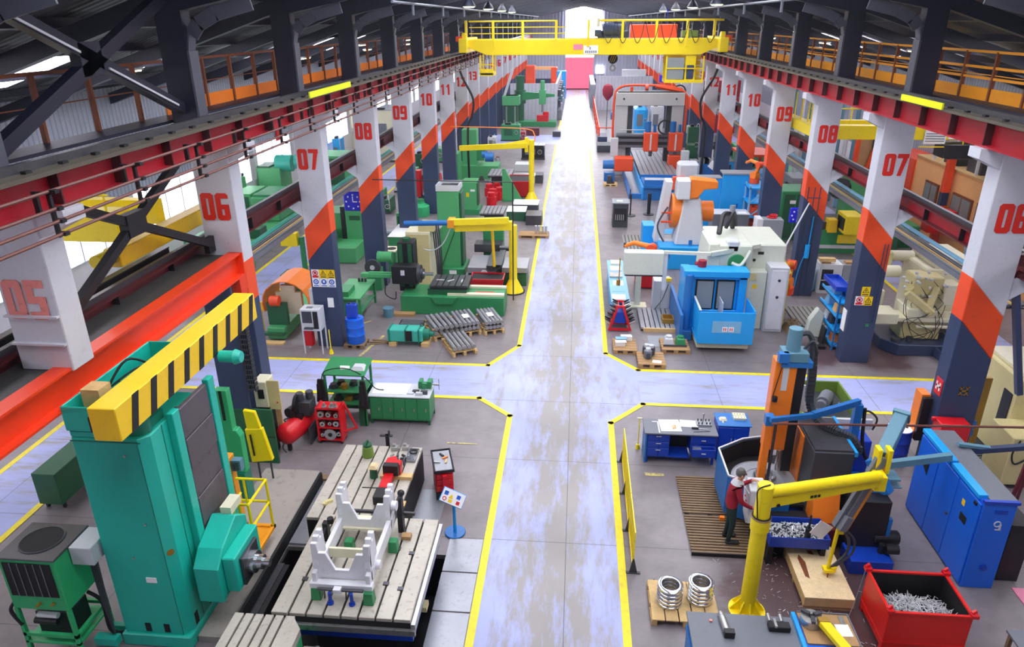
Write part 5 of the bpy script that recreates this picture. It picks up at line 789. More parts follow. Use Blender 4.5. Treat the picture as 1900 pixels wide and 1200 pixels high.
# ------------------------------------------------------------------ the man
def skin_mesh(name, joints, edges, sub=2):
    me = bpy.data.meshes.new(name); me.from_pydata([j[0] for j in joints], edges, []); o = bpy.data.objects.new(name, me); COL.objects.link(o)
    sk = o.modifiers.new('skin', 'SKIN'); sk.use_smooth_shade = True
    for i, j in enumerate(joints): v = me.skin_vertices[0].data[i]; v.radius = (j[1], j[2] if len(j) > 2 else j[1]); v.use_root = (i == 0)
    ss = o.modifiers.new('sub', 'SUBSURF'); ss.levels = ss.render_levels = sub
    dg = bpy.context.evaluated_depsgraph_get(); dg.update(); m2 = bpy.data.meshes.new_from_object(o.evaluated_get(dg)); bpy.data.objects.remove(o); bpy.data.meshes.remove(me); m2.name = name
    return m2
def man():
    # local: x forward, y left, feet at z=0, height about 1.74
    J = [((0,0,.95),.15,.12),((.0,0,1.1),.155,.125),((.03,0,1.28),.17,.13),((.06,0,1.43),.13,.1),((.09,0,1.51),.058),((.11,0,1.56),.058),((.12,0,1.62),.088,.082),((.125,0,1.70),.085,.08),
         ((.05,.19,1.41),.075),((.2,.25,1.24),.062),((.36,.18,1.38),.045),((.42,.16,1.44),.034),((.05,-.19,1.41),.075),((.12,-.25,1.15),.062),((.34,-.18,.98),.045),((.42,-.16,.96),.034),
         ((0,.1,.88),.11),((.04,.11,.5),.075),((-.02,.12,.1),.05),((-.03,.12,.04),.045),((.13,.13,.035),.04),((0,-.1,.88),.11),((.05,-.1,.5),.075),((.0,-.11,.1),.05),((-.01,-.11,.04),.045),((.15,-.12,.035),.04)]
    E_ = [(0,1),(1,2),(2,3),(3,4),(4,5),(5,6),(6,7),(3,8),(8,9),(9,10),(10,11),(3,12),(12,13),(13,14),(14,15),(0,16),(16,17),(17,18),(18,19),(19,20),(0,21),(21,22),(22,23),(23,24),(24,25)]
    # hands: palm, four fingers, thumb, as branches of the same skeleton
    def hand(w, d, up, side):
        n = len(J); p = Vector(J[w][0]); d = Vector(d).normalized(); u = Vector(up).normalized(); s = d.cross(u)*side
        J.append((tuple(p+d*.055),.036,.02)); E_.append((w,n))
        for k, L in enumerate((.062,.072,.068,.05)):
            m_ = len(J); b0 = p+d*.085+s*(.028-.0185*k); J.append((tuple(b0),.0095)); J.append((tuple(b0+d*L*.55-u*.012),.0085)); J.append((tuple(b0+d*L*.9-u*.035),.0075)); E_.extend([(n,m_),(m_,m_+1),(m_+1,m_+2)])
        m_ = len(J); J.append((tuple(p+d*.04+s*.035-u*.01),.011)); J.append((tuple(p+d*.075+s*.055-u*.025),.009)); E_.extend([(n,m_),(m_,m_+1)])
    hand(11, (.9,-.1,-.15), (0,.2,1), 1); hand(15, (.95,.05,-.1), (.1,-.2,1), -1)
    me = skin_mesh('body', J, E_, 1)
    for m_ in ('maroon','trouser','skin','rubber'): me.materials.append(MATS[m_])
    for p in me.polygons:
        c = p.center; r = Vector((c.x,c.y,0)).length
        arm = abs(c.y) > .13 and c.z > .9 or c.x > .24
        if c.z < .09: k = 3
        elif c.z > 1.5 and c.x < .24: k = 2
        elif c.x > .38: k = 2
        elif c.z < .9 and not (c.x > .24): k = 1
        else: k = 0
        p.material_index = k
    return me
px, py = 3.34, 12.3
t = T('person', 'person in a dark red sweater and dark trousers working at the white control box', 'person', (px,py,.08), R(0), local=True)
b_ = bpy.data.objects.new('body', man()); COL.objects.link(b_); b_.parent = t.o; b_.scale = (.97,.97,.97); b_['label'] = 'standing body facing the machine, one hand raised'
hd_ = (.125,0,1.66)
t.part('hair', 'hair', lathe((.095,0,1.635), [(.09,-.03),(.097,.02),(.09,.07),(.06,.105),(0,.115)], 'z', 18)); t.part('collar', 'light_grey', lathe((.06,0,1.4), [(.13,0),(.11,.05),(.075,.09),(.07,.1)], 'z', 18), label='grey hood at the neck')
t.part('nose', 'skin', TB(.19,.225,-.012,.012,1.6,1.65,.008)); t.part('eye', 'sign_black', ball((.196,.03,1.655),.008,8), ball((.196,-.03,1.655),.008,8)); t.part('ear', 'skin', ball((.11,.088,1.62),.022,8,sz=1.4), ball((.11,-.088,1.62),.022,8,sz=1.4)); t.part('mouth', 'number_pink', B(.192,.202,-.02,.02,1.568,1.576)); t.part('shoe', 'rubber', B(-.08,.2,.07,.17,0,.06), B(-.06,.22,-.17,-.07,0,.06), bev=.02)
# ================================================================== left, beyond the cross aisle
t = T('terminal_cabinet', 'small grey computer cabinet on four legs before column seven', 'cabinet', (-8.35,20.8,0)); t.part('housing', 'light_grey', B(-8.72,-8.08,20.62,21.1,.82,1.56), bev=.01); t.part('screen', 'dark_grey', B(-8.66,-8.34,20.61,20.62,1.1,1.5)); t.part('panel', 'black', B(-8.3,-8.14,20.61,20.62,.9,1.5)); t.part('keyboard', 'dark_grey', B(-8.6,-8.3,20.5,20.62,.92,.96)); t.part('leg', 'light_grey', [B(x,x+.04,y,y+.04,0,.82) for x in (-8.72,-8.12) for y in (20.62,21.06)]); t.part('top_vent', 'mid_grey', B(-8.55,-8.35,20.75,20.9,1.56,1.57))
solo('red_container', 'red metal container standing behind the grey computer cabinet', 'container', 'red', B(-8.85,-8.55,21.0,21.22,.1,.7), bev=.02); solo('notice', 'white paper notice on the navy face of column seven, left row', 'notice', 'paper', B(-7.98,-7.78,21.232,21.246,1.42,1.75)); solo('wall_box', 'narrow white box on the left flank of column seven, left row', 'box', 'light_grey', B(-8.6,-8.48,21.3,21.6,1.3,2.0))
def sign_board(x0, z0, y, cells, lab, w=.26, h=.3):
    t = T('safety_sign', lab, 'sign', (x0, y, z0)); nx = max(c[0] for c in cells)+1
    for (i, j, kind) in cells:
        x, z = x0+i*w, z0+j*h; cx, cz = x+w/2, z+h*.6
        t.part('plate', 'sign_white' if kind != 'warn' else 'sign_yellow', B(x+.004,x+w-.004,y-.012,y-.006,z+.004,z+h-.004))
        if kind == 'warn': t.part('pictogram', 'sign_black', prism([(cx-.1,cz-.08),(cx+.1,cz-.08),(cx,cz+.1)], 'y', y-.015, y-.012)); t.part('pictogram', 'sign_yellow', prism([(cx-.07,cz-.062),(cx+.07,cz-.062),(cx,cz+.065)], 'y', y-.018, y-.015)); t.part('pictogram', 'sign_black', B(cx-.012,cx+.012,y-.021,y-.018,cz-.045,cz+.03)); t.part('caption', 'sign_black', B(x+.04,x+w-.04,y-.014,y-.012,z+.03,z+.06))
        elif kind == 'ban': t.part('pictogram', 'sign_red', ring((cx,y-.014,cz),.08,.014,'y',20), bar((cx-.055,y-.014,cz+.055),(cx+.055,y-.014,cz-.055),.02)); t.part('pictogram', 'sign_black', B(cx-.03,cx+.03,y-.013,y-.012,cz-.04,cz+.04)); t.part('caption', 'sign_red', B(x+.03,x+w-.03,y-.014,y-.012,z+.02,z+.09))
        else: t.part('pictogram', 'sign_blue', C((cx,y-.012,cz),.09,-.004,'y',20)); t.part('pictogram', 'sign_white', ring((cx,y-.017,cz),.04,.012,'y',14) if i != 1 else B(cx-.03,cx+.03,y-.018,y-.016,cz-.03,cz+.05)); t.part('caption', 'sign_blue', B(x+.04,x+w-.04,y-.014,y-.012,z+.03,z+.06))
    return t
sign_board(-8.42, 2.12, 21.25, [(0,1,'ban'),(1,1,'warn'),(2,1,'warn'),(0,0,'must'),(1,0,'must'),(2,0,'must')], 'safety sign of six pictograms on column seven, left row')
sign_board(8.6, 1.95, 21.25, [(0,0,'ban'),(1,0,'warn')], 'red and yellow safety sign pair on column seven, right row'); sign_board(8.74, 2.26, 21.25, [(0,0,'warn')], 'single yellow warning sign on column seven, right row')
t = T('hook_stick', 'yellow upright stick with weight before column seven, left row', 'stick', (-7.85,20.7,0)); t.part('rod', 'yellow', C((-7.85,20.7,0),.018,.85,n=8)); t.part('weight', 'yellow', C((-7.85,20.7,0),.08,.14,n=12,r2=.05))
# orange hood with green bed
t = T('hooded_lathe', 'green machine under an open orange half round hood', 'machine', (-9.9,22.6,0))
hood = []
for k in range(11):
    a0, a1 = R(-20+k*20), R(-20+(k+1)*20); f = lambda a: (-9.75+.85*math.cos(a), 1.15+.85*math.sin(a)); (xa,za),(xb,zb) = f(a0), f(a1); hood.append(bar(((xa+xb)/2,22.0,(za+zb)/2),((xa+xb)/2,23.5,(za+zb)/2),.33,.03) if 0 else prism([(xa,za),(xb,zb),(xb*.96-9.75*.04,zb*.96+1.15*.04),(xa*.96-9.75*.04,za*.96+1.15*.04)], 'y', 22.0, 23.5))
t.part('hood', 'orange', hood, B(-8.97,-8.93,22.0,23.5,.35,.9)); t.part('bed', 'mid_green', B(-10.35,-9.75,21.6,25.2,.05,.45), bev=.01); t.part('headplate', 'dark_green', B(-10.4,-9.7,21.9,22.05,.45,1.25), bev=.01); t.part('insert', 'cream', prism([(-10.2,.7),(-9.3,.7),(-9.3,1.5),(-9.5,1.5),(-9.5,1.75),(-10.0,1.75),(-10.0,1.5),(-10.2,1.5)], 'y', 22.3, 22.45)); t.part('front_plate', 'dark_green', B(-10.55,-9.75,21.5,21.7,.2,.3)); t.part('roller', 'orange_red', C((-10.2,21.85,1.35),.18,.3,'x',18)); t.part('foot_board', 'wood', B(-10.5,-9.7,21.2,21.45,0,.06))
t = T('hand_control', 'yellow hand control post beside the orange hood', 'control post', (-10.7,22.1,0)); t.part('post', 'hazard_yellow', C((-10.7,22.1,0),.03,1.0,n=8), B(-10.76,-10.6,22.05,22.15,.9,1.2)); t.part('hose', 'black', cable([(-10.7,22.05,1.1),(-10.9,22,.9),(-10.75,22,.5)], .015))
t = T('yellow_box_lamp', 'yellow box on a green arm left of column seven', 'control box', (-11.1,26.9,0)); t.part('box', 'yellow', B(-11.75,-11.05,26.8,27.1,1.75,2.3), bev=.015); t.part('post', 'green', B(-11.0,-10.85,26.9,27.1,0,2.1)); t.part('table', 'dark_green', B(-11.6,-10.6,26.0,26.8,.7,.8), B(-11.5,-10.7,26.1,26.7,0,.7))
drum('barrel', 'blue barrel on a small pallet beside column seven', -7.2, 21.4, .145, .3, .86, 'blue'); pallet(-7.55,-6.85,21.08,21.72, 'small pallet under the blue barrel', mat='old_wood')
t = T('jerrycan', 'dark blue square canister standing on the blue barrel', 'canister', (-7.25,21.4,1.0)); t.part('body', 'royal', B(-7.43,-7.08,21.28,21.52,1.012,1.5), bev=.03); t.part('cap', 'black', C((-7.33,21.4,1.5),.035,.04,n=10)); t.part('handle', 'royal', bar((-7.25,21.4,1.53),(-7.1,21.4,1.53),.03))
for i in range(3): solo('board', 'loose wooden boards beside the blue barrel pallet', 'board', 'old_wood', rot(B(-6.8,-6.2,21.5+.1*i,21.58+.1*i,.0+.02*i,.03+.02*i), .3-.25*i, (-6.5,21.5,0)), group='loose boards by the barrel')
t = T('green_bench', 'pale green low bench with small tools right of column seven', 'bench', (-8,24.3,0)); t.part('top', 'mid_green', B(-8.6,-7.55,23.3,25.4,.88,.95), bev=.01); t.part('leg', 'green', [B(x,x+.08,y,y+.08,0,.88) for x in (-8.55,-7.65) for y in (23.35,25.3)]); t.part('case', 'green', B(-8.55,-8.0,23.4,24.2,.2,1.15), bev=.01); t.part('shelf', 'green', B(-8.5,-7.6,23.4,25.3,.3,.34)); 
for i in range(3): solo('hand_tool', 'small dark tool on the pale green bench', 'tool', 'dark_steel', C((-8.1+.12*i,25.1,.95),.05,.14,n=10), group='tools on the pale green bench')
# teal gearbox on timbers
t = T('gear_motor', 'turquoise gear motor unit lying on yellow timbers', 'motor', (-5.5,21.7,0)); t.part('body', 'turquoise', B(-6.15,-4.95,21.45,21.95,.15,.58), bev=.03); t.part('band', 'teal_dark', [B(x,x+.05,21.43,21.97,.13,.6) for x in (-6.1,-5.55,-5.1)]); t.part('flange', 'black', B(-5.52,-5.3,21.41,21.45,.2,.56)); t.part('shaft', 'teal_dark', C((-4.95,21.7,.36),.18,.2,'x',16), C((-4.75,21.7,.36),.09,.14,'x',14)); t.part('eye_bolt', 'dark_steel', ring((-5.0,21.8,.66),.06,.015,'y',12))
for i, x in enumerate((-6.1,-5.0)): solo('timber', ['left','right'][i] + ' yellow timber under the turquoise gear motor', 'timber', 'wood', B(x,x+.25,21.4,22.0,0,.14))
# pallets with tubes
for i, (P, lab, lv) in enumerate(((((818,621),(848,662),(887,648),(855,610)),'nearest pallet of steel tubes, set in front of the other three',1), (((789,595),(814,633),(850,612),(826,589)),'leftmost pallet of steel tubes in front of the boring mill',2), (((832,589),(855,618),(896,615),(870,581)),'middle pallet of steel tubes with white label',2), (((878,583),(903,618),(940,612),(913,578)),'rightmost pallet of steel tubes by the aisle line',2))):
    q = [FLR(u,v,.2) for u, v in P]; c = sum(q, Vector())/4; ax = (q[1]-q[0]+q[2]-q[3]); a = math.atan2(ax.y, ax.x); L = min(1.35, ax.length/2); W = min(1.05, ((q[3]-q[0]).length+(q[2]-q[1]).length)/2)
    t = T('pallet', lab, 'pallet', (c.x,c.y,0), a, local=True)
    t.part('top_board', 'wood', [B(-L/2+k*L/5,-L/2+(k+.8)*L/5,-W/2,W/2,.12,.145) for k in range(5)]); t.part('runner', 'wood', [B(-L/2,L/2,y,y+.09,0,.02) for y in (-W/2,-.045,W/2-.09)], [B(x,x+.12,y,y+.09,.02,.12) for x in (-L/2,-.06,L/2-.12) for y in (-W/2,-.045,W/2-.09)]); t.part('batten', 'wood', B(-L*.36,-L*.3,-W/2,W/2,.145,.2), B(L*.3,L*.36,-W/2,W/2,.145,.2), *([B(-L*.36,-L*.3,-W/2,W/2,.33,.37), B(L*.3,L*.36,-W/2,W/2,.33,.37)] if lv > 1 else []))
    M_ = Matrix.Translation((c.x,c.y,0)) @ Matrix.Rotation(a, 4, 'Z')
    for r in range(lv):
        for k in range(5):
            y = -W/2+.1+k*(W-.2)/4; z = .265+.17*r; p0, p1 = M_ @ Vector((-L*.48,y,z)), M_ @ Vector((L*.48,y,z))
            solo('steel_tube', 'dark grey steel tube lying on the ' + lab.split(',')[0].replace(' of steel tubes','').replace(' with white label','').split(' in front')[0].split(' by the')[0], 'tube', ['plate_steel','bright_steel','near_black'], tube([p0,p1], .062, 12), C(tuple(p0), .07, .06, tuple(p1-p0), 12, 1), C(tuple(p1-(p1-p0)*.05), .07, .06, tuple(p1-p0), 12, 1), C(tuple(p0-(p1-p0)*.01), .035, .01, tuple(p1-p0), 10, 2), group='steel tubes on ' + lab.split(' of ')[0])
    if i > 1: solo('paper_label', 'white paper sheet on the ' + lab.split(' of ')[0] + ' of tubes', 'paper', 'paper', rot(B(c.x-.15,c.x+.2,c.y-.1,c.y+.12,.505,.51), a, tuple(c)))
solo('floor_grate', 'dark slatted mat on the floor before the boring mill', 'mat', ['near_black','mid_grey'], B(-6.2,-5.3,23.0,23.7,0,.02), [B(-6.15,-5.35,23.05+.1*k,23.1+.1*k,.02,.03,1) for k in range(7)])
# horizontal boring mill
t = T('boring_mill', 'green horizontal boring mill with black headstock and slotted table', 'machine', (-4.5,25,0))
t.part('bed', 'green', B(-6.35,-2.5,24.3,25.6,.0,.72), bev=.02); t.part('bed_way', 'cream', B(-4.6,-2.5,24.4,24.62,.72,.8), B(-4.6,-2.5,25.25,25.45,.72,.8)); t.part('way_stop', 'red', B(-3.6,-2.9,24.7,24.8,.72,.77)); t.part('saddle', 'dark_green', B(-5.35,-3.9,24.5,25.5,.72,.95), bev=.01); t.part('apron', 'green', prism([(-5.2,.72),(-4.2,.72),(-4.4,.45),(-5.0,.45)], 'y', 24.2, 24.32)); t.part('table', ['dark_steel','near_black'], tslots(-5.25,-3.85,24.45,25.7,.95,1.1,6), bev=.005); t.part('hold_down', 'light_grey', [rot(B(-5.1+.4*k,-4.8+.4*k,25.0,25.05,1.1,1.13), k*.8, (-4.9+.4*k,25.0,0)) for k in range(3)])
t.part('column', 'black', B(-6.55,-5.95,25.1,25.8,.6,2.5), bev=.02); t.part('column_way', 'dark_green', B(-6.5,-6.35,25.05,25.1,.8,2.45), B(-6.15,-6.0,25.05,25.1,.8,2.45), C((-6.25,25.4,2.5),.15,.12)); t.part('headstock', 'black', B(-6.7,-5.75,24.6,25.1,1.05,1.75), bev=.03); t.part('name_plate', 'light_grey', B(-6.35,-6.2,24.59,24.6,1.4,1.6)); t.part('face_plate', 'dark_steel', C((-5.75,24.85,1.4),.34,.12,'x',24), C((-5.63,24.85,1.4),.2,.1,'x',20)); t.part('spindle', 'bright_steel', C((-5.53,24.85,1.4),.07,.35,'x',12)); t.part('motor', 'mid_green', C((-7.2,25.1,1.95),.2,.45,'x',18), C((-7.3,25.1,1.95),.21,.1,'x',18)); t.part('tail_arm', 'mid_green', B(-7.9,-6.7,24.7,24.95,1.25,1.4), C((-7.6,24.8,1.42),.05,.9,'x',10), bev=.01); t.part('cable', 'rubber', cable([(-6.9,24.6,1.2),(-6.95,24.5,.7),(-6.6,24.5,.5),(-6.55,24.5,.8)], .02)); t.part('bucket', 'steel_blue', C((-6.75,24.0,0),.18,.35,r2=.2)); t.part('skid', 'carton', B(-6.6,-5.8,24.0,24.3,0,.1)); t.part('cutter', 'cream', B(-5.72,-5.66,24.75,24.95,1.5,1.6))
t = T('cream_cabinet', 'tall cream cabinet behind the black boring headstock', 'cabinet', (-6.2,27.8,0)); t.part('body', 'cream', B(-6.75,-5.75,27.3,28.3,0,2.3), bev=.015); t.part('front', 'beige', B(-6.7,-5.8,27.28,27.3,.1,2.2)); t.part('cable', 'dark_grey', [cable([(-5.7+.08*k,27.6,2.6),(-5.6+.08*k,27.5,1.6),(-5.5+.05*k,27.5,.3)], .03) for k in range(4)]); t.part('basket', 'brass', C((-5.35,27.3,0),.2,.4,r2=.25))
t = T('green_column', 'tall pale green machine column with open black top', 'machine column', (-5.3,29.3,0)); t.part('column', 'mid_green', B(-5.72,-4.8,28.9,29.9,.1,3.6), bev=.02); t.part('top_bin', 'light_grey', tray(-5.74,-4.78,28.88,29.92,3.6,3.85,.03)); t.part('drive', 'black', B(-5.6,-4.95,29.0,29.8,3.6,3.75), C((-5.2,29.4,3.7),.14,.3,'x')); t.part('foot', 'green', B(-5.8,-4.6,28.6,30.1,0,.35), bev=.02); t.part('rib', 'dark_green', bar((-5.6,28.88,.4),(-4.9,28.88,2.2),.03), B(-4.78,-4.7,29.0,29.8,.4,3.5)); t.part('paper', 'paper', B(-5.25,-4.95,28.58,28.6,.12,.28))
t = T('mill_table', 'grey machine table with saddle behind the red bin', 'machine table', (-3.3,28.3,0)); t.part('base', 'dark_green', B(-4.3,-1.9,27.6,29.0,0,.55), bev=.02); t.part('table', 'plate_steel', B(-4.3,-3.15,27.5,29.2,.55,.8), B(-2.9,-1.85,27.5,28.9,.6,.82), bev=.01); t.part('slide', 'dark_steel', B(-3.5,-2.95,27.3,29.3,.8,.95), B(-3.15,-2.9,27.3,29.4,.9,1.0)); t.part('handwheel', 'light_grey', C((-3.6,27.3,.6),.15,.06,'y',16)); t.part('upper_bed', 'dark_steel', B(-4.3,-3.1,29.6,30.3,.8,1.15), C((-3.2,29.6,1.0),.12,.5,'x')); t.part('knee', 'green', B(-4.0,-3.1,30.3,30.8,.0,1.9), bev=.02)
def skip(x0,x1,y0,y1,h,lab,mat='red',flare=.12):
    t = T('chip_bin', lab, 'bin', ((x0+x1)/2,(y0+y1)/2,0)); sl = []
    t.part('shell', mat, TB(x0,x1,y0,y1,.06,h,-flare), bev=.01); t.part('inside', 'near_black', TB(x0-flare+.05,x1+flare-.05,y0-flare+.05,y1+flare-.05,h-.002,h+.004,0)); t.part('rim', mat, B(x0-flare,x1+flare,y0-flare,y0-flare+.04,h,h+.05), B(x0-flare,x1+flare,y1+flare-.04,y1+flare,h,h+.05), B(x0-flare,x0-flare+.04,y0-flare,y1+flare,h,h+.05), B(x1+flare-.04,x1+flare,y0-flare,y1+flare,h,h+.05)); t.part('foot', mat, [B(x,x+.1,y,y+.1,0,.06) for x in (x0,x1-.1) for y in (y0,y1-.1)]); return t
skip(-3.95,-2.85,26.55,27.2,.62,'red skip between the boring mill and the yellow jib post')
def jib(name, lab, x, y, h, boom, mat='yellow', r=.16):
    t = T('jib_crane', lab, 'crane', (x,y,0)); t.part('post', mat, C((x,y,0),r,h,n=18)); t.part('foot_plate', 'black', C((x,y,0),r*2.9,.04,n=24)); t.part('foot_cone', mat, C((x,y,.04),r*2.6,.5,n=20,r2=r)); t.part('boom', mat, [bar(a,b,w,hh) for a,b,w,hh in boom], bev=.01); return t
t = jib('jib', 'yellow jib crane with folded boom and blue cylinder, left mid hall', -2.38, 26.95, 2.75, [((-2.38,26.9,2.75),(-4.55,26.2,2.85),.25,.34), ((-2.5,26.5,3.05),(-4.65,25.9,3.1),.16,.24)]); t.part('cylinder', 'mid_blue', C((-4.7,25.9,3.08),.1,1.7,(-1,-.02,-.03),14)); t.part('drop', 'hazard_yellow', tube([(-3.2,27.0,2.6),(-3.15,27.1,1.0)], .06, 8)); t.part('mount', 'orange_yellow', B(-4.75,-4.5,25.8,26.3,2.9,3.2)); t.part('mark', 'sign_black', [B(-3.6+.1*k,-3.53+.1*k,26.38,26.4,3.0,3.08) for k in range(8)]); t.part('hose', 'light_grey', cable([(-4.7,26.2,2.8),(-5.0,26.2,2.2),(-5.4,26.2,1.9),(-5.8,26.3,1.9)], .025))
# machines further along: rows given as sighted rectangles (left, right, top, foot)
def gbox(name, lab, cat, u0, u1, vt, vb, depth, mat, z0=0., extra=None, bev=.015, top=None, group=None):
    x0, x1, y, z1 = fbox(u0, u1, vt, vb, z0); t = T(name, lab, cat, ((x0+x1)/2, y+depth/2, z0), group=group); t.part('body', mat, B(x0,x1,y,y+depth,z0,z1), bev=bev)
    if top: t.part('top', top, B(x0-.02,x1+.02,y-.02,y+depth+.02,z1,z1+.03))
    if extra: extra(t, x0, x1, y, z1)
    elif z1 - z0 > .7 and cat in ('machine', 'machine post', 'press', 'drill'):
        w = x1-x0; h = z1-z0; t.part('plinth', 'dark_grey', B(x0-.05,x1+.05,y-.06,y,z0,z0+.12)); t.part('panel', 'dark_green' if 'green' in mat else 'mid_grey', B(x0+.15*w,x0+.6*w,y-.02,y,z0+.35*h,z0+.75*h)); t.part('handwheel', 'steel', ring((x0+.8*w,y-.08,z0+.55*h),min(.16,.15*w+.04),.025,'y',14), C((x0+.8*w,y-.08,z0+.55*h),.03,.08,'y',8)); t.part('top_unit', 'black', B(x0+.2*w,x0+.5*w,y+.2,y+.6,z1,z1+.15)); t.part('pipe', 'light_grey', cable([(x0+.7*w,y+.2,z1),(x0+.85*w,y+.15,z1+.25),(x1,y-.03,z1-.1),(x1+.02,y-.04,z0+.3*h)], .02, 5, 4))
    return t
def openings(t, x0, x1, y, z1): w = x1-x0; t.part('door', 'dark_green', B(x0+.1*w,x0+.48*w,y-.015,y,.1,z1-.15), B(x0+.52*w,x0+.9*w,y-.015,y,.1,z1-.15)); t.part('label_plate', 'sign_white', B(x0+.3*w,x0+.5*w,y-.02,y-.015,z1*.75,z1*.82))
gbox('waste_bin', 'square green bin with cream round lid behind the boring motor', 'bin', 716, 737, 468, 512, .7, 'green', extra=lambda t,a,b,y,z: (t.part('lid', 'cream', B(a-.02,b+.02,y-.02,y+.72,z,z+.06), bev=.01), t.part('hole', 'near_black', C(((a+b)/2,y+.35,z+.06),.2,.01))))
gbox('green_cabinet', 'green slant fronted cabinet beside column nine foot', 'cabinet', 737, 762, 396, 432, .9, 'mid_green', extra=openings); gbox('bench', 'pale bench with papers left of the boring mill', 'bench', 722, 752, 440, 470, 2.2, 'green', top='paper')
gbox('cloth_heap', 'grey cloth heap beside the pale bench', 'cloth', 715, 732, 430, 445, .6, 'grey', bev=.08); gbox('cream_box', 'long beige box on the cabinet behind the cream one', 'box', 776, 806, 417, 430, .8, 'beige', z0=2.3); gbox('white_roll', 'white cylinder roll behind the beige box', 'roll', 802, 818, 414, 428, .5, 'light_grey', z0=2.2, bev=.1)
def tall_green(t, x0, x1, y, z1): w = x1-x0; t.part('slide_way', 'dark_green', B(x1,x1+.08,y+.1,y+.8,.5,z1-.1)); t.part('sticker', 'hazard_yellow', B(x0+.3*w,x0+.5*w,y-.02,y,z1*.55,z1*.68)); t.part('label_plate', 'sign_white', B(x0+.6*w,x0+.9*w,y-.02,y,z1*.72,z1*.78)); t.part('foot', 'green', B(x0-.15,x1+.15,y-.1,y+1.2,0,.3))
gbox('green_machine', 'tall green machine cabinet with yellow sticker behind pale column', 'machine', 858, 885, 338, 398, 1.2, 'mid_green', extra=tall_green)
gbox('green_column', 'tall slim pale green column left of the far yellow jib', 'machine column', 859, 886, 241, 330, 1.1, 'mid_green', extra=lambda t,a,b,y,z: (t.part('foot', 'mid_green', B(a-.3,b+1.5,y-.4,y+1.4,0,.9)), t.part('head', 'green', B(b,b+.5,y,y+.8,1.2,2.0))))
gbox('green_machine', 'green machine with arched window beside the slim green column', 'machine', 834, 852, 286, 345, 1.4, 'mid_green', extra=lambda t,a,b,y,z: (t.part('recess', 'near_black', B(a+.25*(b-a),b-.25*(b-a),y-.02,y,z-.9,z-.2)), t.part('cylinder', 'light_grey', C(((a+b)/2,y-.05,z-.8),.1,.5)), t.part('front_case', 'dark_green', B(a-.1,b-.1,y-.8,y,0,z-1.3))))
gbox('skip', 'green skip with white papers and wire inside', 'skip', 792, 816, 372, 396, 1.6, 'teal_dark', extra=lambda t,a,b,y,z: t.part('rubbish', 'paper', [TB(random.uniform(a,b-.4),b,y+.2,y+1.4,z,z+.2,.15) for _ in range(3)]))
x0,x1,y,z1 = fbox(773,791,374,400); t = T('gas_bottle', 'bright green gas bottle in front of the green skip', 'bottle', ((x0+x1)/2,y,0)); t.part('body', 'bright_green', lathe(((x0+x1)/2,y,0), [(.45,0),(.48,.1),(.48,z1*.7),(.3,z1*.85),(.22,z1*.9),(.22,z1)], n=20)); t.part('cap', 'green', C(((x0+x1)/2,y,z1),.2,.15))
x0,x1,y,z1 = fbox(788,812,347,366,.8); t = T('red_hood', 'bright red rounded guard behind the green skip', 'guard', ((x0+x1)/2,y,0)); t.part('drum', 'red', C(((x0+x1)/2-.4,y+.4,1.5),.62,.9,'x',20)); t.part('post', 'red', B(x0-.5,x0-.2,y,y+.5,.8,2.3), bev=.02); t.part('stand', 'navy', B(x0-.4,x1,y+.1,y+.8,0,.9))
for i, (u, v) in enumerate(((908,355),(915,365),(922,352),(928,362),(912,372))): p = FLR(u,v+8); solo('red_part', 'red cast machine part in a heap beside the green tables', 'part', 'red', C((p.x,p.y,.0),.3,.5,n=12), C((p.x,p.y,.5),.22,.25,n=12), group='heap of red castings')
t = T('green_bracket', 'green triangular angle plate beside the far red skip', 'angle plate', tuple(FLR(940,372))); p = FLR(932,372); t.part('plate', 'mid_green', prism([(p.x,0),(p.x+1.2,0),(p.x+.15,1.9),(p.x,1.9)], 'y', p.y, p.y+.3)); t.part('foot', 'green', B(p.x,p.x+1.2,p.y-.3,p.y+.6,0,.08))
p = FLR(945,366); skip(p.x+.1,p.x+1.2,p.y,p.y+1.6,1.0,'far red skip at the foot of the second yellow jib',flare=.25)
def slot_table(lab, u0, u1, vt, vb, y_len, z):
    a, b = FLR(u0,vb,z), FLR(u1,vb,z); t = T('machine_table', lab, 'machine table', ((a.x+b.x)/2,a.y+y_len/2,0)); t.part('table', ['plate_steel','near_black'], tslots(a.x,b.x,a.y,a.y+y_len,z-.15,z,6)); t.part('base', 'dark_grey', B(a.x+.2,b.x-.1,a.y+.2,a.y+y_len-.2,0,z-.15)); return t
slot_table('slotted table with tools before the tall green cabinet', 890, 934, 375, 395, 1.6, 1.0); slot_table('farther slotted table under the second yellow jib', 905, 948, 312, 325, 2.2, 1.0)
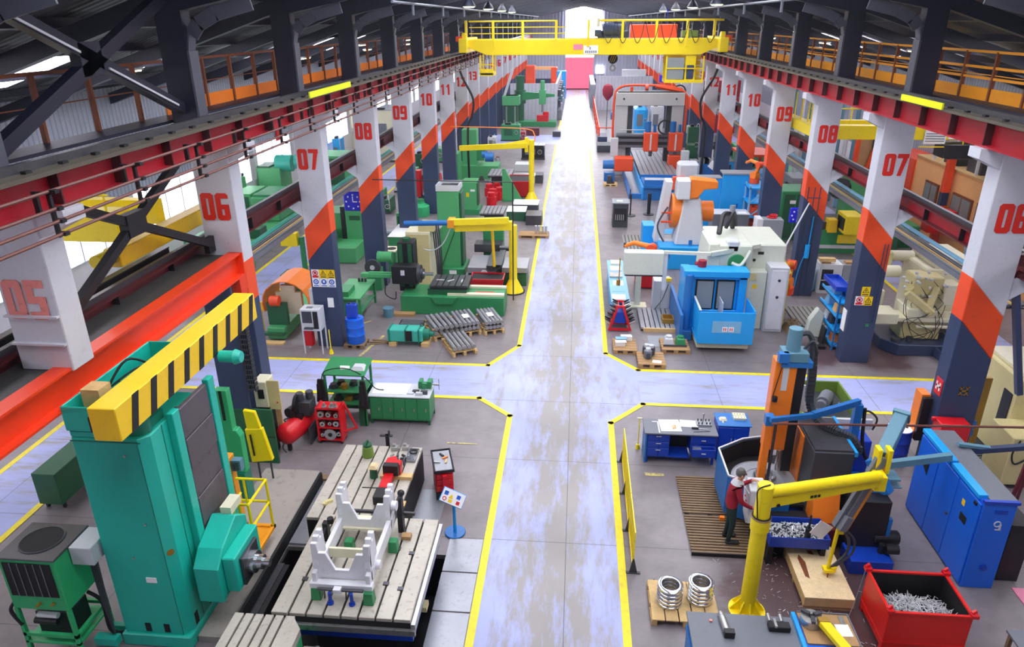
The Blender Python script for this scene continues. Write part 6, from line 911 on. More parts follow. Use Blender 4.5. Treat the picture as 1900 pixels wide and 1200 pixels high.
for lab, u0, u1, vt, vb, m_, top in (('white topped bench beside the aisle near the second jib', 952, 998, 380, 396, 'dark_grey', 'paper'), ('low white topped bench in front of the other one', 940, 975, 393, 410, 'dark_green', 'paper'), ('dark box of crankshafts beside the aisle line', 975, 1005, 400, 418, 'dark_steel', None), ('pile of grey castings behind the second jib post', 955, 985, 305, 318, 'light_grey', None), ('pallet of long bars right of the slotted table', 952, 992, 328, 342, 'cream', 'steel'), ('dark round motor beside the second jib post', 993, 1007, 325, 340, 'dark_grey', None), ('black trough conveyor beside the far aisle', 968, 1010, 270, 296, 'black', 'light_grey'), ('small grey machine on the aisle at far left', 1025, 1040, 244, 254, 'dark_steel', None), ('white cylinder box near the radial drill', 905, 920, 255, 275, 'light_grey', None), ('dark red box at the foot of the radial drill', 968, 1000, 238, 252, 'dark_red', None), ('red machine base under the far green column', 955, 975, 245, 262, 'girder_red', None), ('white small switch box near the radial drill', 935, 950, 232, 246, 'light_grey', None), ('green base cabinet left of the radial drill', 930, 965, 232, 262, 'green', None)):
    gbox('floor_unit', lab, 'machine', u0, u1, vt, vb, 1.2, m_, top=top)
# second yellow jib
t = jib('jib', 'second yellow jib crane farther down the left side', -2.65, 42.85, 3.6, [((-2.9,42.8,3.3),(-6.95,42.8,3.1),.2,.3), ((-2.7,42.85,3.5),(-4.2,42.8,3.25),.18,.3), ((-2.95,42.85,2.9),(-2.95,42.85,3.75),.2,.2)]); t.part('trolley', 'mid_blue', C((-5.4,42.8,2.6),.28,.5,'x',14), C((-5.6,42.8,2.75),.2,.3,'x',12)); t.part('hoop', 'orange', cable([(-7.5,43.2,4.3),(-3.2,43.2,4.2),(-2.5,43,3.9),(-2.5,42.9,3.5)], .03))
# radial drill and old green machines
t = T('radial_drill', 'green radial drill with long arm before the grey partition', 'drill', tuple(FLR(965,232))); p = FLR(965,232); t.part('column', 'dark_green', C((p.x,p.y,0),.42,4.6,n=18), C((p.x,p.y,2.2),.6,1.3,n=18), C((p.x,p.y,4.6),.5,.3,n=18)); t.part('arm', 'green', prism([(p.x,2.5),(p.x+3.6,2.9),(p.x+3.6,3.15),(p.x,3.4)], 'y', p.y-.5, p.y-.1)); t.part('drill_head', 'mid_green', B(p.x+2.0,p.x+2.7,p.y-1.0,p.y-.4,2.2,3.6), C((p.x+2.35,p.y-.7,3.6),.22,.9), bev=.03); t.part('spindle', 'steel', C((p.x+2.35,p.y-.7,1.4),.1,.8)); t.part('base', 'green', B(p.x-.5,p.x+3.8,p.y-1.3,p.y+.6,0,.5), bev=.02); t.part('workpiece', 'red', B(p.x+1.8,p.x+3.0,p.y-1.0,p.y-.1,.5,1.1), C((p.x+2.7,p.y-.5,1.1),.3,.3))
gbox('double_column', 'tall green twin column machine near the far left columns', 'machine', 936, 960, 178, 240, 1.5, 'dark_green', extra=lambda t,a,b,y,z: (t.part('crown', 'mid_green', B(a-.2,b+.2,y-.2,y+1.6,z-.9,z), bev=.03), t.part('way', 'steel', B(a+.15,a+.3,y-.06,y,.4,z-1), B(b-.3,b-.15,y-.06,y,.4,z-1)), t.part('pipe', 'light_grey', bar((a,y+.5,z),(a+.8,y+.5,z+2.4),.25))))
gbox('orange_drum', 'small red orange drum beside the twin column machine', 'drum', 910, 920, 214, 226, .6, 'orange_red'); gbox('green_press', 'slim dark green press beside column fourteen', 'press', 920, 930, 190, 232, .8, 'green')
# grey clad partition, far things
t = T('partition', 'grey corrugated partition cabin at the far left of the aisle', 'partition', (-5,80.5,0), kind='thing'); t.part('front', 'grey_cladding', B(-7.3,-2.24,80.2,80.4,0,3.9)); t.part('side', 'grey_cladding', B(-2.44,-2.24,80.4,100,0,3.9)); t.part('shelf', 'dark_grey', [B(-2.24,-1.9,82+3*k,83.5+3*k,.2+j*1.1,.9+j*1.1) for k in range(5) for j in range(3)])
for k in range(9): solo('stacked_box', 'small grey box on the racks beside the far left partition', 'box', ['mid_grey','light_grey','steel_blue'][k%3], B(-2.2,-1.75,81+2*k,82+2*k,0,1.0+.6*(k%3)), group='boxes along the far partition')
for lab, u0, u1, vt, vb, m_ in (('far red machine portal at the end of the left row', 975, 992, 122, 152, 'orange_red'), ('bright blue tank near the end door', 1033, 1050, 132, 160, 'sky_blue'), ('second far red machine post left of the end door', 1022, 1033, 125, 152, 'orange_red')): 
    x0,x1,y,z1 = ATY(u0,150,105).x, ATY(u1,150,105).x, 105, ATY(u0,vt,105).z; solo('far_machine', lab, 'machine', m_, B(x0,x1,y,y+2,0,z1), B(x0+.2,x1-.2,y-.3,y,0,z1*.6), bev=.05)
solo('gantry_bar', 'pale orange bar joining the far red machine posts', 'beam', 'peach', B(ATY(985,125,105).x,ATY(1028,125,105).x,105.5,106,ATY(985,130,105).z,ATY(985,124,105).z))
# left side bay: green machines by the windows
def lathe_big(lab, x0, x1, y0, y1, h, m_='mid_green'):
    t = T('machine_tool', lab, 'machine', ((x0+x1)/2,(y0+y1)/2,0)); t.part('bed', m_, B(x0,x1,y0,y1,0,h*.4), bev=.03); t.part('headstock', m_, B(x0+.2,x1-.2,y0+(y1-y0)*.6,y1,h*.4,h), bev=.05); t.part('cover', 'green', B(x0+.3,x1-.3,y0+(y1-y0)*.62,y1-.2,h,h+.12)); t.part('carriage', 'dark_green', B(x0-.1,x1+.1,y0+.5,y0+1.3,h*.4,h*.62), bev=.02); t.part('chuck', 'dark_steel', C(((x0+x1)/2,y0+(y1-y0)*.6,h*.72),.4,-.2,'y',20)); t.part('door', 'dark_green', [B(x1,x1+.02,y0+.4+k,y0+1.1+k,.1,h*.33) for k in range(max(1,int(y1-y0)-1))]); t.part('clutter', 'light_grey', [B(x0+.2*k,x0+.2*k+.15,y0+.2,y0+.5,h*.4,h*.5) for k in range(4)]); return t
lathe_big('long green lathe under the left windows before column eight', -16.4, -14.6, 30.5, 36.5, 2.0); lathe_big('green machine between columns six and seven, left bay', -16.6,-14.2,24.5,29.5,1.5)
gbox('green_machine', 'green machine with turquoise motors by the left windows', 'machine', 488, 530, 312, 396, 1.6, 'mid_green', extra=lambda t,a,b,y,z: (t.part('motor', 'turquoise', C((b-.3,y+.5,z+.2),.45,.9,'x',18), C((b+.8,y+.5,z+.3),.4,.5,'x',18)), t.part('lid', 'dark_green', B(a,b-.6,y,y+1.4,z,z+.1))))
gbox('green_column', 'slim green machine post near the left window', 'machine post', 452, 460, 330, 410, .5, 'mid_green'); gbox('green_machine', 'green planer standing beyond column six, far bay', 'machine', 440, 475, 360, 432, 2.0, 'mid_green', extra=openings)
gbox('cream_partition', 'cream machine housing seen past column eight, left bay', 'machine', 632, 668, 200, 290, 4.0, 'cream', top='grey'); gbox('blue_machine', 'bright blue machine head in front of the cream housing', 'machine', 622, 636, 258, 318, 1.0, 'sky_blue')
gbox('cream_partition', 'cream housing seen past column nine, left bay', 'machine', 698, 738, 205, 300, 4.0, 'cream', top='grey')
gbox('green_machine', 'pale green bulky machine behind column eight', 'machine', 572, 650, 290, 345, 2.5, 'mid_green', extra=openings); gbox('mid_machine', 'grey green milling machine left of column eight', 'machine', 610, 660, 395, 470, 1.4, 'mid_green', extra=lambda t,a,b,y,z: (t.part('slide_way', 'black', B(b-.5,b-.3,y-.1,y,.5,z+.3)), t.part('upper_column', 'mid_green', B(b-.3,b+.7,y-.1,y+1.2,0,z+.6), bev=.03), t.part('front_box', 'mid_green', B(a+.3,b+.5,y-1.5,y,0,.75), bev=.04), t.part('recess', 'dark_green', B(b-.1,b+.4,y-.12,y-.1,z-.3,z-.1)), t.part('side_tank', 'green', B(a-.1,a+.6,y-1.0,y-.2,0,1.3), bev=.03)))
t = T('grinding_wheel', 'dark round fan wheel beside column seven, left row', 'wheel', (-7.9,26.6,.6)); t.part('wheel', 'dark_grey', C((-8.0,26.6,1.0),.32,.15,'y',24)); t.part('hub', 'light_grey', C((-8.0,26.58,1.0),.1,.02,'y',12)); t.part('stand', 'green', B(-8.3,-7.7,26.7,27.1,0,.9))
c = ATX(655,374,-9.07); t = T('wall_clock', 'blue square clock hanging under the left cable tray', 'clock', tuple(c)); t.part('case', 'clock_blue', B(c.x-.4,c.x+.4,c.y,c.y+.12,c.z-.4,c.z+.4), bev=.05); t.part('mark', 'sign_white', [B(c.x+.28*math.cos(a)-.03,c.x+.28*math.cos(a)+.03,c.y-.02,c.y,c.z+.28*math.sin(a)-.03,c.z+.28*math.sin(a)+.03) for a in [PI/4*k for k in range(8)]]); t.part('hand', 'sign_white', bar((c.x,c.y-.03,c.z),(c.x,c.y-.03,c.z+.22),.03), bar((c.x,c.y-.03,c.z),(c.x+.18,c.y-.03,c.z),.03)); t.part('hanger', 'black', B(c.x-.3,c.x-.27,c.y+.04,c.y+.07,c.z+.4,3.96), B(c.x+.27,c.x+.3,c.y+.04,c.y+.07,c.z+.4,3.96))
for k, (u, v, m_) in enumerate(((780,300,'dark_green'),(762,330,'mid_green'),(770,345,'dark_grey'),(812,290,'mid_green'),(742,345,'light_grey'),(700,370,'mid_green'),(715,385,'dark_green'))): gbox('bay_machine', ['dark green lathe between columns nine and ten','green drill beside column nine','dark cart beside column nine','pale green pump beside column eleven','white lathe cover between columns eight and nine','small green lathe between columns eight and nine','green lathe foot between columns eight and nine'][k], 'machine', u-9, u+9, v-14, v+12, 1.4, m_)
solo('overhead_cable', 'thin dark overhead pipe crossing the left machines', 'pipe', 'black', tube([ATY(690,333,26), ATY(955,338,26)], .02, 6), tube([ATY(951,338,26), Vector((ATY(951,338,26).x,26,0))], .025, 6))

p = FLR(962,442); pallet(p.x,p.x+1.5,p.y,p.y+.9,'low reddish pallet with upright steel cylinders by the left aisle line',mat='carton')
for k in range(4): solo('steel_cylinder', 'upright steel cylinder on the low reddish pallet by the left aisle line', 'cylinder', 'bright_steel', C((p.x+.85+.17*k,p.y+.45,.145),.06,.4,n=12), group='upright cylinders on the reddish pallet')
for k, (u, v) in enumerate(((443,281),(518,250),(626,208))):
    c = ATX(u,v,-17.9); solo('red_card', ['nearest','middle','farthest'][k]+' of three small red fire signs on the left outer wall', 'sign', 'sign_red', prism([(c.y-.5,c.z-.3),(c.y+.5,c.z-.3),(c.y+.1,c.z+.35),(c.y-.3,c.z+.35)], 'x', -17.95, -17.9))
random.seed(11)
for k in range(26):
    u, v = random.choice(((905,420),(925,300),(880,300),(960,350),(700,455),(740,440),(765,470),(900,330))); q = FLR(u+random.uniform(-18,18),v+random.uniform(-6,12)); q.x = max(q.x,-9); solo('loose_casting', 'small loose casting on the floor among the left machines', 'casting', random.choice(('grey','dark_steel','green','light_grey','dark_red')), C(tuple(q),random.uniform(.1,.22),random.uniform(.12,.4),n=12,r2=.1), B(q.x-.2,q.x+.15,q.y-.12,q.y+.12,0,random.uniform(.08,.2)), group='loose castings among the left machines')
# ================================================================== right, beyond the cross aisle
t = T('machining_centre', 'sky blue machining centre cabin with open front chute', 'machine', (4.9,23,0))
t.part('cabin', 'sky_blue', B(3.72,4.02,22.9,24.2,.0,2.2), B(5.5,5.75,22.9,23.6,.0,2.2), B(4.02,5.5,22.95,23.6,.0,1.0), B(4.02,5.5,23.05,23.6,1.0,2.1), B(3.66,5.78,22.8,23.45,2.2,2.42), B(3.75,5.75,22.9,23.45,2.1,2.2), bev=.02)
for x in (4.1,4.78):
    w_ = t.part('window_frame', 'black', B(x,x+.62,22.98,23.04,1.0,2.08), bev=.03); t.part('pane', 'smoked_glass', B(x+.05,x+.57,22.96,22.98,1.06,2.02), par=w_)
t.part('pillar', 'mid_blue', C((3.85,22.85,.3),.14,2.0,n=16), B(3.7,4.05,22.6,23.0,.0,.35), bev=.02)
ch = t.part('chute', 'sky_blue', B(4.06,5.82,21.6,21.64,.35,1.45), B(4.06,4.1,21.64,22.9,.5,1.5), B(5.78,5.82,21.64,22.9,.5,1.5), B(4.06,5.82,21.64,22.9,.35,.39), bev=.008); t.part('chute_divider', 'light_grey', B(4.9,4.93,22.3,22.95,.4,1.5), B(4.05,4.12,21.6,22.9,1.5,1.52), par=ch); t.part('front_badge', 'light_blue', B(4.5,5.4,21.585,21.6,.75,1.15), par=ch); t.part('logo', 'sign_white', B(4.82,4.98,21.575,21.585,.8,.96), B(5.02,5.18,21.575,21.585,.8,.96), par=ch); t.part('logo_mark', 'sign_red', [B(x+.03,x+.06,21.57,21.575,.83,.93) for x in (4.82,4.88,5.02,5.08)], par=ch)
t.part('side_plate', 'mid_blue', B(3.6,3.7,22.4,25.4,.0,1.0)); t.part('sub_frame', 'cream', B(4.1,5.75,21.8,22.9,.12,.34)); t.part('red_fitting', 'maroon', C((4.3,23.3,2.42),.14,.22), C((4.1,23.5,2.42),.1,.3,'x'))
t.part('spindle_housing', 'grey_green', B(4.7,6.0,23.7,26.2,1.2,3.05), B(6.0,7.25,24.2,26.6,1.9,2.95), TB(4.45,5.0,23.6,25.5,1.9,3.1,.1), bev=.04); t.part('motor', 'light_grey', B(5.15,5.55,23.7,24.2,2.8,3.2), bev=.05); t.part('cable_loom', 'black', cable([(5.0,24.6,3.2),(5.2,25.2,3.7),(5.6,25.6,3.6),(5.7,25.8,3.1)], .09), cable([(5.3,25,3.3),(5.6,25.4,3.75),(5.8,25.8,3.2)], .07)); t.part('slot', 'black', B(6.3,6.5,24.19,24.2,2.6,2.7), C((6.2,24.19,2.4),.05,-.02,'y',12)); t.part('arch', 'grey_green', cable([(5.3,23.5,2.5),(5.6,23.45,2.45),(5.9,23.6,2.9)], .06)); t.part('green_head', 'green', C((5.5,23.6,2.45),.3,.2,'y',18))
t.part('tall_case', 'light_grey', B(6.62,7.26,23.55,24.6,0,2.35), bev=.015); t.part('low_case', 'grey_green', B(5.85,6.6,23.8,24.8,0,2.1), bev=.015); t.part('warning_label', 'sign_yellow', B(6.15,6.3,23.79,23.8,1.5,1.65)); t.part('case_door', 'white', B(6.68,7.2,23.53,23.55,.1,2.25), bev=.01); t.part('lock', 'dark_grey', C((6.95,23.53,1.3),.05,-.02,'y',10), C((6.95,23.53,1.9),.05,-.02,'y',10)); t.part('junction_box', 'beige', B(6.0,6.25,23.78,23.8,1.8,2.05))
t.part('boom', 'grey_green', bar((6.3,24.1,2.95),(4.6,23.5,2.8),.14,.14), bar((4.6,23.5,2.8),(3.1,24.0,2.68),.12,.1)); t.part('boom_drop', 'light_grey', B(3.1,3.24,23.95,24.1,1.3,2.7))
t = T('control_console', 'large pale console seen from behind on a pedestal stand', 'console', (2.4,24,0)); t.part('housing', 'grey_green', B(1.75,3.12,23.9,24.3,1.85,2.68), bev=.03); t.part('underside', 'black', B(1.8,3.1,23.95,24.35,1.8,1.86)); t.part('pedestal', 'grey_green', B(2.35,2.55,25.6,25.75,.08,1.9)); t.part('foot', 'cream', B(2.1,2.8,25.4,25.95,0,.08), bev=.01); t.part('side_rod', 'brass', tube([(1.62,24.1,1.5),(1.62,24.1,2.4)], .02, 6), C((1.6,24.1,1.4),.07,.2))
t = T('control_box', 'pale control box with yellow top button beside the blue cabin', 'box', (3.3,25.5,0)); t.part('box', 'light_grey', B(2.98,3.6,25.2,25.8,.1,1.2), bev=.01); t.part('cap', 'hazard_yellow', B(3.35,3.6,25.15,25.3,1.2,1.32)); t.part('door_line', 'grey', B(3.25,3.26,25.19,25.2,.15,1.15)); t.part('cable', 'black', cable([(3.5,25.18,1.1),(3.3,25.1,.5),(3.0,25.0,.05),(3.4,24.8,.05)], .012))
skip(2.55,3.5,27.6,28.5,.75,'red skip behind the pale console','red',.05)
def robot(lab, x, y, z, s=1., a=0.):
    t = T('robot_arm', lab, 'robot', (x,y,z), a, local=True)
    t.part('base', 'orange_red', C((0,0,0),.3*s,.3*s,n=18)); t.part('shoulder', 'orange', C((-.2*s,0,.45*s),.26*s,.4*s,'x',18), bev=.01); t.part('lower_arm', 'orange', bar((0,0,.45*s),(0,-.3*s,1.1*s),.2*s,.22*s), bev=.03); t.part('elbow', 'orange_red', C((-.16*s,-.3*s,1.15*s),.2*s,.32*s,'x',16)); t.part('forearm', 'orange', tube([(0,-.3*s,1.2*s),(0,.5*s,1.3*s),(0,.9*s,1.1*s)], .13*s, 12, r2=.08*s)); t.part('wrist', 'dark_grey', C((0,.9*s,1.05*s),.06*s,.2*s)); return t
robot('orange robot head peeping over the pale console', 2.75, 27.0, .9, .9, 1.2); robot('orange robot arm right of the pale machining centre', 7.85, 25.6, .7, .9, 2.6)
solo('guard_plate', 'yellow bent guard plate at the right side of the pale cases', 'guard', 'yellow', B(7.3,7.42,24.0,24.9,.1,1.8), bar((7.36,24.4,1.8),(7.1,24.8,2.3),.7,.06), bev=.01); solo('scrap_heap', 'heap of tangled wire on the floor beside the pale cases', 'heap', 'old_wood', TB(7.4,7.9,23.4,24.1,0,.3,.15), [cable([(7.4+random.random()*.5,23.4+random.random()*.6,.2),(7.4+random.random()*.5,23.4+random.random()*.6,.4),(7.4+random.random()*.5,23.4+random.random()*.6,.2)], .015) for _ in range(14)], kind='thing')
solo('pit_cover', 'grey floor grating left of column eight, right row', 'grating', ['grate'], B(7.95,9.2,24.3,26,0,.03), B(7.6,9.3,24.1,24.2,0,.05))
t = T('floor_grate_table', 'slotted floor plate with wooden edge before the control box', 'plate', (3,24.3,0)); t.part('plate', ['plate_steel','near_black'], tslots(2.42,3.6,23.3,25.2,.02,.14,7)); t.part('edge', 'wood', B(2.5,3.6,23.22,23.3,0,.14)); t.part('box', 'brass', tray(3.2,3.6,23.7,24.2,.14,.3,.03))
t = T('long_bench', 'long light blue bench with papers along the right aisle line', 'bench', (1.7,26,0)); t.part('body', 'sky_blue', B(1.42,1.98,23.9,28.6,.0,.82), bev=.01); t.part('top', 'light_blue', B(1.38,2.04,23.85,28.65,.82,.86))
for i, (y, m_) in enumerate(((24.1,'paper'),(24.9,'light_blue'),(25.6,'paper'),(26.4,'steel'),(27.2,'paper'),(28.0,'cream'))): solo('bench_item', ['white paper at the near end of the light blue bench','blue folder on the light blue bench','white drawing on the middle of the light blue bench','grey part on the light blue bench','white carton on the light blue bench','cream box at the far end of the light blue bench'][i], 'item', m_, B(1.42+.05*(i%3),1.9,y,y+.5,.86,.87+.06*(i>2)))
t = T('tool_rack', 'red A-frame rack with slanted tool holders near the aisle', 'rack', (1.65,23.4,0))
for y in (23.2,23.75): t.part('frame', 'red', bar((1.3,y,.05),(1.58,y,.95),.07), bar((2.05,y,.05),(1.75,y,.95),.07), B(1.3,2.05,y-.03,y+.03,.05,.12), B(1.52,1.82,y-.03,y+.03,.9,.97))
t.part('panel', 'royal', B(1.5,1.85,23.24,23.7,.3,.7)); t.part('rail', 'red', [bar((1.36+.08*k,23.2,.25+.22*k),(1.36+.08*k,23.75,.25+.22*k),.05) for k in range(4)], [bar((1.98-.07*k,23.2,.25+.22*k),(1.98-.07*k,23.75,.25+.22*k),.05) for k in range(4)])
for k in range(4):
    for j in range(3):
        for s_ in (-1,1): x = (1.33+.08*k) if s_ < 0 else (2.02-.07*k); solo('tool_holder', 'steel tool holder on the red A-frame rack', 'tool', ['steel','dark_steel','black'][(k+j)%3], C((x,23.26+.2*j,.28+.22*k),.045,.2,(s_*.8,-.1,.5),10,r2=.02), group='tool holders on the A-frame rack')
for i, (u0,u1,vb,lab) in enumerate(((1138,1182,657,'worn pallet with white sheets nearest the yellow aisle line'),(1184,1235,683,'worn pallet carrying grey motors, nearest to the cross aisle'),(1228,1280,656,'worn pallet with grey and green gearboxes'))):
    a, b = FLR(u0,vb), FLR(u1,vb); pallet(a.x,b.x,a.y,a.y+.95,lab,mat='carton'); cx = (a.x+b.x)/2; cy = a.y+.5
    if i == 0:
        for k, (dx,dy,m_) in enumerate(((-.15,-.1,'paper'),(-.1,.18,'light_blue'),(.1,.35,'paper'))): solo('sheet', ['front white sheet on the pallet by the aisle line','pale blue sheet on the pallet by the aisle line','rear white sheet on the pallet by the aisle line'][k], 'sheet', m_, rot(B(cx+dx-.18,cx+dx+.18,cy+dy-.1,cy+dy+.1,.29,.3), .1, (cx,cy,0)), B(cx+dx-.16,cx+dx+.16,cy+dy-.08,cy+dy+.08,.146,.29))
    elif i == 1:
        for k, (dx,dy) in enumerate(((-.12,.3),(-.1,.0),(.02,.25))): t = T('motor', ['rear left','front','rear right'][k]+' grey motor on the pallet near the cross aisle', 'motor', (cx+dx,cy+dy,.145)); t.part('body', 'mid_grey' if k == 1 else 'dark_grey', C((cx+dx,cy+dy,.145),.13,.25,n=16), bev=.01); t.part('cap', 'light_grey', C((cx+dx,cy+dy,.395),.08,.08,n=14)); t.part('box', 'dark_grey', B(cx+dx-.06,cx+dx+.06,cy+dy-.18,cy+dy-.1,.2,.32))
        solo('sheet', 'white sheet on the motor pallet', 'sheet', 'paper', rot(B(cx+.08,cx+.36,cy-.35,cy-.15,.147,.152), -.2, (cx,cy,0)))
    else:
        for k, (dx,m_) in enumerate(((-.2,'light_grey'),(.18,'green'))): t = T('gearbox', ['grey','green'][k]+' gearbox on the third worn pallet', 'gearbox', (cx+dx,cy,.145)); t.part('body', m_, TB(cx+dx-.17,cx+dx+.17,cy-.2,cy+.2,.145,.38,.05), bev=.02); t.part('flange', m_, C((cx+dx,cy,.38),.1,.06,n=14)); t.part('foot', 'dark_grey', B(cx+dx-.19,cx+dx+.19,cy-.25,cy-.2,.145,.2))
solo('grey_mat', 'pale grey plate on the floor behind the motor pallet', 'plate', 'grey', B(2.6,3.3,22.0,22.9,0,.01))
# conical pedestals and enclosures
t = T('pedestal_mill', 'light grey tapered pedestal with orange milling head on a blue base', 'machine', (5,31,0)); t.part('base', 'sky_blue', B(3.7,5.8,30.2,33.2,.0,1.0), bev=.02); t.part('turntable', 'light_grey', C((4.2,31.6,1.0),.55,.04,n=24), ring((4.2,31.6,1.05),.5,.03,n=24)); t.part('pedestal', 'light_grey', TB(4.35,5.65,30.5,31.8,1.0,3.0,.3), bev=.06); t.part('base_notch', 'mid_blue', B(4.95,5.1,30.48,30.5,1.05,1.25), B(4.0,4.15,30.18,30.2,.5,.8))
t.part('head', 'light_grey', prism([(30.5,3.0),(31.6,3.0),(31.6,3.4),(31.2,3.85),(30.6,3.8)], 'x', 4.3, 4.85), bev=.04); t.part('ram', 'orange', prism([(4.85,3.0),(5.2,3.05),(5.45,3.4),(6.0,3.45),(6.0,3.75),(5.0,3.85),(4.85,3.85)], 'y', 30.7, 31.4), bev=.03); t.part('drum', 'orange', C((4.2,31.5,2.3),.75,.6,'x',24), C((5.4,31.5,2.3),.45,.6,'x',20)); t.part('rails', 'orange_red', B(3.75,4.25,30.9,31.0,2.3,2.36), B(3.75,4.25,30.9,31.0,1.9,1.96)); t.part('side_ladder', 'light_grey', TB(3.55,3.95,31.3,32.2,.9,3.6,.05,dx=.3), bev=.02); t.part('cables', 'dark_grey', cable([(4.0,30.9,2.6),(3.6,30.8,1.8),(3.9,30.7,1.1)], .04)); t.part('blue_box', 'sky_blue', B(3.2,3.75,33.0,33.9,0,1.2), bev=.02)
t = T('white_cap_machine', 'machine column with rounded white cap behind the orange head', 'machine', (5,37,0)); x0,x1,y,z1 = fbox(1252,1290,303,400); t.part('cap', 'light_grey', B(x0,x1,y,y+1,z1-.9,z1), bev=.12); t.part('column', 'dark_grey', B(x0+.1,x1-.1,y+.1,y+.9,1,z1-.9)); t.part('mast', 'mid_grey', B(x0+.3,x0+.5,y-.05,y+.1,1.2,z1-.9)); t.part('orange_block', 'orange_red', B(x0-.3,x0+.4,y-.4,y,1.5,2.2), bev=.03); t.part('base', 'mid_blue', B(x0-.4,x1+.4,y-.4,y+1.4,0,1))
t = T('blue_enclosure', 'high sky blue guard walls with grey cap rail', 'enclosure', (8,36.5,0)); t.part('left_wall', 'sky_blue', B(5.9,7.3,36.6,36.75,0,2.7)); t.part('right_wall', 'sky_blue', B(7.3,9.0,36.4,36.55,0,2.95)); t.part('cap_rail', 'grey', B(5.9,7.3,36.55,37.3,2.7,2.76), B(7.3,9.05,36.35,37.3,2.95,3.02)); t.part('keyhole', 'royal', B(8.1,8.16,36.39,36.4,1.3,1.5))
gbox('grey_cabinet', 'wide dark grey cabinet with pale top before the blue walls', 'cabinet', 1318, 1384, 398, 450, 1.0, 'mid_grey', top='light_grey', extra=lambda t,a,b,y,z: (t.part('casting', 'grey', C((a+1.0,y+.5,z+.03),.14,.3,n=12)), t.part('sheet', 'paper', B(b-.5,b-.1,y+.1,y+.5,z+.03,z+.04)), t.part('base', 'black', B(a+.1,b-.1,y-.05,y,0,.3))))
gbox('grey_pedestal', 'white and grey pedestal cabinet with red hose at the navy column', 'cabinet', 1408, 1444, 408, 482, .6, 'grey', extra=lambda t,a,b,y,z: (t.part('side', 'white', B(a-.25,a,y+.1,y+.8,0,z)), t.part('hose', 'red', ring(((a+b)/2,y+.4,z+.04),.18,.04), ring(((a+b)/2+.1,y+.5,z+.1),.14,.03))))
x0,x1,y,z1 = fbox(1384,1410,345,445); t = T('parts_rack', 'light blue slotted rack with orange robot parts beside the blue walls', 'rack', ((x0+x1)/2,y,0)); x0 -= .1; x1 += .1
t.part('post', 'light_blue', [B(x,x+.08,yy,yy+.08,0,z1) for x in (x0,x1-.08) for yy in (y,y+1.0,y+2.0)]); t.part('shelf', 'sky_blue', [B(x0,x1,y,y+2.1,z,z+.06) for z in (.4,1.1,1.8,2.5)]); t.part('brace', 'light_blue', [bar((x0,y+.02,.4+.7*k),(x1,y+.02,1.1+.7*k),.05) for k in range(3)])
for k in range(6): solo('orange_part', 'orange robot part stored on the light blue rack', 'part', 'orange_red', C((x1-.35,y+.35+.65*(k%3),.46+.7*(k//3)),.25,.4,n=14), ball((x1-.35,y+.35+.65*(k%3),.9+.7*(k//3)),.16), group='orange parts on the light blue rack')
robot('orange robot arm lying on top of the light blue rack', (x0+x1)/2, y+1.2, z1-.1, .8, .5)
gbox('blue_frame_rack', 'blue wire rack with metal parts beside column eleven', 'rack', 1294, 1322, 305, 340, 1.6, 'mid_blue', extra=lambda t,a,b,y,z: t.part('content', 'steel', [B(random.uniform(a,b-.4),random.uniform(a+.4,b),y+.2,y+1,z,z+.3) for _ in range(4)]))
gbox('blue_frame_box', 'blue machine hood with white card right of the wire rack', 'machine', 1328, 1358, 300, 345, 1.6, 'sky_blue', top='mid_grey', extra=lambda t,a,b,y,z: (t.part('card', 'paper', rot(B(a-.6,a-.1,y-.05,y-.03,z-.5,z), .6, (a-.3,y,z-.3), 'Y')), t.part('window', 'dark_grey', B(a+.3,b-.2,y-.02,y,z-.8,z-.2))))
# portal mill
t = T('portal_mill', 'grey portal milling machine with orange heads and blue bed', 'machine', (5,50,0))
t.part('leg', 'light_grey', B(2.58,3.4,51,52.2,0,5.0), bev=.03); t.part('leg', 'light_grey', B(6.35,7.15,51,52.2,0,5.0), bev=.03); t.part('top_beam', 'light_grey', B(2.55,7.15,50.9,52.2,4.7,5.55), bev=.03); t.part('top_plate', 'dark_grey', B(2.7,7.0,50.95,52.2,5.55,5.62)); t.part('inner_way', 'dark_grey', B(3.4,3.75,51.05,51.6,1.0,4.7), B(6.0,6.35,51.05,51.6,1.0,4.7)); t.part('bolt', 'black', [C((x,50.9,5.15),.07,-.02,'y',10) for x in (3.1,6.6)])
t.part('cross_rail', 'mid_grey', B(2.7,7.0,50.4,51,2.0,2.9), bev=.02); t.part('rail_way', 'black', B(2.8,6.9,50.35,50.4,2.2,2.4), B(2.8,6.9,50.35,50.4,2.6,2.75)); t.part('walk_rail', 'light_grey', tube([(2.9,50.3,3.2),(5.4,50.3,3.2)], .03, 6))
for x in (4.5,6.15): h_ = t.part('milling_head', 'orange_red', B(x,x+.95,49.7,50.4,1.85,3.1), bev=.05); t.part('motor', 'mid_blue', C((x+.25,50,3.1),.2,.7,n=16), C((x+.7,50,3.1),.1,.5,n=12), par=h_); t.part('spindle', 'dark_steel', C((x+.5,50.0,1.5),.12,.35), par=h_); t.part('panel', 'light_grey', B(x+.4,x+.5,49.66,49.7,1.95,3.0), par=h_)
t.part('side_head', 'orange_red', B(2.55,3.8,48.6,49.6,.7,1.6), bev=.06); t.part('side_head', 'orange_red', B(6.2,7.2,49.6,50.4,.7,1.6), bev=.06); t.part('side_motor', 'mid_blue', C((2.6,49,1.1),.3,-.8,'x',16), B(1.9,2.6,48.6,49.5,.0,.6)); t.part('pendant', 'light_grey', B(2.3,2.8,49.8,50.2,1.5,2.7), B(6.9,7.4,48.5,48.9,.9,2.1), bev=.02)
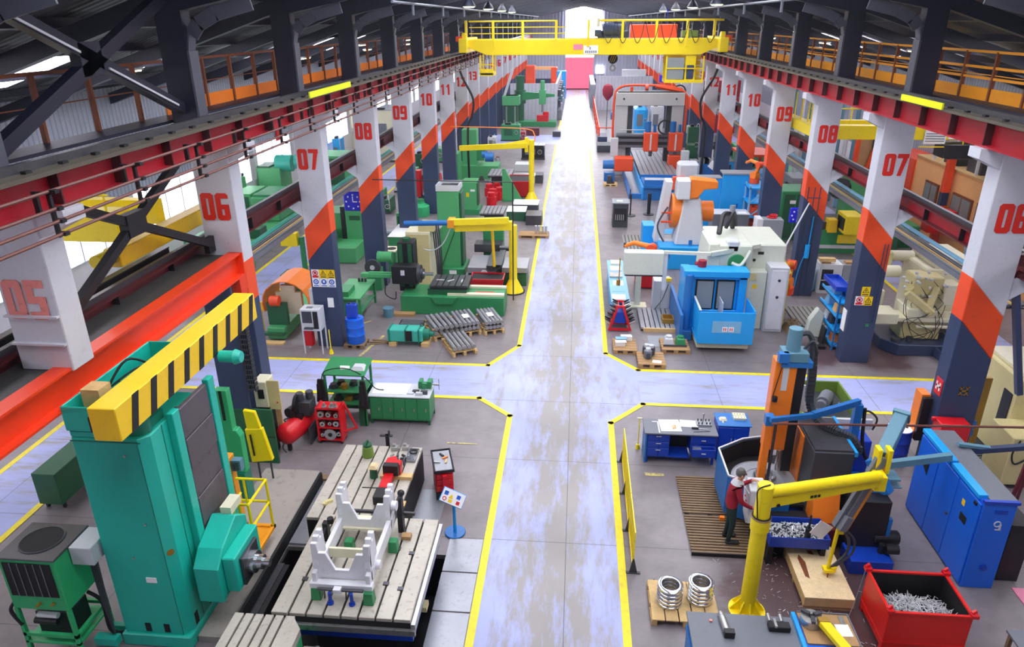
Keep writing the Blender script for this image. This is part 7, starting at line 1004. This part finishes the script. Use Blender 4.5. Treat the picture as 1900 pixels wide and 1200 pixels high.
t.part('bed', 'sky_blue', B(4.0,6.6,43.5,56,.0,.75), bev=.03); t.part('table', ['plate_steel','near_black'], tslots(4.1,6.5,46.2,55.5,.75,1.0,8)); t.part('table_edge', 'mid_blue', B(4.05,6.55,46.05,46.2,.7,1.0)); t.part('front_frame', 'mid_blue', B(4.1,6.6,43.2,45.9,.75,.9), B(4.1,6.6,43.4,43.5,.0,1.2)); t.part('front_pan', 'light_grey', B(4.3,6.4,44.0,45.5,.9,.93)); t.part('pipe', 'orange_red', cable([(2.5,51,1.5),(2.45,51,5.0),(2.9,51.2,5.9),(4.6,51.3,6.0),(5.6,51.3,5.95),(6.8,51.2,5.75),(7.25,51.0,5.2),(7.3,51,3)], .08), cable([(5.2,51.2,5.95),(7.0,51.2,5.6)], .14), C((4.5,51.2,5.85),.2,.2,'x'), C((3.6,51.2,5.5),.1,.4)); t.part('cable_loop', 'black', ring((5.9,50.2,3.4),.45,.06,'y',18), ring((6.8,51.3,5.6),.4,.05,'y',18)); t.part('green_panel', 'dark_green', B(7.3,7.8,49,50,0,2.4)); t.part('swarf_bin', 'grey', B(7.4,7.9,47.6,48.6,0,1.6))
t = T('floor_rails', 'blue U-shaped floor frame left of the portal bed', 'frame', (3.7,48,0)); t.part('rail', 'mid_blue', B(3.25,3.42,43.9,52.5,0,.25), B(3.25,5.0,43.7,43.95,0,.3)); t.part('pan', 'plate_steel', B(3.42,4.0,44,52.5,0,.08)); t.part('leg', 'black', B(3.3,3.36,43.6,43.66,0,.6), B(4.8,4.86,43.6,43.66,0,.6))
for i, (u, v) in enumerate(((1169,400),(1203,398))): p = FLR(u,v); t = T('post_stand', ['thin black stand post on round foot near the grey cart','black thick stand post near the blue box'][i], 'stand', tuple(p)); t.part('post', 'black', C(tuple(p),.04+.06*i,1.2,n=10)); t.part('foot', 'dark_grey', C(tuple(p),.3,.04,n=16))
gbox('tool_cart', 'grey steel cart with tools on its shelf near the aisle', 'cart', 1136, 1164, 378, 422, 1.0, 'dark_grey', extra=lambda t,a,b,y,z: (t.part('top', 'grey', B(a-.05,b+.05,y-.05,y+1.05,z,z+.05)), t.part('recess', 'black', B(a+.08,b-.08,y-.02,y,.35,z-.25)), t.part('tool', 'steel', [C((a+.15+.1*k,y-.03,.4),.03,.3,n=8) for k in range(5)]), t.part('paper', 'paper', B(a+.2,a+.5,y+.3,y+.6,z+.05,z+.06))))
p = FLR(1120,346); pallet(p.x,p.x+.9,p.y,p.y+.9,'small pallet with dark motor beside the far aisle'); t = T('motor', 'small dark motor on the far pallet', 'motor', (p.x+.45,p.y+.4,.145)); t.part('body', 'dark_grey', C((p.x+.4,p.y+.45,.145),.18,.5,n=14), bev=.02); t.part('foot', 'black', B(p.x+.2,p.x+.7,p.y+.2,p.y+.7,.145,.2))
solo('crankshafts', 'dark slotted floor plate beside the blue base', 'plate', ['grate'], B(2.4,3.3,30.6,35.5,0,.03)); solo('floor_panel', 'grey blue floor panel left of the blue base', 'panel', 'light_blue', B(3.0,3.6,29.5,33,0,.04))
# far right: rails, cabin
t = T('red_fence', 'red railing along the right side of the far aisle', 'fence', (2.2,72,0)); 
for k in range(9): y = 64+3.5*k; t.part('post', 'orange_red', tube([(1.9,y,0),(1.9,y,1.5)], .06, 6))
t.part('rail', 'orange_red', tube([(1.9,64,1.5),(1.9,92,1.5)], .06, 6), tube([(1.9,64,.8),(1.9,92,.8)], .06, 6), tube([(1.9,64,1.5),(4.5,64,1.5)], .05, 6)); t.part('plinth', 'navy', B(1.8,2.6,63.5,66,0,.8))
t = T('partition', 'grey corrugated partition cabin right of the far aisle', 'partition', (5.5,91,0), kind='thing'); t.part('front', 'grey_cladding', B(2.1,9.5,91,91.2,0,3.9)); t.part('roof_unit', 'light_grey', B(5.2,8,91.2,92.4,3.9,4.6)); t.part('rack', 'grey', B(1.5,2.1,93,110,0,2.8))
t = T('lifting_balloon', 'dark red lifting bottle standing by the far partition', 'bottle', (2.9,75,0)); t.part('bottle', 'maroon', lathe((2.9,74,3.2), [(.12,-.4),(.5,.1),(.55,.6),(.4,1.0),(0,1.2)], n=18)); t.part('rod', 'mid_grey', tube([(2.9,74,0),(2.9,74,2.9)], .05, 6))
gbox('blue_robot', 'sky blue machine arm seen through the grey portal', 'machine', 1176, 1200, 198, 253, 3, 'sky_blue', bev=.3); gbox('white_case', 'white machine case seen through the portal', 'machine', 1206, 1228, 198, 253, 2, 'light_grey'); solo('far_motor', 'small blue motor hanging left of the portal mill', 'motor', 'mid_blue', C(tuple(ATY(1133,214,54)),.3,.6,'x',14)); gbox('far_crate', 'black crate rack at the left foot of the portal', 'crate', 1108, 1135, 270, 283, 2, 'dark_grey'); 
for k, (u0,u1,vt,vb,m_,lab) in enumerate(((1272,1292,236,307,'dark_green','dark green machine right of the portal'),(1276,1290,235,250,'cream','cream box on the dark green machine right of the portal'),(1296,1310,268,300,'dark_grey','dark rack at the navy foot of column twelve'))): gbox('far_unit', lab, 'machine', u0,u1,vt,vb,.8,m_, z0=2.0 if k == 1 else 0)
# around columns seven and eight, right row
t = T('shelf_rack', 'sky blue open shelf rack on the left of column seven, right row', 'rack', (8.8,22.6,0)); t.part('side', 'sky_blue', B(8.92,9.00,22.15,22.2,0,1.9), B(8.92,9.00,23.9,23.95,0,1.9)); t.part('back', 'sky_blue', B(8.96,9.00,22.2,23.9,.0,1.9)); t.part('shelf', 'sky_blue', [rot(B(8.50,8.98,22.2,23.9,z,z+.03), 0) for z in (.1,.6,1.1,1.6)], [B(8.50,8.53,22.2,23.9,z,z+.12) for z in (.1,.6,1.1,1.6)]); t.part('end_frame', 'mid_blue', B(8.50,8.55,22.15,22.2,0,1.9), bar((8.52,22.17,.1),(8.96,22.17,.6),.03), bar((8.52,22.17,.6),(8.96,22.17,1.1),.03)); t.part('top_tray', 'royal', tray(8.5,9.0,22.6,23.9,1.9,2.05,.03))
for i, (y,z,m_) in enumerate(((22.5,.13,'orange'),(22.9,.63,'dark_grey'),(23.3,.63,'paper'),(22.6,1.13,'peach'),(23.4,1.13,'light_blue'),(23.0,1.63,'light_blue'))): solo('stored_item', ['orange item on the bottom shelf of the blue rack','dark tool box in the blue shelf rack','white item on the second shelf of the blue rack','beige bag on the third shelf of the blue rack','light blue carton on the third shelf','light blue carton on the top shelf of the rack'][i], 'item', m_, TB(8.60,8.90,y,y+.35,z,z+.28,.04), bev=.02)
solo('plastic_bag', 'pale translucent plastic sheet leaning at the blue shelf rack', 'sheet', 'grey_green', prism([(7.9,.1),(8.4,.05),(8.45,.9),(8.2,1.15),(7.95,.7)], 'y', 23.0, 23.25), bev=.05); solo('dark_board', 'dark board leaning under the plastic sheet', 'board', 'black', rot(B(8.3,8.35,22.5,22.9,.0,.6), .1, (8.3,23,.0), 'Y'), B(8.1,8.35,22.2,22.45,0,.1)); solo('column_paper', 'white paper plate on the left flank of column seven, right row', 'paper', 'paper', B(8.485,8.5,21.4,21.7,1.0,1.7))
solo('socket', 'small green socket on the navy face of column seven, right row', 'socket', 'green', B(9.05,9.15,21.236,21.25,1.25,1.35)); solo('conduit', 'thin vertical conduit on the face of column seven, right row', 'conduit', 'navy', tube([(9.15,21.23,1.4),(9.15,21.23,3.9)], .015, 6), tube([(9.25,21.23,1.4),(9.25,21.23,3.9)], .015, 6)); solo('conduit', 'thin vertical conduits on the face of column eight, right row', 'conduit', 'navy', [tube([(x,27.23,0),(x,27.23,4.3)], .018, 6) for x in (8.62,8.85,9.05)], tube([(8.62,27.23,3.9),(9.1,27.23,3.9)], .015, 6)); solo('air_hose', 'bright blue air hose on column eight, right row', 'hose', 'sky_blue', cable([(8.95,27.2,3.2),(8.92,27.18,2.2),(8.9,27.18,2.0),(8.7,27.18,1.2),(8.6,27.15,.3)], .02), C((8.88,27.15,1.6),.09,.5,n=12), kind='thing')
solo('slanting_pole', 'thin grey pole slanting from column eight to the pale machine', 'pole', 'light_grey', tube([(8.7,27.2,3.7),(7.4,25.2,2.4),(7.3,25.0,2.2)], .03, 6))
for i, (x0,x1,m_) in enumerate(((9.65,10.5,'light_grey'),(10.52,11.4,'grey'))):
    t = T('grey_cupboard', ['left','right'][i]+' of two grey open cupboards between columns seven and eight', 'cupboard', ((x0+x1)/2,27.9,0)); t.part('body', m_, B(x0,x1,27.6,28.3,0,1.2), bev=.01); t.part('recess', 'black', B(x0+.08,x0+.5,27.58,27.6,.15,1.0) if i == 0 else B(x0+.4,x1-.1,27.58,27.6,.2,.6)); t.part('shelf', 'light_grey', B(x0+.08,x0+.5,27.56,27.58,.55,.58)); t.part('item', 'carton', B(x0+.1,x0+.4,27.7,28.0,1.2,1.28))
solo('wood_box', 'pale wooden piece on the left grey cupboard', 'block', 'wood', B(9.6,10.2,27.65,27.9,1.29,1.42)); solo('white_block', 'light blue cloth beside the left grey cupboard', 'cloth', 'light_blue', TB(9.35,9.62,27.8,28.2,0,1.0,.06), bev=.05)
# beige milling machine
t = T('knee_mill', 'beige milling machine with bundles of hoses on a navy base', 'machine', (11.2,23,0)); t.part('base', 'navy', prism([(10.1,22.4),(10.5,21.9),(12.4,21.9),(12.5,23.6),(10.1,23.6)], 'z', 0, .38), bev=.02); t.part('coolant_tray', 'navy', tray(11.6,12.5,21.4,22.2,.05,.35,.03)); t.part('knee', 'beige', B(10.7,11.9,22.4,23.3,.38,1.0), bev=.03); t.part('table', 'cream', B(9.7,12.7,22.2,22.9,1.05,1.2), B(9.6,10.4,22.1,22.9,1.0,1.35), bev=.02); t.part('table_screw', 'cream', C((9.5,22.5,1.2),.12,.5,'x',14), tube([(11.0,22.1,.95),(12.6,22.1,.95)], .05, 8)); t.part('saddle', 'cream', B(10.7,11.6,22.2,23.2,1.2,1.5), bev=.03); t.part('column', 'cream', B(11.3,12.7,23.0,24.6,.38,2.6), bev=.05); t.part('hood', 'cream', TB(11.6,12.9,23.0,25.0,2.3,2.9,.08), bev=.06); t.part('ram_arm', 'beige', bar((10.6,22.4,2.0),(11.4,22.1,1.4),.25), bar((10.6,22.4,2.0),(11.2,22.8,2.3),.22), bar((11.2,22.1,1.4),(11.5,22.4,2.2),.2), B(10.8,11.7,22.4,23.2,1.9,2.5), B(10.3,10.6,23.8,24.2,2.4,2.9), bev=.04); t.part('head', 'cream', B(11.7,12.2,22.3,22.9,1.6,2.3), C((10.2,23.6,2.3),.2,.6,'x',14), C((10.5,24.4,2.6),.18,1.0,'x',14), bev=.03)
random.seed(3)
t.part('hoses', 'black', [cable([(10.8+random.uniform(-.3,.9),22.3+random.uniform(-.1,.5),2.2+random.uniform(-.3,.3)),(10.9+random.uniform(-.4,1),22.1+random.uniform(-.2,.3),1.6+random.uniform(-.3,.4)),(10.9+random.uniform(-.4,.9),22.0,1.0+random.uniform(-.4,.3)),(10.8+random.uniform(-.4,.8),22.1,.5)], .011, 5, 4) for _ in range(9)]); t.part('fittings', 'light_grey', [ball((10.9+random.uniform(-.5,.9),22.25+random.uniform(-.1,.4),2.2+random.uniform(-.3,.5)),.05,8) for _ in range(22)]); t.part('grey_case', 'cream', B(9.75,10.3,23.2,24.0,.7,1.75), bev=.02); t.part('chip_grate', 'mid_grey', [B(12.1+.08*k,12.13+.08*k,21.6,22.9,.55,.58) for k in range(8)]); t.part('sheet', 'paper', B(12.2,12.7,22.25,22.7,1.2,1.26)); t.part('pump', 'dark_grey', C((10.5,22.2,.38),.15,.12), C((10.9,22.2,.38),.1,.16))
gbox('yellow_case', 'orange yellow case behind the beige milling machine', 'case', 1692, 1728, 483, 515, 1.0, 'orange_yellow', z0=.6); solo('timber_stack', 'brown timbers stacked behind the beige machine', 'timber', 'old_wood', B(13.0,14.2,23.5,24.5,0,.9))
gbox('planer', 'green planing machine bed between columns seven and eight', 'machine', 1512, 1600, 428, 470, 2.4, 'green', extra=lambda t,a,b,y,z: (t.part('table', 'dark_steel', B(a-.1,b+.6,y+.2,y+1.8,z,z+.35)), t.part('yellow_motor', 'yellow', B(a+.9,a+1.8,y-.1,y,.5,.9), bev=.02), t.part('way', 'light_grey', B(a,b,y-.06,y,.25,.4)), t.part('upright', 'mid_green', B(b-.4,b+.6,y+2,y+3.2,0,3.2), bev=.03), t.part('guard', 'dark_grey', C((b-.8,y+2,2.6),.5,.3,'y',20))))
gbox('yellow_cabinet', 'bright yellow square guard box on the green planer', 'guard', 1566, 1598, 402, 436, 1.2, 'yellow', z0=1.1, extra=lambda t,a,b,y,z: t.part('opening', 'near_black', B(a-.02,a,y+.15,y+1.05,1.25,z-.15)))
gbox('blue_sheet', 'lavender blue panel beyond column eight, right bay', 'panel', 1545, 1600, 315, 385, .1, 'light_blue'); gbox('yellow_lever', 'yellow slanted bracket left of the yellow guard box', 'bracket', 1535, 1552, 408, 432, .5, 'hazard_yellow', z0=1.0)
for k, (u0,u1,vt,vb,m_,lab) in enumerate(((1440,1492,355,445,'green','dark green machine cabinet between columns eight and nine, right bay'),(1448,1478,318,350,'mid_green','green lathe head past column nine, right bay'),(1462,1500,330,385,'grey','grey mill cluttered with parts beside column eight'),(1400,1422,290,330,'mid_green','green machine behind column ten, right bay'),(1405,1425,322,350,'sky_blue','blue drum behind column ten, right bay'),(1360,1384,270,305,'mid_green','green lathe behind column eleven, right bay'),(1330,1345,255,300,'dark_green','slim green machine behind column twelve, right bay'),(1655,1700,420,460,'green','green lathe under the turquoise pipe, right bay'),(1610,1660,440,480,'dark_green','dark green gearbox behind column seven, right bay'))): gbox('bay_machine', lab, 'machine', u0,u1,vt,vb,1.8,m_, extra=openings if k in (0,7) else (lambda t,a,b,y,z: (t.part('chuck', 'dark_steel', C((a,y+.8,z*.6),.3,-.3,'x',14)), t.part('lever', 'light_grey', [C((a+.2+.25*j,y,z*.7),.08,-.06,'y',10) for j in range(3)]))), bev=.04)
c = ATX(1480,400,9.95); c = ATY(1480,400,30.5); t = T('wall_clock', 'blue square clock hanging under the right cable tray', 'clock', tuple(c)); t.part('case', 'clock_blue', B(c.x-.33,c.x+.33,c.y,c.y+.12,c.z-.33,c.z+.33), bev=.05); t.part('mark', 'sign_white', [B(c.x+.23*math.cos(a)-.03,c.x+.23*math.cos(a)+.03,c.y-.02,c.y,c.z+.23*math.sin(a)-.03,c.z+.23*math.sin(a)+.03) for a in [PI/4*k for k in range(8)]]); t.part('hanger', 'black', B(c.x-.02,c.x+.02,c.y+.04,c.y+.07,c.z+.33,3.96))
# office block and bay crane on the right
t = T('office_block', 'peach plastered office block with dark framed windows, right bay', 'office', (17.9,33,0)); t.part('wall', 'peach', B(17.3,18.8,22,38.5,0,3.62)); t.part('return', 'orange_red', B(17.2,18.8,38.5,42,0,3.4)); t.part('roof_edge', 'wood', B(17.25,18.8,22,38.5,3.62,3.68))
for k, (ya, yb) in enumerate(((35.6,37.0),(32.4,34.2),(30.8,32.0),(28,30),(24.5,26.5))): w_ = t.part('window', 'rust_brown', B(17.24,17.3,ya,yb,.8,2.7)); t.part('pane', 'smoked_glass', B(17.22,17.24,ya+.1,(ya+yb)/2-.05,.9,2.6), B(17.22,17.24,(ya+yb)/2+.05,yb-.1,.9,2.6), par=w_)
t.part('gallery_post', 'light_grey', [B(17.4,17.5,y,y+.1,3.68,5.4) for y in (23,25,27,29,31,33,35,37)]); t.part('stored_goods', 'dark_grey', [B(17.6,18.4,y,y+1.2,3.68,4.2+.3*(k%2)) for k, y in enumerate((26,28.5,30.5,33,35.2))])
t = T('orange_steelwork', 'orange red steel frame with dark boards before the office', 'frame', (14.5,38,0)); t.part('post', 'orange_red', B(14,14.2,38,38.2,0,5), B(16,16.2,38,38.2,0,5), bar((14.1,38.1,.2),(15.2,38.1,5),.15), bar((16.1,38.1,.2),(15.2,38.1,5),.15)); t.part('board', 'carton', B(14.3,15.9,38.3,38.4,1.5,4.6)); t.part('dark_post', 'navy', B(14.9,15.3,38.1,38.25,1,4.8))
t = T('hydrant_post', 'red and navy post with red boxes in front of the office', 'post', (16.6,34,0)); t.part('post', 'orange_red', B(16.9,17.2,34.4,34.7,2.6,4.2), B(16.9,17.2,34.4,34.7,0,2)); t.part('middle', 'navy', B(16.9,17.2,34.4,34.7,2,2.6)); t.part('box', 'red', B(16.2,16.7,33.6,34.3,.9,2.1), B(16.8,17.15,33.2,33.9,.9,2.0), bev=.02)
t = T('side_bay_crane', 'yellow overhead crane of the right side bay with white signs', 'crane', (13,32,5.62)); t.part('end_carriage', 'yellow', B(9.45,9.85,30.6,34.8,5.62,6.05), bev=.02); t.part('bridge_girder', 'yellow', B(9.7,17.3,31.2,31.7,5.45,6.0), B(9.7,17.3,33.4,33.7,5.5,5.95), bev=.01); t.part('handrail', 'yellow', [tube([(9.7,31.9,z),(14,31.9,z)], .03, 6) for z in (6.6,7.1)], [tube([(9.75+.8*k,31.9,5.95),(9.75+.8*k,31.9,7.1)], .03, 6) for k in range(6)], [tube([(9.65,y,6),(9.65,y,7.1)], .03, 6) for y in (31,32,33,34)]); t.part('sign', 'sign_white', B(14.1,14.95,31.15,31.2,5.3,5.85), B(15.05,15.6,31.15,31.2,5.5,5.85)); t.part('sign_text', 'mid_grey', [B(14.15,14.9,31.14,31.15,5.4+.1*k,5.43+.1*k) for k in range(4)]); t.part('hoist', 'black', B(14.9,16.6,31.0,31.9,4.75,5.3), C((15.2,31.4,4.9),.25,1.2,'x',14), bev=.03); t.part('basket', 'yellow', bar((13.9,31.05,5.2),(15.6,31.05,5.2),.04), bar((15.6,31.05,5.2),(15.6,31.05,5.9),.04)); t.part('hook_rope', 'brass', C((10.9,26.8,0),.01,.02,n=6))
for k in range(12): solo('stored_pipe', 'pale upright pipes behind the right bay crane', 'pipe', ['light_grey','steel_blue'][k%2], C((12+.45*k,44,0),.12,7,n=8), group='upright pipes of the right bay')
solo('red_stack', 'dark red steel stack beyond column nine, right bay', 'stack', 'girder_red', B(11,16,76,80,0,4.5), B(11.5,15,72,75,0,3.0), bev=.02); solo('orange_table', 'flat orange table between columns nine and ten, right bay', 'table', 'orange_red', B(10.4,12.4,47,50,2.0,2.15), B(10.6,10.8,47.2,47.4,0,2), B(12,12.2,49,49.2,0,2))
# ================================================================== main overhead crane
CY = 46.
t = T('overhead_crane', 'big yellow overhead crane spanning the main hall', 'crane', (.44,CY,8.3), kind='thing')
def zz(v): return ATY(1100, v, CY).z
zt, zb = zz(73), zz(102)
gx0, gx1 = ATY(862,75,CY).x, ATY(1340,75,CY).x; bx0, bx1 = ATY(903,102,CY).x, ATY(1300,102,CY).x
t.part('bridge_girder', 'yellow', prism([(gx0,zt),(gx0,zt-.35),(bx0,zb),(bx1,zb),(gx1,zt-.35),(gx1,zt)], 'y', CY, CY+.7), bev=.02); t.part('rear_girder', 'yellow', prism([(gx0,zt),(gx0,zt-.35),(bx0,zb),(bx1,zb),(gx1,zt-.35),(gx1,zt)], 'y', CY+2.4, CY+3.0))
for x, s in ((gx0, -1), (gx1, 1)): t.part('end_carriage', 'yellow', B(x-.25,x+.25,CY-.8,CY+4,8.3,zt+.1), TB(x-.22,x+.22,CY-.3,CY+.3,zt-.3,zt+.4,.1), bev=.03); t.part('warning_lamp', 'orange_red', B(x+s*.3-.2,x+s*.3+.2,CY-.3,CY+.1,zt-.1,zt+.2), bev=.03); t.part('wheel', 'black', C((x-.1,CY-.3,8.4),.2,.2,'x',14))
zr = zz(38)
t.part('handrail', 'yellow', tube([(gx0+.3,CY,zr),(gx0+.3,CY,zr-.01),(ATY(1030,40,CY).x,CY,zr)], .045, 8), tube([(ATY(1112,40,CY).x,CY,zr),(gx1,CY,zr)], .06, 8), [tube([(gx0+.3,CY,zr-k*(zr-zt)/3),(ATY(1080,40,CY).x,CY,zr-k*(zr-zt)/3)], .03, 6) for k in (1,2)])
for u in (865,915,970,1032,1092,1155,1218,1275,1325): x = ATY(u,60,CY).x; t.part('rail_post', 'yellow', B(x-.07,x+.07,CY-.08,CY+.04,zt-.4,zr+.05))
t.part('capacity_plate', 'sign_white', B(ATY(1083,85,CY).x,ATY(1110,85,CY).x,CY-.02,CY,zz(100),zz(84))); t.part('name_plate', 'pink', B(ATY(1064,85,CY).x,ATY(1081,85,CY).x,CY-.02,CY,zz(92),zz(82))); t.part('plate_text', 'mid_grey', [B(ATY(1086,90,CY).x+.12*k,ATY(1086,90,CY).x+.12*k+.07,CY-.03,CY-.02,zz(98),zz(94)) for k in range(6)], B(ATY(1094,86,CY).x,ATY(1094,86,CY).x+.06,CY-.03,CY-.02,zz(92),zz(87)))
x0, x1 = ATY(1172,60,CY).x, ATY(1260,60,CY).x; t.part('trolley_cover', 'orange_red', B(x0,x1,CY+.9,CY+2.2,zt+.05,zz(46)), bev=.03, label='orange trolley cover'); x2 = ATY(1110,60,CY).x; t.part('hoist', 'navy', B(x2,x0-.1,CY+.9,CY+2.2,zt+.05,zz(58)), C((x2+.3,CY+1,zz(56)),.35,1.2,'x',18), B(x2+.9,x0-.3,CY+1,CY+1.6,zz(58),zz(40)), C((x2-.2,CY+.8,zz(62)),.2,.4,'x',12), bev=.03); t.part('lamp', 'grey_green', C((ATY(1111,45,CY).x,CY+.8,zz(50)),.1,.5,n=10)); t.part('trolley_rest', 'olive', B(ATY(1270,65,CY).x,ATY(1300,65,CY).x,CY+1,CY+1.6,zt+.1,zz(58)))
P = []
for k in range(8): xa = ATY(1115+27*k,60,CY).x; P += [(xa,CY-.1,zr-.05),(xa+.22,CY-.1,zz(66)),(xa+.45,CY-.12,zz(80)),(xa+.68,CY-.1,zz(66))]
t.part('festoon_cable', 'black', cable(P, .022, 5, 4))
# cabs
def cage(name, u0, u1, vt, vb, lab):
    x0, x1, za, zc = ATY(u0,100,CY).x, ATY(u1,100,CY).x, zz(vt), zz(vb)
    f = t.part(name, 'yellow', [B(x-.04,x+.04,y-.04,y+.04,zc,za) for x in (x0,x1) for y in (CY,CY+1.4)], B(x0-.05,x1+.05,CY-.05,CY+1.45,zc-.05,zc+.12), B(x0,x1,CY-.03,CY+.03,(za+zc)/2,(za+zc)/2+.06), label=lab); return f, x0, x1, za, zc
f, x0, x1, za, zc = cage('service_cage', 891, 914, 102, 139, 'small yellow service cage on the left'); t.part('cage_bottom', 'yellow', B(x0,x1,CY-.05,CY+.02,zc,zc+.35), par=f); t.part('cage_bar', 'black', [B(x,x+.03,CY,CY+.03,zc,za) for x in (x0+.25,x1-.25)], par=f)
f, x0, x1, za, zc = cage('driver_cab', 1238, 1307, 104, 152, 'yellow driver cab on the right'); w_ = x1-x0; t.part('cab_body', 'yellow', B(x0+w_*.52,x0+w_*.8,CY+.1,CY+1.4,zc+.1,za), B(x0,x1,CY+1.35,CY+1.42,zc,za), par=f); t.part('cab_window', 'smoked_glass', B(x0+w_*.02,x0+w_*.48,CY+.02,CY+.05,zc+.15,za-.1), par=f); t.part('seat', 'navy', B(x0+w_*.35,x0+w_*.52,CY+.4,CY+.9,zc+.1,zc+1.0), B(x0+w_*.56,x0+w_*.76,CY+.05,CY+.12,zc+.15,zc+.95), bev=.05, par=f); t.part('ladder', 'light_grey', [B(x0+w_*.84,x1-.06,CY+.3,CY+.33,zc+.3*k,zc+.3*k+.03) for k in range(1,6)], par=f)
hx, hz = ATY(1139,110,CY).x, zz(111); t.part('hook_rope', 'dark_grey', [tube([(hx+d,CY+1.5,hz),(hx+d,CY+1.5,zt)], .015, 6) for d in (-.15,-.05,.05,.15)]); hb = t.part('hook_block', 'black', C((hx,CY+1.4,hz),.3,.2,'y',20)); t.part('hook_stripe', 'hazard_yellow', [bar((hx-.2+.13*k,CY+1.39,hz-.2),(hx-.05+.13*k,CY+1.39,hz+.18),.05,.02) for k in range(3)], par=hb); t.part('hook', 'steel', ring((hx,CY+1.5,hz-.55),.15,.05,'y',16), C((hx,CY+1.5,hz-.45),.05,.2), par=hb)
solo('signal_lamp', 'small blue lamp hanging right of the portal mill', 'lamp', 'clock_blue', C(tuple(ATY(1230,152,60)),.3,.5,n=12), tube([ATY(1230,152,60), ATY(1230,152,60)+Vector((0,0,rz(ATY(1230,152,60).x)-ATY(1230,152,60).z-.1))], .02, 5))
# yellow reflective strips on the runway rails
solo('rail_marker', 'bright lime strip on the right runway rail', 'strip', 'lime', B(8.02,8.06,17.2,19.4,8.16,8.3)); solo('rail_marker', 'bright lime strip on the left runway rail', 'strip', 'lime', B(-7.2,-7.16,19.5,23.2,8.16,8.32))
# hoses hanging on columns twelve
for n, s, lab in ((11,-1,'black hose bundle hanging between columns eleven and twelve, left row'),(11,1,'black hose hanging between columns eleven and twelve, right row')):
    y = bay(n-6)+3; x = 8.4 if s > 0 else .88-8.3; solo('hose_bundle', lab, 'hose', 'black', cable([(x+.3*s,y,7.4),(x,y,6.6),(x-.6*s,y,5.4),(x-.5*s,y,4.3),(x-.2*s,y,3.4),(x-.2*s,y,0.05)], .08), kind='thing')
# high bay lamps
def lamp(lab, x, y, z, grp):
    t = T('high_bay_lamp', lab, 'lamp', (x,y,z), group=grp, kind='thing'); t.part('shade', 'frame_dark', lathe((x,y,z), [(.3,0),(.29,.03),(.17,.22),(.1,.3),(.08,.45),(0,.46)], n=20)); t.part('bulb', 'lamp_green', lathe((x,y,z), [(0,-.05),(.2,-.04),(.28,.01)], n=16)); t.part('rod', 'frame_dark', C((x,y,z+.45),.02,max(.1,rz(x)-z-.6),n=6)); return t
for k in range(4):
    y = 33.2+7*k
    for s, nm in ((1,'right'),(-1,'left')): lamp('round bell lamp in the %s row under the roof' % nm, .44+s*5.2, y, 10.62, 'bell lamps in the %s row' % nm)
# fluorescent tubes of the side bays
for k in range(9):
    for s, nm in ((1,'right'),(-1,'left')):
        x = .44+s*(13.2 if k % 2 else 14.6); y = 13.5+6*k; z = rz(x)-.75
        t = T('tube_lamp', 'long fluorescent tube lamp under the %s side roof' % nm, 'lamp', (x,y,z), group='tube lamps of the %s bay' % nm, kind='thing'); t.part('housing', 'light_grey', B(x-.1,x+.1,y,y+1.6,z+.04,z+.1)); t.part('tube', 'lamp_warm', B(x-.06,x+.06,y+.05,y+1.55,z,z+.04)); t.part('hanger', 'black', B(x-.01,x+.01,y+.3,y+.32,z+.1,rz(x)-.1), B(x-.01,x+.01,y+1.3,y+1.32,z+.1,rz(x)-.1))

for s, nm in ((1,'right'),(-1,'left')):
    x = .44+s*6.3; q = T('roof_conduit', 'grey pipe with short drops under the %s half of the roof' % nm, 'pipe', (x,60,10.3), kind='thing'); q.part('pipe', 'mid_grey', tube([(x,24,10.62),(x,110,10.62)], .045, 6))
    for k in range(14): q.part('drop', 'mid_grey', tube([(x,27+6*k,10.62),(x,27+6*k,10.25)], .05, 6))
    q.part('hanger_rod', 'frame_dark', [B(x-.01,x+.01,27+12*k,27.02+12*k,10.62,rz(x)-.05) for k in range(7)])
